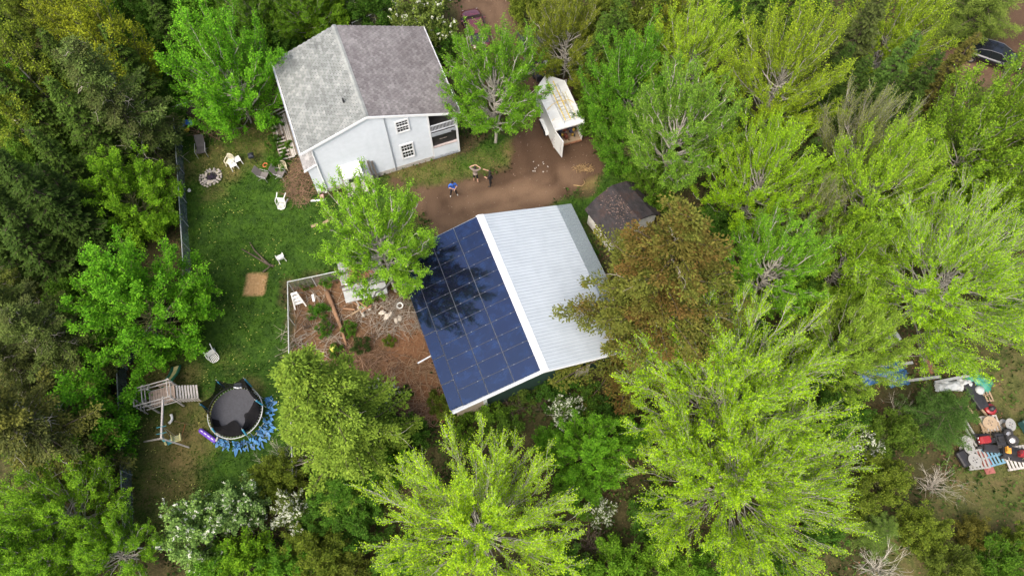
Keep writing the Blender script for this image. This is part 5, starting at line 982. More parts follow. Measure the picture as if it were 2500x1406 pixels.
# ================================================================ PEOPLE
def person(loc, yaw, label, joints, shirt, legs, skin=(.42, .25, .18), shorts=False, hair=(.02, .015, .012), shoe=(.06, .06, .06), scale=1.06):
    """one continuous skinned body; joints override the default pose (x right, y forward)"""
    J = dict(pelvis=(0, 0, .96), waist=(0, 0, 1.08), chest=(0, .01, 1.32), neck=(0, .01, 1.50), head=(0, .03, 1.62), crown=(0, .02, 1.74),
             shl=(-.19, 0, 1.43), ell=(-.27, .0, 1.15), wrl=(-.27, .08, .92), shr=(.19, 0, 1.43), elr=(.27, 0, 1.15), wrr=(.27, .08, .92),
             hipl=(-.10, 0, .92), knl=(-.12, .02, .50), anl=(-.13, -.02, .09), tol=(-.15, .15, .04), hipr=(.10, 0, .92), knr=(.12, .02, .50), anr=(.13, -.02, .09), tor=(.15, .15, .04))
    J.update(joints)
    rad = dict(pelvis=.145, waist=.135, chest=.155, neck=.058, head=.098, crown=.07, shl=.072, ell=.048, wrl=.034, shr=.072, elr=.048, wrr=.034, hipl=.10, knl=.064, anl=.044, tol=.036, hipr=.10, knr=.064, anr=.044, tor=.036)
    E = [("pelvis", "waist"), ("waist", "chest"), ("chest", "neck"), ("neck", "head"), ("head", "crown"), ("chest", "shl"), ("shl", "ell"), ("ell", "wrl"), ("chest", "shr"), ("shr", "elr"), ("elr", "wrr"), ("pelvis", "hipl"), ("hipl", "knl"), ("knl", "anl"), ("anl", "tol"), ("pelvis", "hipr"), ("hipr", "knr"), ("knr", "anr"), ("anr", "tor")]
    for s in "lr":                                           # palm and five bent fingers
        w = Vector(J["wr" + s]); e = Vector(J["el" + s]); d = (w - e).normalized(); sd = d.cross(Vector((0, 0, 1))); sd = sd.normalized() if sd.length > .1 else Vector((1, 0, 0)); cu = sd.cross(d).normalized()
        J["pa" + s] = tuple(w + d * .07); rad["pa" + s] = .032; E.append(("wr" + s, "pa" + s))
        for k, (o, ln) in enumerate(((-.032, .065), (-.011, .078), (.011, .074), (.032, .058))):
            J["f%d%s" % (k, s)] = tuple(w + d * (.07 + ln * .6) + sd * o * 1.1 - cu * .012); J["g%d%s" % (k, s)] = tuple(w + d * (.07 + ln) + sd * o * 1.15 - cu * .035); rad["f%d%s" % (k, s)] = rad["g%d%s" % (k, s)] = .0095
            E += [("pa" + s, "f%d%s" % (k, s)), ("f%d%s" % (k, s), "g%d%s" % (k, s))]
        J["th" + s] = tuple(w + d * .055 + sd * .055 - cu * .01); rad["th" + s] = .011; E.append(("wr" + s, "th" + s))
    J["nose"] = tuple(Vector(J["head"]) + Vector((0, .105, .0))); rad["nose"] = .018; E.append(("head", "nose"))
    ks = list(J); me = bpy.data.meshes.new("body"); me.from_pydata([J[k] for k in ks], [(ks.index(a), ks.index(b)) for a, b in E], [])
    o = bpy.data.objects.new("tmp_body", me); col.objects.link(o); md = o.modifiers.new("s", 'SKIN'); 
    for k, sv in zip(ks, me.skin_vertices[0].data): sv.radius = (rad[k], rad[k] * (.72 if k in ("chest", "waist", "pelvis") else 1)); sv.use_root = (k == "pelvis")
    o.modifiers.new("u", 'SUBSURF').levels = 1
    ev = o.evaluated_get(bpy.context.evaluated_depsgraph_get()); m2 = bpy.data.meshes.new_from_object(ev); bpy.data.objects.remove(o)
    nmx = label.split()[2]
    ms = [mat("skin", skin, .5, var=.08), mat("shirt_" + nmx, shirt, .85, var=.12), mat("legwear_" + nmx, legs, .85, var=.15), mat("shoe_" + nmx, shoe, .6), mat("hair_dark", hair, .8)]
    m2.materials.clear()
    for m in ms: m2.materials.append(m)
    hd = Vector(J["head"]); nk = Vector(J["neck"])
    for f in m2.polygons:
        c = f.center; i = 0
        dl = min((c - Vector(J[k])).length for k in ("wrl", "wrr", "pal", "par", "f1l", "f1r", "g1l", "g1r")); 
        def near(a, b):
            a, b = Vector(J[a]), Vector(J[b]); t = max(0, min(1, (c - a).dot(b - a) / (b - a).length_squared)); return (c - a - (b - a) * t).length, t
        segs = {k: near(*k) for k in (("pelvis", "waist"), ("waist", "chest"), ("chest", "neck"), ("neck", "head"), ("head", "crown"), ("shl", "ell"), ("ell", "wrl"), ("shr", "elr"), ("elr", "wrr"), ("hipl", "knl"), ("knl", "anl"), ("anl", "tol"), ("hipr", "knr"), ("knr", "anr"), ("anr", "tor"), ("wrl", "pal"), ("wrr", "par"))}
        k, (dd, t) = min(segs.items(), key=lambda q: q[1][0] - rad[q[0][0]] * .6)
        if k[0] in ("neck", "head"): i = 4 if (c.z > hd.z + .045 or (c.y < hd.y - .02 and c.z > hd.z - .08)) else 0
        elif k in (("waist", "chest"), ("chest", "neck")): i = 1
        elif k == ("pelvis", "waist"): i = 1 if c.z > J["pelvis"][2] - .02 else 2
        elif k[0] in ("shl", "shr"): i = 1
        elif k[0] in ("hipl", "hipr"): i = 2
        elif k[0] in ("knl", "knr"): i = 0 if shorts else 2
        elif k[0] in ("anl", "anr"): i = 3
        f.material_index = i; f.use_smooth = True
    m2.name = "person"; b = bpy.data.objects.new("person", m2); col.objects.link(b); b.location = (loc[0], loc[1], 0.0); b.rotation_euler[2] = yaw; b.scale = (scale,) * 3
    # hair and shirt hem as their own pieces
    H = MB(); H.lathe([(0, .135), (.055, .125), (.092, .085), (.108, .03), (.106, -.02), (.100, -.02), (.098, .03), (.0, .12)], tuple(hd + Vector((0, -.012, .03))), 14); H.build("hair", mat("hair_dark", hair, .8), b, True)
    T = MB(); T.lathe([(.165, 0), (.172, .06), (.165, .13)], (J["pelvis"][0], J["pelvis"][1], J["pelvis"][2] - .03), 14); T.build("shirt_hem", ms[1], b, True)
    return tag(b, label, "person")
p = at(1108, 477); person(p, R(195), "person in blue T-shirt and dark trousers standing with hands together on the driveway", dict(ell=(-.30, .06, 1.17), wrl=(-.10, .28, 1.14), elr=(.30, .06, 1.17), wrr=(.08, .27, 1.28), anl=(-.22, -.02, .09), tol=(-.27, .13, .04), knl=(-.17, .02, .5), anr=(.22, -.02, .09), tor=(.27, .13, .04), knr=(.17, .02, .5)), (.035, .12, .48), (.018, .018, .024), shoe=(.45, .43, .40))
p = at(1162, 443); person(p, R(-10), "person in grey-brown T-shirt and black shorts shading the face with raised hands", dict(ell=(-.42, .10, 1.50), wrl=(-.14, .18, 1.66), elr=(.40, .12, 1.52), wrr=(.13, .18, 1.68), anr=(.17, -.12, .10), tor=(.20, .05, .04)), (.19, .155, .135), (.012, .012, .014), shorts=True, shoe=(.05, .045, .04))
p = at(1198, 453); person(p, R(80), "person in black T-shirt and black trousers with one arm raised beside the driveway grass", dict(ell=(-.25, .12, 1.18), wrl=(-.12, .32, 1.10), elr=(.28, .16, 1.36), wrr=(.22, .42, 1.52)), (.012, .011, .012), (.016, .016, .018), shoe=(.02, .02, .02))
# ================================================================ FENCES
M_GALVP = mat("galvanised_tube", (.36, .385, .38), .5, .1, var=.15); 
def net_mat(name, c, alpha, rough=.8):
    m, n, l, b = nmat(name); tc = n.new("ShaderNodeTexCoord"); nz = n.new("ShaderNodeTexNoise"); nz.inputs["Scale"].default_value = 1.2; nz.inputs["Detail"].default_value = 6; l.new(tc.outputs["Object"], nz.inputs["Vector"])
    r = n.new("ShaderNodeValToRGB"); r.color_ramp.elements[0].position = .3; r.color_ramp.elements[1].position = .7; r.color_ramp.elements[0].color = (*[k * .7 for k in c], 1); r.color_ramp.elements[1].color = (*[k * 1.3 for k in c], 1); l.new(nz.outputs[0], r.inputs[0]); l.new(r.outputs[0], b.inputs["Base Color"]); b.inputs["Roughness"].default_value = rough; b.inputs["Alpha"].default_value = alpha; b.inputs["Specular IOR Level"].default_value = .1
    return m
M_NETF = net_mat("chain_link", (.15, .19, .185), .58); M_NETG = net_mat("chain_link_bare", (.20, .19, .17), .35)
def fence(pts, label, h=1.4, net=None, sp=2.4, sag=0):
    f = thing("chain_link_fence", label, "fence", (pts[0][0], pts[0][1], 0)); o = Vector((pts[0][0], pts[0][1], 0)); k0 = 0
    for a, b in zip(pts, pts[1:]):
        a = Vector((a[0], a[1], 0)) - o; b = Vector((b[0], b[1], 0)) - o; n = max(1, round((b - a).length / sp)); nn = (b - a).normalized().cross(Vector((0, 0, 1)))
        for k in range(n + 1):
            if k == 0 and k0: continue
            p = a + (b - a) * k / n; MB().tube([(p.x, p.y, -.2), (p.x, p.y, h + .03)], .03, 8).build("post", M_GALVP, f)
        k0 = 1
        MB().tube([tuple(a + (b - a) * q / 8 + Vector((0, 0, h - sag * math.sin(math.pi * q / 8)))) for q in range(9)], .035, 6).build("top_rail", M_GALVP, f)
        B = MB(); q = 12
        for k in range(q):
            for j in range(3):
                P = lambda u, v: tuple(a + (b - a) * u + Vector((0, 0, .02 + (h - .05) * v)) + nn * (.05 * math.sin(u * 37 + v * 3) * (1 - v)))
                B.add([P(k / q, j / 3), P((k + 1) / q, j / 3), P((k + 1) / q, (j + 1) / 3), P(k / q, (j + 1) / 3)], [(0, 1, 2, 3)])
        B.build("mesh", net or M_NETF, f)
    return f
T = lambda x, y: at(x, y, 1.4)
fence([T(422, 265), T(436, 470), T(447, 650), T(440, 720)], "tall grey-green chain-link fence beside the fire pit")
fence([T(440, 724), T(284, 880)], "short chain-link run hidden under the round maple")
fence([T(284, 884), T(291, 1060), T(298, 1240), T(302, 1330)], "chain-link fence with grey-green screen beside the play fort")
fence([T(820, 663), T(760, 676), T(702, 688), T(705, 860), T(712, 1100), T(715, 1180)], "chain-link fence round the garden plot and past the trampoline", net=M_NETG)
fence([T(304, 1334), T(420, 1340), T(560, 1352)], "low chain-link fence across the foot of the yard", h=1.2)
fence([T(420, 262), T(500, 236), T(560, 228)], "chain-link run behind the upswept maple", net=M_NETG)
fence([T(858, 52), T(965, 6)], "pale railed fence behind the house roof", h=1.2, net=M_NETG)
M_OLDW = mat("weathered_wood", (.235, .205, .175), .9, var=.30, scale=6, bump=.3); M_OLDW2 = mat("weathered_wood_grey", (.34, .32, .30), .9, var=.25, scale=6); M_OLDW3 = mat("dark_old_wood", (.15, .125, .10), .9, var=.35, scale=6)
M_PINE = mat("tan_wood", (.24, .175, .11), .85, var=.25, scale=6)
p0, p1 = at(655, 281, .9), at(700, 258, .9); wf = thing("rail_fence", "weathered wooden rail fence between the maple and the house corner", "fence", (p0[0], p0[1], 0)); d = Vector(p1 - p0); d.z = 0
for t in (-.5, .2, .9): q = d * t; MB().bbox(q.x - .05, q.x + .05, q.y - .05, q.y + .05, -.1, 1.0).build("post", M_OLDW3, wf)
for z in (.9, .5): MB().beam((d.x * -.5, d.y * -.5, z), (d.x, d.y, z), .05, .10).build("rail", M_OLDW2, wf)

# ================================================================ PALLET DECK beside the house
dk = thing("pallet_deck", "weathered broken deck of grey boards along the house flank", "deck", (HA[0], HA[1], 0), HY); rs1 = random.Random(4)
for k in range(11):
    x = -1.85 + k * .125
    for (a, b) in (((6.0, 7.9),) if k < 6 else ((3.7, 7.9),)): MB().box((x, (a + b) / 2 + rs1.uniform(-.1, .1), .30 + rs1.uniform(0, .03)), (.105, b - a, .03), rs1.uniform(-.015, .015)).build("board", rs1.choice([M_OLDW, M_OLDW3, M_OLDW2]), dk)
for k in range(7): MB().box((-1.45 + rs1.uniform(-.05, .05), 3.75 + k * .33, .28), (.95 - (k % 3) * .1, .12, .04), rs1.uniform(-.06, .06)).build("slat", rs1.choice([M_OLDW, M_OLDW2]), dk)
for x in (-1.95, -1.3, -.6): MB().bbox(x, x + .07, 3.65, 7.9, .06, .22).build("joist", M_OLDW3, dk)
for k in range(6): MB().box((-1.15, 4.2 + k * .45, .315), (.13, .2, .012)).build("gap_board", M_BLACK, dk)

# ================================================================ CHAIRS, TABLES, FIRE PIT
M_WPL = mat("white_resin", (.62, .63, .61), .45, var=.06, dirt=(.55, .54, .48), dirt_amt=.3, dirt_scale=3); M_CREAM = mat("cream_resin", (.66, .62, .48), .5, var=.1)
M_SLING = mat("charcoal_sling", (.055, .052, .052), .8, var=.2); M_SLING2 = mat("taupe_sling", (.13, .12, .115), .8, var=.2)
def resin_chair(px_, py_, rz, label, m=None, back_down=False, name="plastic_chair", s=1.1):
    p = at(px_, py_); m = m or M_WPL; c = thing(name, label, "chair", (p[0], p[1], 0), rz); c.scale = (s,) * 3; g = c
    if back_down: c.rotation_euler = (R(-86), 0, 0); c.rotation_mode = 'ZXY' if False else 'XYZ'
    B = MB(); B.prism([(-.25, -.22, .42), (.25, -.22, .42), (.27, .25, .43), (-.27, .25, .43)], (0, 0, -.03)); B.build("seat", m, c)
    br = MB(); pts = [(-.26, -.24, .44), (-.27, -.31, .70), (-.20, -.345, .86), (0, -.36, .90), (.20, -.345, .86), (.27, -.31, .70), (.26, -.24, .44)]; br.tube(pts, .028, 8); br.build("back_frame", m, c)
    for k in range(5): x = -.17 + k * .085; MB().beam((x * .9, -.235, .44), (x * 1.05, -.335, .87 - abs(x) * .3), .045, .018).build("back_slat", m, c)
    for sx in (-1, 1):
        MB().tube([(sx * .27, -.29, .66), (sx * .30, -.05, .66), (sx * .29, .22, .64), (sx * .28, .27, .45)], .028, 8).build("armrest", m, c)
        MB().beam((sx * .25, .24, .43), (sx * .29, .29, 0), .055, .045).build("leg", m, c); MB().beam((sx * .25, -.22, .43), (sx * .29, -.33, 0), .055, .045).build("leg", m, c)
    if back_down:
        c.matrix_world = Matrix.Translation((p[0], p[1], .36 * s)) @ Matrix.Rotation(rz, 4, 'Z') @ Matrix.Rotation(R(84), 4, 'X') @ Matrix.Translation((0, 0, -.45)) @ Matrix.Scale(s, 4)
    return c
def side_table(px_, py_, rz, label):
    p = at(px_, py_); c = thing("side_table", label, "table", (p[0], p[1], 0), rz); MB().prism([(-.26, -.26, .46), (.26, -.26, .46), (.26, .26, .46), (-.26, .26, .46)], (0, 0, .035)).build("tabletop", M_WPL, c, bevel=.01)
    for sx in (-1, 1):
        for sy in (-1, 1): MB().beam((sx * .22, sy * .22, .46), (sx * .25, sy * .25, 0), .06, .06).build("leg", M_WPL, c)
resin_chair(690, 496, R(-4), "white plastic armchair tipped on its back on the grass near the house corner", back_down=True)
resin_chair(519, 867, R(38), "white plastic armchair tipped on its back between the round maple and the trampoline", back_down=True)
resin_chair(688, 634, R(30), "white plastic chair upright by the dropped branches on the lawn", s=.85)
resin_chair(566, 402, R(165), "cream-white plastic chair beside two white side tables near the fire pit", M_CREAM, s=1.0)
side_table(573, 410, R(32), "white plastic side table in front of its twin by the fire pit"); side_table(583, 398, R(32), "white plastic side table behind its twin by the fire pit")
resin_chair(695, 416, R(200), "dirty cream chair half sunk in the brush pile by the deck", mat("dirty_cream", (.48, .44, .30), .7, var=.25), s=.9)
def sling_chair(px_, py_, rz, label, m, rec=35, s=1.05):
    p = at(px_, py_); c = thing("patio_chair", label, "chair", (p[0], p[1], 0), rz); c.scale = (s,) * 3; t = R(rec)
    MB().prism([(-.27, -.25, .38), (.27, -.25, .38), (.27, .28, .42), (-.27, .28, .42)], (0, 0, .025)).build("seat", m, c)
    MB().prism([(-.27, -.26, .40), (.27, -.26, .40), (.27, -.26 - .72 * math.sin(t), .40 + .72 * math.cos(t)), (-.27, -.26 - .72 * math.sin(t), .40 + .72 * math.cos(t))], (0, .02, .01)).build("backrest", m, c)
    for sx in (-1, 1):
        MB().tube([(sx * .30, .30, 0), (sx * .30, .27, .60), (sx * .30, -.36, .62)], .018, 6).build("armrest", M_ALU, c); MB().tube([(sx * .29, -.40, 0), (sx * .29, -.05, .40), (sx * .29, .25, .40)], .016, 6).build("leg", M_ALU, c)
sling_chair(497, 376, R(190), "charcoal reclining patio chair by the fence", M_SLING, 50, 1.25)
sling_chair(648, 436, R(255), "taupe patio chair facing the brush pile, farther from the house of the pair", M_SLING2, 30)
sling_chair(688, 432, R(255), "taupe patio chair beside the brush pile, nearer the house of the pair", M_SLING2, 30)
p = at(619, 392); gr_ = thing("charcoal_grill", "small black grill on legs on the worn grass", "grill", (p[0], p[1], 0), .3)
MB().lathe([(0, .40), (.2, .42), (.29, .55), (.30, .66), (.28, .72), (.16, .82), (0, .84)], n=4, M=Matrix.Rotation(R(45), 3, 'Z')).build("lid", mat("blue_black", (.015, .018, .028), .5), gr_)
for a in (45, 135, 225, 315): MB().beam((.16 * math.cos(R(a)), .16 * math.sin(R(a)), .45), (.30 * math.cos(R(a)), .30 * math.sin(R(a)), 0), .03, .03).build("leg", M_BLACK, gr_)
p = at(518, 433); fp = thing("fire_pit", "ring of pale broken stones round a purple-black fire pit", "fire pit", (p[0], p[1], 0))
rs2 = random.Random(9); M_ST = [mat("stone_%d" % k, [q * .75 for q in c], .9, var=.2, scale=8, bump=.3) for k, c in enumerate(((.46, .42, .38), (.52, .47, .40), (.38, .35, .33), (.55, .50, .42)))]
def stone(name, parent, loc, s, m, rs):
    B = MB(); n = 6; prof = [(0, -.5), (.8, -.4), (1, .0), (.75, .42), (0, .5)]
    B.lathe(prof, n=n); B.v = [(x * s * (1 + rs.uniform(-.22, .22)), y * s * (.7 + rs.uniform(-.2, .2)), z * s * (1 + rs.uniform(-.2, .2))) for x, y, z in B.v]; o = B.build(name, m, parent); o.location = loc; o.rotation_euler = (rs.uniform(-.3, .3), rs.uniform(-.3, .3), rs.uniform(0, 6)); return o
for k in range(34):
    a = k / 34 * 6.283 * 2 + rs2.uniform(-.1, .1); r_ = (.50 if k < 17 else .68) + rs2.uniform(-.05, .05); stone("stone", fp, (r_ * math.cos(a), r_ * math.sin(a), .09), .125 + rs2.uniform(-.02, .04), rs2.choice(M_ST), rs2)
for k in range(7): a = 3.0 + k * .25; stone("stone", fp, (.88 * math.cos(a), .88 * math.sin(a), .07), .11, rs2.choice(M_ST), rs2)
MB().lathe([(0, .02), (.38, .02), (.42, .0)], n=18).build("ash_bed", mat("ash", (.030, .022, .034), .95, var=.5, scale=12), fp)
for k in range(6): a = k * 1.1; MB().tube([(.25 * math.cos(a), .25 * math.sin(a), .05), (-.2 * math.cos(a + .4), -.2 * math.sin(a + .4), .12)], .035, 7).build("charred_log", mat("charred_wood", (.03, .022, .04), .9, var=.4), fp)
p = at(456, 310); ty = thing("toy_table", "blue plastic toy table with yellow base by the fence corner", "toy", (p[0], p[1], 0), .5)
M_BLT = mat("toy_blue", (.03, .12, .50), .45); M_YLT = mat("toy_yellow", (.60, .42, .03), .45)
MB().box((0, 0, .45), (.62, .50, .06)).build("tabletop", M_BLT, ty, bevel=.02)
for sx in (-1, 1): MB().box((sx * .42, .0, .27), (.22, .50, .05)).build("bench", M_BLT, ty, bevel=.02); MB().beam((sx * .25, 0, .43), (sx * .3, 0, 0), .3, .06).build("leg", M_BLT, ty)
MB().box((-.1, -.42, .1), (.45, .22, .2)).build("base", M_YLT, ty, bevel=.03)
p = at(648, 404); o = MB().ring((0, 0, .04), .17, .045, 18, 8).build("rope_ring", mat("orange_plastic", (.45, .13, .05), .6), None, True); o.location = (p[0], p[1], 0); tag(o, "orange ring toy in the grass by the grill", "toy")
p = at(463, 464); o = MB().lathe([(0, 0), (.09, 0), (.12, .2), (.10, .2), (.08, .03), (0, .03)], n=12).build("white_pot", M_WPL, None, True); o.location = (p[0], p[1], 0); o.rotation_euler = (1.2, 0, .4); o.location[2] = .1; tag(o, "small white pot lying in the grass along the fence", "pot")
p = at(777, 491); o = MB().beam((-.55, 0, .04), (.55, .06, .04), .12, .06).build("white_plank", M_TRIM); o.location = (p[0], p[1], 0); tag(o, "white plank on the grass at the house corner", "plank")
p = at(787, 482); o = MB().box((0, 0, .12), (.3, .26, .24), .3).build("pink_bucket", mat("pink_plastic", (.50, .25, .26), .5), None, bevel=.04); o.location = (p[0], p[1], 0); tag(o, "pink box at the house corner", "box")
for k, (a, b, ang, l_, nm) in enumerate(((768, 551, .4, .5, "broad tan board"), (800, 540, .6, .75, "narrow tan board"))):
    p = at(a, b); o = MB().box((0, 0, .03), (l_, .22, .04), ang).build("tan_board", M_PINE); o.location = (p[0], p[1], 0); tag(o, nm + " lying in the grass under the bright maple", "board")
# dropped branches on the lawn
def branch(name, pts, r, label, m=M_BARKD, cat="branch"):
    q = [at(*k[:2], k[2] if len(k) > 2 else .08) for k in pts]; o0 = q[0]; B = MB(); B.tube([tuple(k - o0) for k in q], np.linspace(r, r * .4, len(q)), 8); o = B.build(name, m, None, True); o.location = tuple(o0); return tag(o, label, cat)
branch("fallen_branch", [(668, 650), (650, 643), (625, 628), (590, 608)], .09, "long dark branch lying on the lawn by the dry patch")
branch("fallen_branch", [(660, 649, .14), (640, 630, .16), (622, 612, .1), (610, 592)], .075, "forked dark branch crossing the long branch on the lawn")
branch("fallen_branch", [(642, 664), (655, 654, .2), (664, 646, .12)], .06, "short dark branch stub at the fork of the lawn branches")
branch("fallen_log", [(118, 740, .5), (108, 770, .6), (97, 800, .3)], .22, "rust-brown fallen log in the woods outside the fence", mat("rust_bark", (.17, .075, .035), .9, var=.3), "log")
branch("snag", [(135, 725, 1.2), (110, 708, 1.6), (95, 690, 2.0)], .12, "bleached snag among the dark spruces outside the fence", M_DEAD, "snag")
# brush piles
def brush(px_, py_, rx, ry, n, hh, label, m, seed, lmin=.5, lmax=1.6, name="brush_pile"):
    p = at(px_, py_); rs = np.random.RandomState(seed); tb = []
    for k in range(n):
        a = rs.rand() * 6.28; r_ = math.sqrt(rs.rand()); c = np.array([r_ * rx * math.cos(a), r_ * ry * math.sin(a), .03 + hh * (1 - r_) * rs.rand()]); d = unit(np.array([rs.normal(), rs.normal(), rs.normal() * .22])); L = rs.uniform(lmin, lmax) / 2; b = rs.normal(size=3) * .12 * L
        P = np.array([c - d * L, c + b, c + d * L]); P[:, 2] = np.maximum(P[:, 2], .01); tb.append((P, np.array([.016, .013, .005]) * rs.uniform(.6, 1.5)))
    o = mobj(name, tubes_mesh(name, tb, m, 4)); o.location = (p[0], p[1], 0); tag(o, label, "brush pile", kind="stuff"); return o
M_BRUSH = mat("brush_brown", (.20, .125, .08), .9, var=.4, scale=3); M_BRUSHG = mat("brush_grey", (.26, .23, .19), .9, var=.4, scale=3); M_BRUSHR = mat("brush_tan", (.28, .185, .11), .9, var=.4, scale=3)
brush(738, 440, 1.3, 2.2, 420, .7, "heap of brown brush against the house corner", M_BRUSH, 1)
brush(535, 318, 2.2, 1.0, 160, .4, "scatter of brown sticks under the upswept maple", M_BRUSH, 2)
brush(960, 770, 2.6, 1.5, 260, .4, "tangle of grey branches at the foot of the pale-limbed maple", M_BRUSHG, 3, .6, 2.2)
brush(1000, 950, 2.6, 2.0, 300, .35, "litter of tan sticks on the bare soil beside the garage", M_BRUSHR, 4, .3, 1.5)
brush(905, 880, 2.2, 1.8, 200, .3, "litter of brown sticks in the middle of the garden plot", M_BRUSH, 5, .4, 1.6)
brush(770, 800, 2.4, 3.0, 170, .3, "sparse grey sticks among the garden weeds", M_BRUSHG, 6, .5, 2.0)
brush(1040, 860, 1.6, 2.2, 160, .1, "wood chips and twigs strewn on the reddish soil", M_BRUSHR, 7, .15, .6)
brush(1010, 1010, 2.2, 1.0, 160, .4, "dry brush heap beyond the bare soil near the blossoming shrub", M_BRUSH, 8, .5, 1.6)
o = branch("felled_log", [(798, 712, .16), (815, 755, .17), (833, 800, .17), (846, 843, .16)], .19, "long peeled orange-brown log lying across the garden plot", mat("peeled_log", (.20, .115, .065), .85, var=.35, scale=3, bump=.4), "log")
rs3 = random.Random(6)
for k in range(12):
    p = at(868 + rs3.uniform(-22, 30), 752 + rs3.uniform(-15, 18)); a = rs3.uniform(0, 3.14); L = rs3.uniform(.25, .5); o = MB().tube([(-L * math.cos(a), -L * math.sin(a), .09 + .08 * (k % 3)), (L * math.cos(a), L * math.sin(a), .09 + .08 * (k % 3))], .075, 8).build("firewood_log", rs3.choice([M_BARK, MATS["peeled_log"], M_PINE])); o.location = (p[0], p[1], 0)
    tag(o, "short firewood log dropped in front of the coop", "log", "firewood in front of the coop")
for k in range(6):
    p = at(935 + k * 8 + rs3.uniform(-6, 6), 775 + rs3.uniform(-16, 10)); o = stone("split_block", None, (p[0], p[1], .12), .24, M_ST[1], rs3); tag(o, "pale split wood block at the foot of the pale-limbed maple", "wood block", "split blocks under the maple")
p = at(817, 853); o = MB().lathe([(.0, -.27)] + [(.27 * math.cos(R(a)), .27 * math.sin(R(a))) for a in range(-75, 90, 15)] + [(0, .27)], n=20).build("play_ball", mat("ball_green", (.38, .40, .06), .5), None, True); o.location = (p[0], p[1], .27); tag(o, "yellow-green ball in the garden plot", "ball")
# white A-frame steps in the plot corner
p = at(730, 735); af = thing("step_frame", "white plastic A-frame step stool in the garden plot corner", "step stool", (p[0], p[1], 0), R(20))
for sx in (-1, 1):
    MB().beam((sx * .18, .0, 1.25), (sx * .38, -.55, 0), .09, .05).build("front_leg", M_WPL, af); MB().beam((sx * .18, .02, 1.25), (sx * .34, .55, 0), .07, .05).build("back_leg", M_WPL, af)
for k, z in enumerate((.35, .65, .95)): w = .66 - .12 * k; MB().box((0, -.40 + z * .30, z), (w, .20, .05)).build("step", M_WPL, af)
MB().box((0, 0, 1.26), (.44, .18, .06)).build("top_cap", M_WPL, af, bevel=.02)
p = at(765, 728); o = MB().box((0, 0, .04), (.16, .55, .06), .3).build("white_board", M_TRIM); o.location = (p[0], p[1], 0); tag(o, "short white board beside the white step stool", "board")
p = at(977, 748); o = MB().ring((0, 0, .10), .20, .055, 20, 8).build("white_hoop", M_WPL, None, True); o.location = (p[0], p[1], .05); tag(o, "white hoop on the grey branches beside the garage eave", "hoop")
p = at(845, 693, 1.34); o = MB().lathe([(0, 0), (.13, 0), (.17, .12), (.10, .22), (0, .24)], n=12).build("white_pot", M_WPL, None, True); o.location = tuple(p); tag(o, "small white pot on the coop lid", "pot")
p = at(838, 700, 1.33); o = MB().tube([(-.2, -.1, .08), (.2, .12, .08)], .085, 8).build("lid_log", M_BARKD, None); o.location = tuple(p); tag(o, "dark log on the coop lid beside the white pot", "log")
# ================================================================ TRAMPOLINE
tc_ = np.array([-17.55, 12.05]); tp = thing("trampoline", "round black trampoline with sagging black net and blue padded poles", "trampoline", (tc_[0], tc_[1], 0)); TR = 1.72
M_MAT = mat("jump_mat", (.035, .037, .045), .75, var=.25, scale=8); M_PAD = mat("pad_blue", (.05, .17, .36), .7, var=.3, dirt=(.10, .10, .11), dirt_amt=.7, dirt_scale=3); M_FOAM = mat("foam_teal", (.04, .26, .42), .7, var=.15); M_NETB = net_mat("black_net", (.006, .006, .007), .88)
MB().ring((0, 0, .9), TR, .03, 48, 8).build("frame", M_GALVP, tp, True)
B = MB(); n = 48; vs = [(0, 0, .82)] + [(r_ * math.cos(6.2832 * k / n), r_ * math.sin(6.2832 * k / n), z) for r_, z in ((.8, .83), (1.52, .885)) for k in range(n)]; B.add(vs, [(0, 1 + k, 1 + (k + 1) % n) for k in range(n)] + [(1 + k, 1 + n + k, 1 + n + (k + 1) % n, 1 + (k + 1) % n) for k in range(n)]); B.build("mat", M_MAT, tp, True)
for k in range(56): a = 6.2832 * k / 56; MB().tube([(1.52 * math.cos(a), 1.52 * math.sin(a), .885), (1.70 * math.cos(a), 1.70 * math.sin(a), .9)], .012, 5).build("spring", M_GALVP, tp)
for k in range(4): a = R(40 + 90 * k); b = R(40 + 90 * k + 40); MB().tube([(TR * math.cos(a), TR * math.sin(a), .88), (TR * 1.02 * math.cos(a), TR * 1.02 * math.sin(a), .04), (TR * 1.02 * math.cos(b), TR * 1.02 * math.sin(b), .04), (TR * math.cos(b), TR * math.sin(b), .88)], .025, 7).build("leg", M_GALVP, tp)
poles = [(at(486, 984, 2.5), 175, 2.5), (at(527, 927, 2.5), 120, 2.5), (at(594, 922, 2.5), 62, 2.5), (at(622, 975, 2.2), 15, 2.2), (at(590, 1046, 1.9), 300, 1.9), (at(516, 1043, 1.7), 230, 1.7)]
tops = []
for P, a, h_ in poles:
    b = Vector((TR * 1.03 * math.cos(R(a)), TR * 1.03 * math.sin(R(a)), .25)); t_ = Vector((P[0] - tc_[0], P[1] - tc_[1], h_)); tops.append(t_)
    mid = b.lerp(t_, .35); MB().tube([tuple(b), tuple(t_)], .02, 7).build("pole", M_GALVP, tp); MB().tube([tuple(mid), tuple(b.lerp(t_, .88))], .055, 8).build("pole_foam", M_FOAM, tp)
B = MB(); pairs = [(0, 1), (1, 2), (2, 3), (5, 0), (3, 4), (4, 5)]
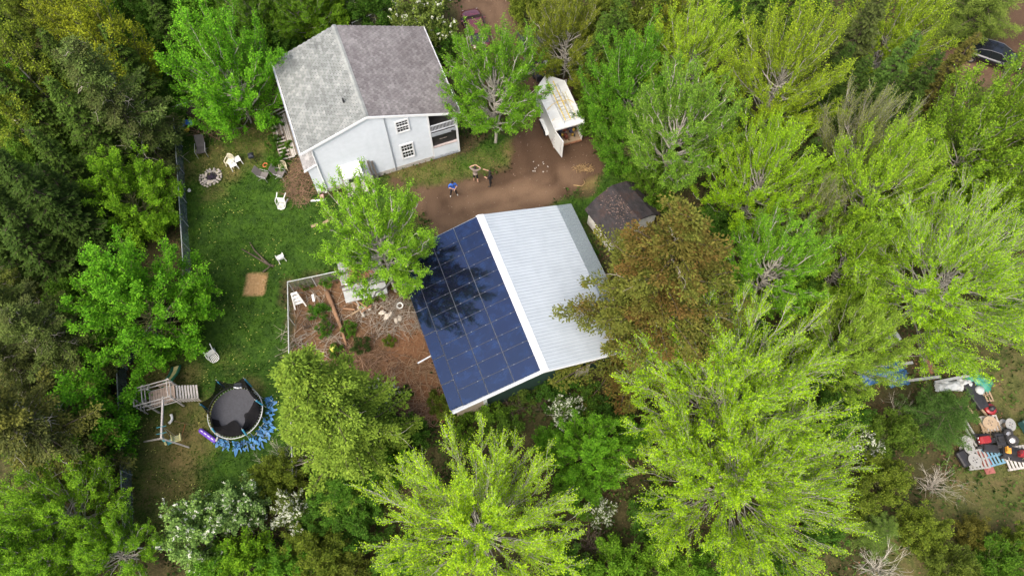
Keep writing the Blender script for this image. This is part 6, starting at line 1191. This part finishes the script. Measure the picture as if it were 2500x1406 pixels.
for i, j in pairs:
    a0, a1 = poles[i][1], poles[j][1]; da = ((a1 - a0 + 180) % 360) - 180; q = 10
    lowz = {(3, 4): .35, (4, 5): .35}.get((i, j), 0); rows = 4
    G = []
    for r_ in range(rows + 1):
        for k in range(q + 1):
            u = k / q; v = r_ / rows; a = R(a0 + da * u); bot = Vector((1.60 * math.cos(a), 1.60 * math.sin(a), .90)); top = tops[i].lerp(tops[j], u); top.z -= (.55 + lowz) * math.sin(math.pi * u) * (.9 if not lowz else 1.6); top -= Vector((math.cos(a), math.sin(a), 0)) * (.15 + lowz * 1.6) * math.sin(math.pi * u)
            top.z = max(top.z, .96); G.append(tuple(bot.lerp(top, v) + Vector((math.cos(a), math.sin(a), 0)) * .10 * math.sin(v * 3.1) * math.sin(u * 9)))
    B.add(G, [(r_ * (q + 1) + k, r_ * (q + 1) + k + 1, (r_ + 1) * (q + 1) + k + 1, (r_ + 1) * (q + 1) + k) for r_ in range(rows) for k in range(q)])
B.build("safety_net", M_NETB, tp, True)
B = MB(); fl = []                                            # slack net spilling over the near part of the mat
for k in range(13):
    a = R(195 + k * 13); fl.append((1.60 * math.cos(a), 1.60 * math.sin(a), .905)); 
for k in range(13):
    a = R(205 + k * 11.6); c = 1.18 + .05 * math.sin(k); fl.append((c * math.cos(a) + .15, c * math.sin(a) + (-.05), .90 + .02 * (k % 2)))
B.add(fl, [(k, k + 1, k + 14, k + 13) for k in range(12)]); B.build("net_fold", M_NETB, tp)
rs4 = random.Random(12)                                      # torn blue pad in four ragged lengths
for a0, a1, wid in ((226, 262, .55), (268, 305, .70), (305, 345, .85), (345, 395, .62)):
    na, nr = 16, 7; G = []; B = MB()
    for i in range(na + 1):
        a = R(a0 + (a1 - a0) * i / na); w_ = wid * (.55 + .75 * rs4.random())
        for j in range(nr + 1):
            q = j / nr; r_ = TR + .05 + w_ * q + rs4.uniform(-.03, .03); aa = a + rs4.uniform(-.02, .02); G.append((r_ * math.cos(aa), r_ * math.sin(aa), max(.05, (.62 - .62 * q ** .5) * (.6 + .4 * math.sin(i * 1.3)) + rs4.uniform(-.05, .07))))
    B.add(G, [(i * (nr + 1) + j, (i + 1) * (nr + 1) + j, (i + 1) * (nr + 1) + j + 1, i * (nr + 1) + j + 1) for i in range(na) for j in range(nr) if rs4.random() > (.30 if j else .55)]); B.build("torn_pad", M_PAD, tp)
B = MB(); B.tube([(TR * math.cos(R(a)), TR * math.sin(R(a)), .93) for a in range(-60, 40, 8)], .018, 6); B.build("loose_cord", M_TRIM, tp)
p = at(582, 942, .98); bx_ = thing("plastic_tub", "pale plastic tub resting on the trampoline's far rim", "tub", (p[0], p[1], .93), .1); MB().prism([(-.24, -.15, 0), (.24, -.15, 0), (.24, .15, 0), (-.24, .15, 0)], (0, 0, .24)).build("body", mat("pale_tub", (.55, .60, .66), .4), bx_, bevel=.03); MB().box((0, -.17, .16), (.14, .05, .12)).build("latch", M_TRIM, bx_)
p = at(509, 1064); ns = thing("pool_float", "purple slotted plastic float leaning by the trampoline", "float", (p[0], p[1], 0), R(-33))
B = MB(); B.tube([(-.70, 0, .12), (-.6, 0, .12), (.6, 0, .12), (.70, 0, .12)], [.10, .16, .16, .10], 12); B.build("body", mat("purple_foam", (.13, .06, .42), .5), ns, True)
for k in range(4): MB().box((-.45 + k * .3, 0, .275), (.18, .05, .02)).build("slot", M_WPL, ns)
MB().box((.72, .16, .18), (.12, .3, .34), .2).build("step_block", M_CONC, ns, bevel=.03)
# ================================================================ PLAY FORT
fo = thing("play_fort", "weathered wooden play fort with green slide and swing beam", "play fort", (-22.2, 13.0, 0), R(17)); FW_, FD = 1.55, 1.15
M_FW = mat("fort_wood", (.36, .28, .225), .85, var=.25, scale=6); M_FWG = mat("fort_wood_grey", (.44, .41, .38), .85, var=.2, scale=6)
for x, y in ((-FW_ / 2, -FD / 2), (FW_ / 2, -FD / 2), (FW_ / 2, FD / 2), (-FW_ / 2, FD / 2)): MB().bbox(x - .045, x + .045, y - .045, y + .045, 0, 2.25).build("post", M_FWG, fo)
for k in range(10): MB().bbox(-FW_ / 2 + k * .155, -FW_ / 2 + .135 + k * .155, -FD / 2 + .05, FD / 2 - .05, 1.15, 1.19).build("floor_board", M_FW, fo)
for y in (-FD / 2, FD / 2):
    for z in (1.1, 1.72, 2.2): MB().bbox(-FW_ / 2 - .3, FW_ / 2 + .1, y - .06, y - .02, z, z + .09).build("rail", M_FWG, fo)
for x in (-FW_ / 2, FW_ / 2):
    for z in (1.1, 1.72, 2.2): MB().bbox(x - .08, x - .04, -FD / 2, FD / 2, z, z + .08).build("rail", M_FWG, fo)
for k in range(6): MB().bbox(-.1 + k * .14, .01 + k * .14, FD / 2 - .01, FD / 2 + .02, 1.2, 1.8).build("wall_board", M_FW, fo)
for k in range(3): MB().bbox(-FW_ / 2 - .75, -FW_ / 2 - .70, -.45 + k * .45, -.40 + k * .45, 0, 1.9).build("ladder_post", M_FWG, fo)
for z in (.45, .95, 1.45, 1.88): MB().bbox(-FW_ / 2 - .76, -FW_ / 2 - .69, -.5, .55, z, z + .07).build("ladder_rung", M_FWG, fo)
MB().beam((-FW_ / 2 - .7, -.45, 1.88), (-FW_ / 2, -.45, 1.88), .06, .06).build("rail", M_FWG, fo); MB().beam((-FW_ / 2 - .7, .5, 1.88), (-FW_ / 2, .5, 1.88), .06, .06).build("rail", M_FWG, fo)
for k in range(8): t_ = k / 7; MB().box((FW_ / 2 + .12 + t_ * .95, -.05, 1.22 - t_ * .75), (.11, .95, .035), rot=Matrix.Rotation(R(20), 3, 'Y')).build("stair_tread", M_FWG, fo)
for k in range(8): t_ = k / 7; MB().bbox(FW_ / 2 + .10 + t_ * .95, FW_ / 2 + .19 + t_ * .95, -.58, -.55, .75 - t_ * .7, 1.45 - t_ * .75).build("stair_picket", M_FWG, fo)
B = MB(); S_ = [(.30, .55, 1.25), (.38, .95, 1.05), (.52, 1.5, .55), (.62, 1.95, .28), (.68, 2.2, .24)]
for s_, m_, nm in ((0, mat("slide_yellow", (.55, .52, .25), .45), "slide_bed"), (1, mat("slide_green", (.02, .12, .07), .5), "slide_rim"), (-1, mat("slide_green", (.02, .12, .07), .5), "slide_rim")):
    B = MB(); w = .20
    if s_ == 0: vs = [(x + q * w, y, z) for x, y, z in S_ for q in (-1, 1)]; B.add(vs, [(2 * i, 2 * i + 1, 2 * i + 3, 2 * i + 2) for i in range(4)]); B.add([(a, b, c - .03) for a, b, c in vs], [(2 * i, 2 * i + 2, 2 * i + 3, 2 * i + 1) for i in range(4)])
    else: B.tube([(x + s_ * (w + .05), y, z + .05) for x, y, z in S_], [.07, .09, .08, .1, .07], 8)
    B.build(nm, m_, fo, s_ != 0)
for y0, y1, z in ((-.2, .2, .45), (-.2, .2, .9)): MB().box((-.35, .1, z), (.5, .9, .04)).build("shelf", M_FWG, fo)
MB().beam((-.45, .25, 2.3), (-.5, .62, 1.9), .12, .08).build("roof_brace", M_FWG, fo)
fy = R(17); sb = np.array([-22.0, 12.5]); e0 = Vector(at(398, 968, 2.1)); e1 = Vector(at(394, 1070, 2.1)); inv = Matrix.Translation((-22.2, 13.0, 0)) @ Matrix.Rotation(fy, 4, 'Z'); inv = inv.inverted()
lo = lambda v: tuple(inv @ Vector(v))
MB().beam(lo(e0), lo(e1), .10, .13).build("swing_beam", M_FWG, fo)
for a, b in ((at(394, 1070, 2.1), at(462, 1092, .0)), (at(394, 1070, 2.1), at(352, 1078, 0.0))): MB().beam(lo(a), lo(b), .08, .08).build("swing_leg", M_FWG, fo)
M_TEAL = mat("teal_metal", (.04, .22, .26), .5)
for yy in (1044, 1060): MB().beam(lo(at(382, yy, 2.16)), lo(at(406, yy - 5, 2.16)), .035, .035).build("swing_bracket", M_TEAL, fo)
MB().beam(lo(at(394, 1066, 2.0)), lo(at(402, 1076, 1.7)), .13, .13).build("corner_bracket", M_TEAL, fo)
MB().box(lo(at(422, 1074, .5)), (.75, .28, .05), .3).build("glider_seat", M_TEAL, fo)
B = MB(); c = Vector(lo(at(433, 1070, .7)))
for k in range(4): B.box(c + Vector((0, -.15 + k * .1, 0)), (.42, .07, .03))
B.box(c + Vector((-.24, 0, .18)), (.05, .46, .34)); B.box(c + Vector((.24, 0, .1)), (.05, .46, .2)); B.build("glider_chair", mat("slide_yellow", (.55, .52, .25), .45), fo)
B = MB(); c = Vector(lo(at(402, 1078, .6))); B.tube([c + Vector((-.1, .22, .1)), c + Vector((0, 0, 0)), c + Vector((.1, -.25, .1))], .06, 8); B.build("swing_seat", mat("slide_yellow", (.55, .52, .25), .45), fo)
for q in ((402, 1078, .6), (422, 1074, .5), (433, 1068, .7)): MB().tube([lo(at(*q)), lo(np.array([e0.x * .3 + e1.x * .7, e0.y * .3 + e1.y * .7, 2.1]))], .008, 5).build("chain", M_GALVP, fo)
c = Vector(at(419, 1023, .25)); o = MB().tube([(-.06, .30, .12), (.0, .15, .03), (.03, 0, .0), (.0, -.15, .03), (-.06, -.30, .12)], .085, 10).build("sling_seat", M_WPL, None, True); o.location = tuple(c); tag(o, "white curved swing seat dropped on the yellowed grass", "seat")
branch("loose_rope", [(424, 1027, .05), (450, 1034, .05), (475, 1038, .05)], .015, "thin rope trailing from the white swing seat", M_PINE, "rope"); branch("loose_rope", [(452, 1034, .05), (448, 1050, .05), (443, 1064, .05)], .015, "orange rope lying toward the glider", mat("orange_plastic", (.45, .13, .05)), "rope")
p = at(293, 886); o = MB(); o.ring((0, 0, .12), .16, .07, 14, 8); o = o.build("red_toy", mat("red_paint", (.35, .02, .02)), None, True); o.location = (p[0], p[1], 0); tag(o, "red toy by the fence under the round maple", "toy")
p = at(307, 890); o = MB().beam((-.3, -.05, .06), (.3, .07, .06), .08, .06).build("pale_stick", M_CREAM); o.location = (p[0], p[1], 0); tag(o, "pale stick beside the red toy under the round maple", "stick")
# ================================================================ JUNK YARD ON THE RIGHT
def pallet(px_, py_, rz, label, m=M_OLDW2, z=0, s=1.0, n=6):
    p = at(px_, py_); c = thing("wooden_pallet", label, "pallet", (p[0], p[1], z), rz); c.scale = (s,) * 3
    for k in range(n): MB().box((-.5 + k / (n - 1), 0, .13), (.10, 1.0, .022)).build("slat", m, c)
    for y in (-.46, 0, .46): MB().box((0, y, .06), (1.12, .09, .10)).build("stringer", m, c)
    return c
def spool(px_, py_, r, label, m, z=0, tilt=(0, 0), hgt=.45, rz=0):
    p = at(px_, py_); c = thing("cable_spool", label, "spool", (p[0], p[1], z), rz); c.rotation_euler = (tilt[0], tilt[1], rz)
    hole = [(.05, 0), (r, 0), (r, .03), (.05, .03), (.05, 0)]
    MB().lathe(hole, (0, 0, hgt), 24).build("top_flange", m, c); MB().lathe(hole, (0, 0, 0), 24).build("bottom_flange", m, c); MB().lathe([(r * .42, .03), (r * .42, hgt)], n=16).build("core", mat("spool_core", (.30, .24, .17), .9), c, True)
    for k in range(4): a = k * 1.57 + .4; MB().lathe([(0, .0), (.035, 0), (.035, .012), (0, .012)], (r * .35 * math.cos(a), r * .35 * math.sin(a), hgt + .031), 8).build("bolt", M_BLACK, c)
    return c
M_SPW = mat("spool_white", (.21, .21, .20), .7, var=.12); M_SPT = mat("spool_ply", (.22, .165, .11), .85, var=.2)
pallet(2416, 1034, .1, "grey pallet beside the tan spool disc", M_OLDW2, 0, 1.0); pallet(2418, 1052, .05, "tan pallet below the grey pallet by the lawn tractor", M_PINE, 0, 1.1)
pallet(2398, 965, .15, "weathered tan pallet below the white sack", M_PINE, 0, .95); pallet(2382, 1122, .12, "pale grey pallet under the white spool flange", M_SPW, 0, 1.2)
pallet(2478, 1118, .15, "grey pallet under the orange riding mower", M_OLDW2, 0, 1.4, 7); pallet(2425, 1113, .25, "pale blue pallet between the two mowers", mat("blue_pallet", (.10, .20, .27), .8, var=.25), 0, 1.15)
spool(2408, 1032, .42, "tan plywood spool leaning by the grey pallet", M_SPT, .05, (.25, -.2)); spool(2450, 1038, .40, "white-topped cable spool beside the tractor wheels", M_SPW, .0, (.15, .25), .5)
spool(2350, 1080, .38, "faded white spool under the dark pine", M_SPW, 0, (.1, 0)); spool(2355, 1098, .36, "second faded white spool below the first under the pine", M_SPW, 0, (0, .1)); spool(2370, 1126, .42, "white spool flange standing on the pale grey pallet", M_SPW, .16, (0, .05), .25)
M_RED = mat("mower_red", (.20, .012, .014), .35, var=.1, coat=.3)
def rider(px_, py_, rz, label, hoodc, seatc, s=1.0):
    p = at(px_, py_); c = thing("riding_mower", label, "mower", (p[0], p[1], 0), rz); c.scale = (s,) * 3
    MB().prism([(.30, -.24, .45), (1.0, -.20, .45), (1.02, -.20, .75), (.85, -.22, .86), (.30, -.25, .88)], (0, .46, 0)).build("hood", hoodc, c, bevel=.05)
    MB().prism([(-.75, -.42, .55), (-.15, -.42, .55), (-.15, .42, .55), (-.75, .42, .55)], (0, 0, .12)).build("rear_fender", M_BLACK, c, bevel=.05); MB().bbox(-.75, 1.0, -.16, .16, .28, .46).build("chassis", M_BLACK, c)
    MB().bbox(-.1, .75, -.5, .5, .16, .3).build("mower_deck", M_BLACK, c, bevel=.04)
    B = MB(); B.box((-.45, 0, .74), (.40, .42, .12)); B.box((-.66, 0, .92), (.10, .42, .34)); B.build("seat", seatc, c, bevel=.04)
    B = MB(); B.ring((0, 0, 0), .17, .016, 20, 6); B.tube([(-.17, 0, 0), (.17, 0, 0)], .012, 6); B.tube([(0, 0, 0), (.12, 0, -.3)], .02, 6); sw = B.build("steering_wheel", M_BLACK, c, True); sw.location = (.12, 0, 1.02); sw.rotation_euler[1] = -.5
    for sx in (-1, 1): wheel(c, (-.48, sx * .42, .26), .26, .22, 'y', M_SPW); wheel(c, (.82, sx * .40, .19), .19, .15, 'y', M_SPW)
    for sx in (-1, 1): MB().box((1.02, sx * .12, .66), (.03, .1, .07)).build("headlight", M_TRIM, c)
    return c
rider(2412, 1078, R(182), "red riding mower with black seat beside the spools", M_RED, M_BLACK, .95); rider(2462, 1108, R(-12), "red riding mower with orange seat on the grey pallet", M_RED, mat("orange_seat", (.48, .22, .03), .6), .9)
def tyre(px_, py_, r, z, label, tilt):
    p = at(px_, py_); c = thing("spare_tyre", label, "tyre", (p[0], p[1], z)); c.rotation_euler = tilt
    MB().lathe([(r * .55, -.1), (r * .9, -.11), (r, -.05), (r, .05), (r * .9, .11), (r * .55, .1), (r * .55, -.1)], n=24).build("tread", M_TYRE, c, True); MB().lathe([(0, -.03), (r * .5, -.06), (r * .56, .06), (r * .2, .02), (0, .03)], n=16).build("rim", M_RIM, c, True)
tyre(2449, 1063, .36, .45, "worn black tyre tilted against the red mower", (.5, .2, 0)); tyre(2463, 1078, .36, .35, "worn black tyre with pale rim beside its tilted twin", (.3, -.3, 0))
p = at(2414, 1000); pm = thing("push_mower", "red push mower with black engine by the tan pallets", "mower", (p[0], p[1], 0), R(-60)); B = MB(); B.lathe([(0, .28), (.3, .27), (.38, .2), (.38, .10)], n=18); B.build("deck", M_RED, pm, True); B = MB(); B.lathe([(0, .5), (.14, .5), (.16, .3), (.2, .27)], n=12); B.build("engine", M_BLACK, pm, True)
for x, y in ((.3, .3), (.3, -.3), (-.3, .3), (-.3, -.3)): wheel(pm, (x, y, .1), .1, .07, 'y', M_SPW)
for s_ in (-1, 1): MB().tube([(-.3, s_ * .22, .2), (-.9, s_ * .24, .75)], .014, 6).build("handle", M_BLACK, pm)
MB().tube([(-.9, -.24, .75), (-.9, .24, .75)], .014, 6).build("handle_bar", M_BLACK, pm)
for k, (a, b, l_, ang, m, nm) in enumerate(((2386, 1028, 2.6, -1.15, M_PINE, "long tan post lying beside the dark pine"), (2375, 1060, 2.2, -1.25, M_SPW, "white tube under the pine's edge"), (2368, 1068, 2.0, -1.25, M_SPW, "second white tube alongside the first under the pine"), (2394, 1000, 2.4, -1.1, M_PINE, "tan beam leading up to the push mower"), (2382, 960, 2.0, -1.2, M_SPW, "pale beam beside the black trough"))):
    p = at(a, b); o = MB().beam((-l_ / 2 * math.cos(ang), -l_ / 2 * math.sin(ang), .09), (l_ / 2 * math.cos(ang), l_ / 2 * math.sin(ang), .11), .11, .11).build("timber_post", m); o.location = (p[0], p[1], 0); tag(o, nm, "post")
p = at(2378, 968); o = MB().prism([(-.35, -.9, .0), (.35, -.9, .0), (.42, .9, .0), (-.42, .9, .0)], (0, 0, .35)).build("black_trough", M_BLACK, None, bevel=.05); o.location = (p[0], p[1], 0); o.rotation_euler[2] = .35; tag(o, "black trough between the green tarp and the pine", "trough")
def tarp(px_, py_, rx, ry, hh, m, label, seed, rz=0):
    p = at(px_, py_); rs = np.random.RandomState(seed); n = 14; u = np.linspace(-1, 1, n); X, Y = np.meshgrid(u, u); r_ = np.maximum(np.abs(X), np.abs(Y)); Z = hh * (1 - r_ ** 3) * (.6 + .6 * vnoise(X * 3 + seed, Y * 3, .8)) + .03; X = X * rx * (1 + .15 * rs.normal(size=X.shape) * .4); Y = Y * ry * (1 + .1 * rs.normal(size=X.shape) * .4)
    idx = np.arange(n * n).reshape(n, n); F = np.stack([idx[:-1, :-1], idx[:-1, 1:], idx[1:, 1:], idx[1:, :-1]], -1).reshape(-1, 4)
    o = mobj("tarp", fast_mesh("tarp", np.stack([X, Y, Z], -1).reshape(-1, 3), F, m, smooth=True)); o.location = (p[0], p[1], 0); o.rotation_euler[2] = rz; tag(o, label, "tarp")
M_TG = mat("tarp_green", (.03, .17, .12), .45, var=.2); M_TB = mat("tarp_blue", (.03, .09, .20), .45, var=.2); M_TW = mat("sack_white", (.34, .36, .36), .6, var=.15)
tarp(2385, 930, .9, .55, .5, M_TG, "crumpled green tarp at the top of the junk yard", 1, -.5); tarp(2372, 915, .45, .35, .45, M_TG, "small bunched green tarp above the larger one", 2)
tarp(2150, 905, 1.6, .7, .5, M_TB, "blue tarp showing through the maple leaves", 3, .3); tarp(2190, 925, .7, .5, .5, M_TB, "folded blue tarp beside the larger blue tarp", 4, .2); tarp(2320, 942, .7, .35, .35, M_TW, "white sheet under the maple's outer leaves", 5); tarp(2355, 938, .45, .4, .4, M_TW, "white sack beside the green tarp", 6); tarp(2300, 945, .5, .3, .3, M_TW, "torn white sheet among the junk under the maple", 7)
for k, (a, b, l_, ang, nm) in enumerate(((2180, 895, 2.4, .15, "white length of siding under the big maple"), (2250, 928, 2.2, .12, "second white length of siding farther under the maple"), (2320, 928, 2.6, .2, "long white siding strip near the green tarp"))):
    p = at(a, b); o = MB().box((0, 0, .35), (l_, .18, .05), ang).build("siding_strip", M_COOPS); o.location = (p[0], p[1], 0); tag(o, nm, "siding")
p = at(2388, 954, .16); o = MB().lathe([(0, 0), (.24, .02), (.32, .16), (.22, .32), (0, .36)], n=14).build("white_sack", M_TW, None, True); o.location = tuple(p); tag(o, "round white sack on the tan pallet", "sack")
p = at(2405, 1125); o = MB().box((0, 0, .04), (.6, 1.6, .07), .15).build("red_sheet", mat("rust_red_sheet", (.20, .065, .055), .7, var=.2)); o.location = (p[0], p[1], 0); tag(o, "rust-red sheet between the pale pallet and the blue pallet", "sheet")
p = at(2412, 1096); o = MB().prism([(-.5, -.25, 0), (.5, -.25, 0), (.42, .25, 0), (-.42, .25, 0)], (0, 0, .4)).build("black_crate", M_BLACK, None, bevel=.06); o.location = (p[0], p[1], 0); o.rotation_euler[2] = -.1; tag(o, "black plastic crate above the pale blue pallet", "crate")
p = at(2349, 1120); o = MB().prism([(-.35, -.5, 0), (.3, -.5, 0), (.35, .5, 0), (-.3, .5, 0)], (0, 0, .35)).build("dark_barrow", M_BLACK, None, bevel=.08); o.location = (p[0], p[1], 0); o.rotation_euler[2] = .4; tag(o, "dark tub beside the pale grey pallet", "tub")
p = at(2500, 1045); o = MB().box((0, 0, .3), (.5, .9, .6), .3).build("teal_bin", mat("teal_bin", (.02, .06, .06), .5), None, bevel=.05); o.location = (p[0], p[1], 0); tag(o, "dark teal bin on the rough grass beside the junk yard", "bin")
p = at(2172, 832, .0); o = MB().box((0, 0, .4), (.7, .6, .8), .4).build("white_drum_box", M_TW, None, bevel=.05); o.location = (p[0], p[1], 0); tag(o, "white box glimpsed through the light green maple", "box")
p = at(2263, 898); o = MB().box((0, 0, .3), (.7, .9, .05), .7).build("rust_board", M_RUST); o.location = (p[0], p[1], 0); tag(o, "rust-brown board under the big maple", "board")

# ================================================================ GRASS, DANDELIONS, UNDERGROWTH (uncountable)
def scatter(n, fn, seed, box=(-46, 46, 0, 52)):
    rs = np.random.RandomState(seed); x = rs.uniform(box[0], box[1], n); y = rs.uniform(box[2], box[3], n); k = rs.rand(n) < fn(x, y, masks(x, y)); return x[k], y[k], rs
def blades(name, x, y, rs, per, ln, wd, spread, m, color, lean=.6, z0=-.02):
    n = len(x); P = np.column_stack([np.repeat(x, per), np.repeat(y, per), np.full(n * per, z0)]) + np.column_stack([rs.normal(size=(n * per, 2)) * spread, np.zeros(n * per)])
    D = np.column_stack([rs.normal(size=(n * per, 2)) * lean, np.ones(n * per)]); l_ = ln * rs.uniform(.5, 1.3, n * per)
    Vv, Ff = leaf_quads(P, D, rs.normal(size=P.shape), l_, wd * rs.uniform(.7, 1.3, n * per), rs)
    big = np.repeat(fbm(x, y, 1.3), per); o = mobj(name, fast_mesh(name, Vv, Ff, m, {"lv": ('FACE', np.clip((big - .5) * 2.4 + .5 + rs.normal(size=n * per) * .18, 0, 1))})); o.color = (*color, 1); return tag(o, kind="stuff")
M_GRASS = leaf_mat("grass_blade", vmin=.35, vmax=1.55, trans=.25)
x, y, rs = scatter(90000, lambda x, y, m: m[0] * (1 - m[2]) * (1 - m[5] * .8) * (1 - m[6]) * (1 - m[3]) * (.35 + .9 * (fbm(x, y, 1.0) > .45)), 1, (-27, 10, 2, 40)); tag(blades("lawn_grass", x, y, rs, 2, .13, .05, .06, M_GRASS, (.042, .104, .010)), "short uneven green grass of the yard", "grass")
x, y, rs = scatter(42000, lambda x, y, m: m[1] * (1 - m[2]), 2); tag(blades("rough_grass", x, y, rs, 2, .16, .045, .08, M_GRASS, (.080, .105, .022)), "rough yellowed grass by the junk yard and dark car", "grass")
x, y, rs = scatter(22000, lambda x, y, m: np.clip(m[5] * 1.1, 0, 1) * m[0] * (1 - m[6]), 3, (-27, 10, 2, 40)); tag(blades("dry_grass", x, y, rs, 2, .10, .04, .06, M_GRASS, (.135, .115, .040)), "dry straw-coloured grass patches in the yard", "grass")
x, y, rs = scatter(34000, lambda x, y, m: (1 - np.clip(m[0] + m[2] + m[3] + m[1] * .6, 0, 1)) * (fbm(x, y, 2.0) > .47), 4); tag(blades("undergrowth", x, y, rs, 4, .28, .16, .22, M_GRASS, (.045, .085, .016), 1.6, .0), "leafy green undergrowth on the woodland floor", "undergrowth")
x, y, rs = scatter(60000, lambda x, y, m: (1 - np.clip(m[0] + m[2] + m[1] * .5, 0, 1)) * (fbm(x + 9, y, 1.5) > .42), 5); tag(blades("leaf_litter", x, y, rs, 1, .13, .09, .1, leaf_mat("fallen_leaf", vmin=.4, vmax=1.7, trans=.05), (.105, .062, .035), 4.0, .0), "brown fallen leaves under the trees", "leaves")
x, y, rs = scatter(2600, lambda x, y, m: m[0] * (1 - m[2]) * (1 - m[6]) * (fbm(x + 50, y, 1.6) > .60), 6, (-26, -8, 3, 34)); n = len(x)
P = np.column_stack([x, y, np.full(n, .12)]); Vv, Ff = leaf_quads(np.repeat(P, 2, 0), rs.normal(size=(2 * n, 3)) * [1, 1, .15], np.tile([0, 0, 1.], (2 * n, 1)), np.full(2 * n, .055), np.full(2 * n, .05), rs); o = mobj("dandelions", fast_mesh("dandelions", Vv, Ff, leaf_mat("dandelion", vmin=.8, vmax=1.2), {"lv": ('FACE', rs.rand(2 * n))})); o.color = (.50, .50, .14, 1); tag(o, "yellow and white dandelion heads dotted over the lawn", "flowers", kind="stuff")
x, y, rs = scatter(5000, lambda x, y, m: m[2] * .35, 7, (-10, 12, 20, 50)); n = len(x); P = np.column_stack([x, y, np.full(n, -.01)]); Vv, Ff = leaf_quads(P, rs.normal(size=(n, 3)) * [1, 1, .1], np.tile([0, 0, 1.], (n, 1)) + rs.normal(size=(n, 3)) * .3, .04 + .06 * rs.rand(n), .03 + .04 * rs.rand(n), rs); o = mobj("gravel", fast_mesh("gravel", Vv, Ff, MATS["fallen_leaf"], {"lv": ('FACE', rs.rand(n) ** 2)})); o.color = (.20, .165, .135, 1); tag(o, "gravel and debris strewn over the dirt driveway", "gravel", kind="stuff")
rs5 = random.Random(3)
for k in range(14):
    p = at(rs5.uniform(1300, 1338), rs5.uniform(395, 422)); o = MB().box((0, 0, .02), (rs5.uniform(.04, .11), rs5.uniform(.03, .07), .02), rs5.random() * 3).build("litter_scrap", M_CONC); o.location = (p[0], p[1], 0); tag(o, "small white scrap on the dark dirt behind the trailer", "scrap", "white scraps on the driveway")
brush(1425, 412, .8, .35, 90, .12, "heap of yellow straw on the dirt near the trailer door", mat("straw", (.24, .16, .075), .9, var=.3), 21, .2, .6, "straw_heap")
branch("pale_branch", [(1400, 452, .04), (1420, 455, .05), (1428, 447, .05), (1424, 438, .05)], .045, "pale crooked branch on the dirt by the shed", MATS["straw"])
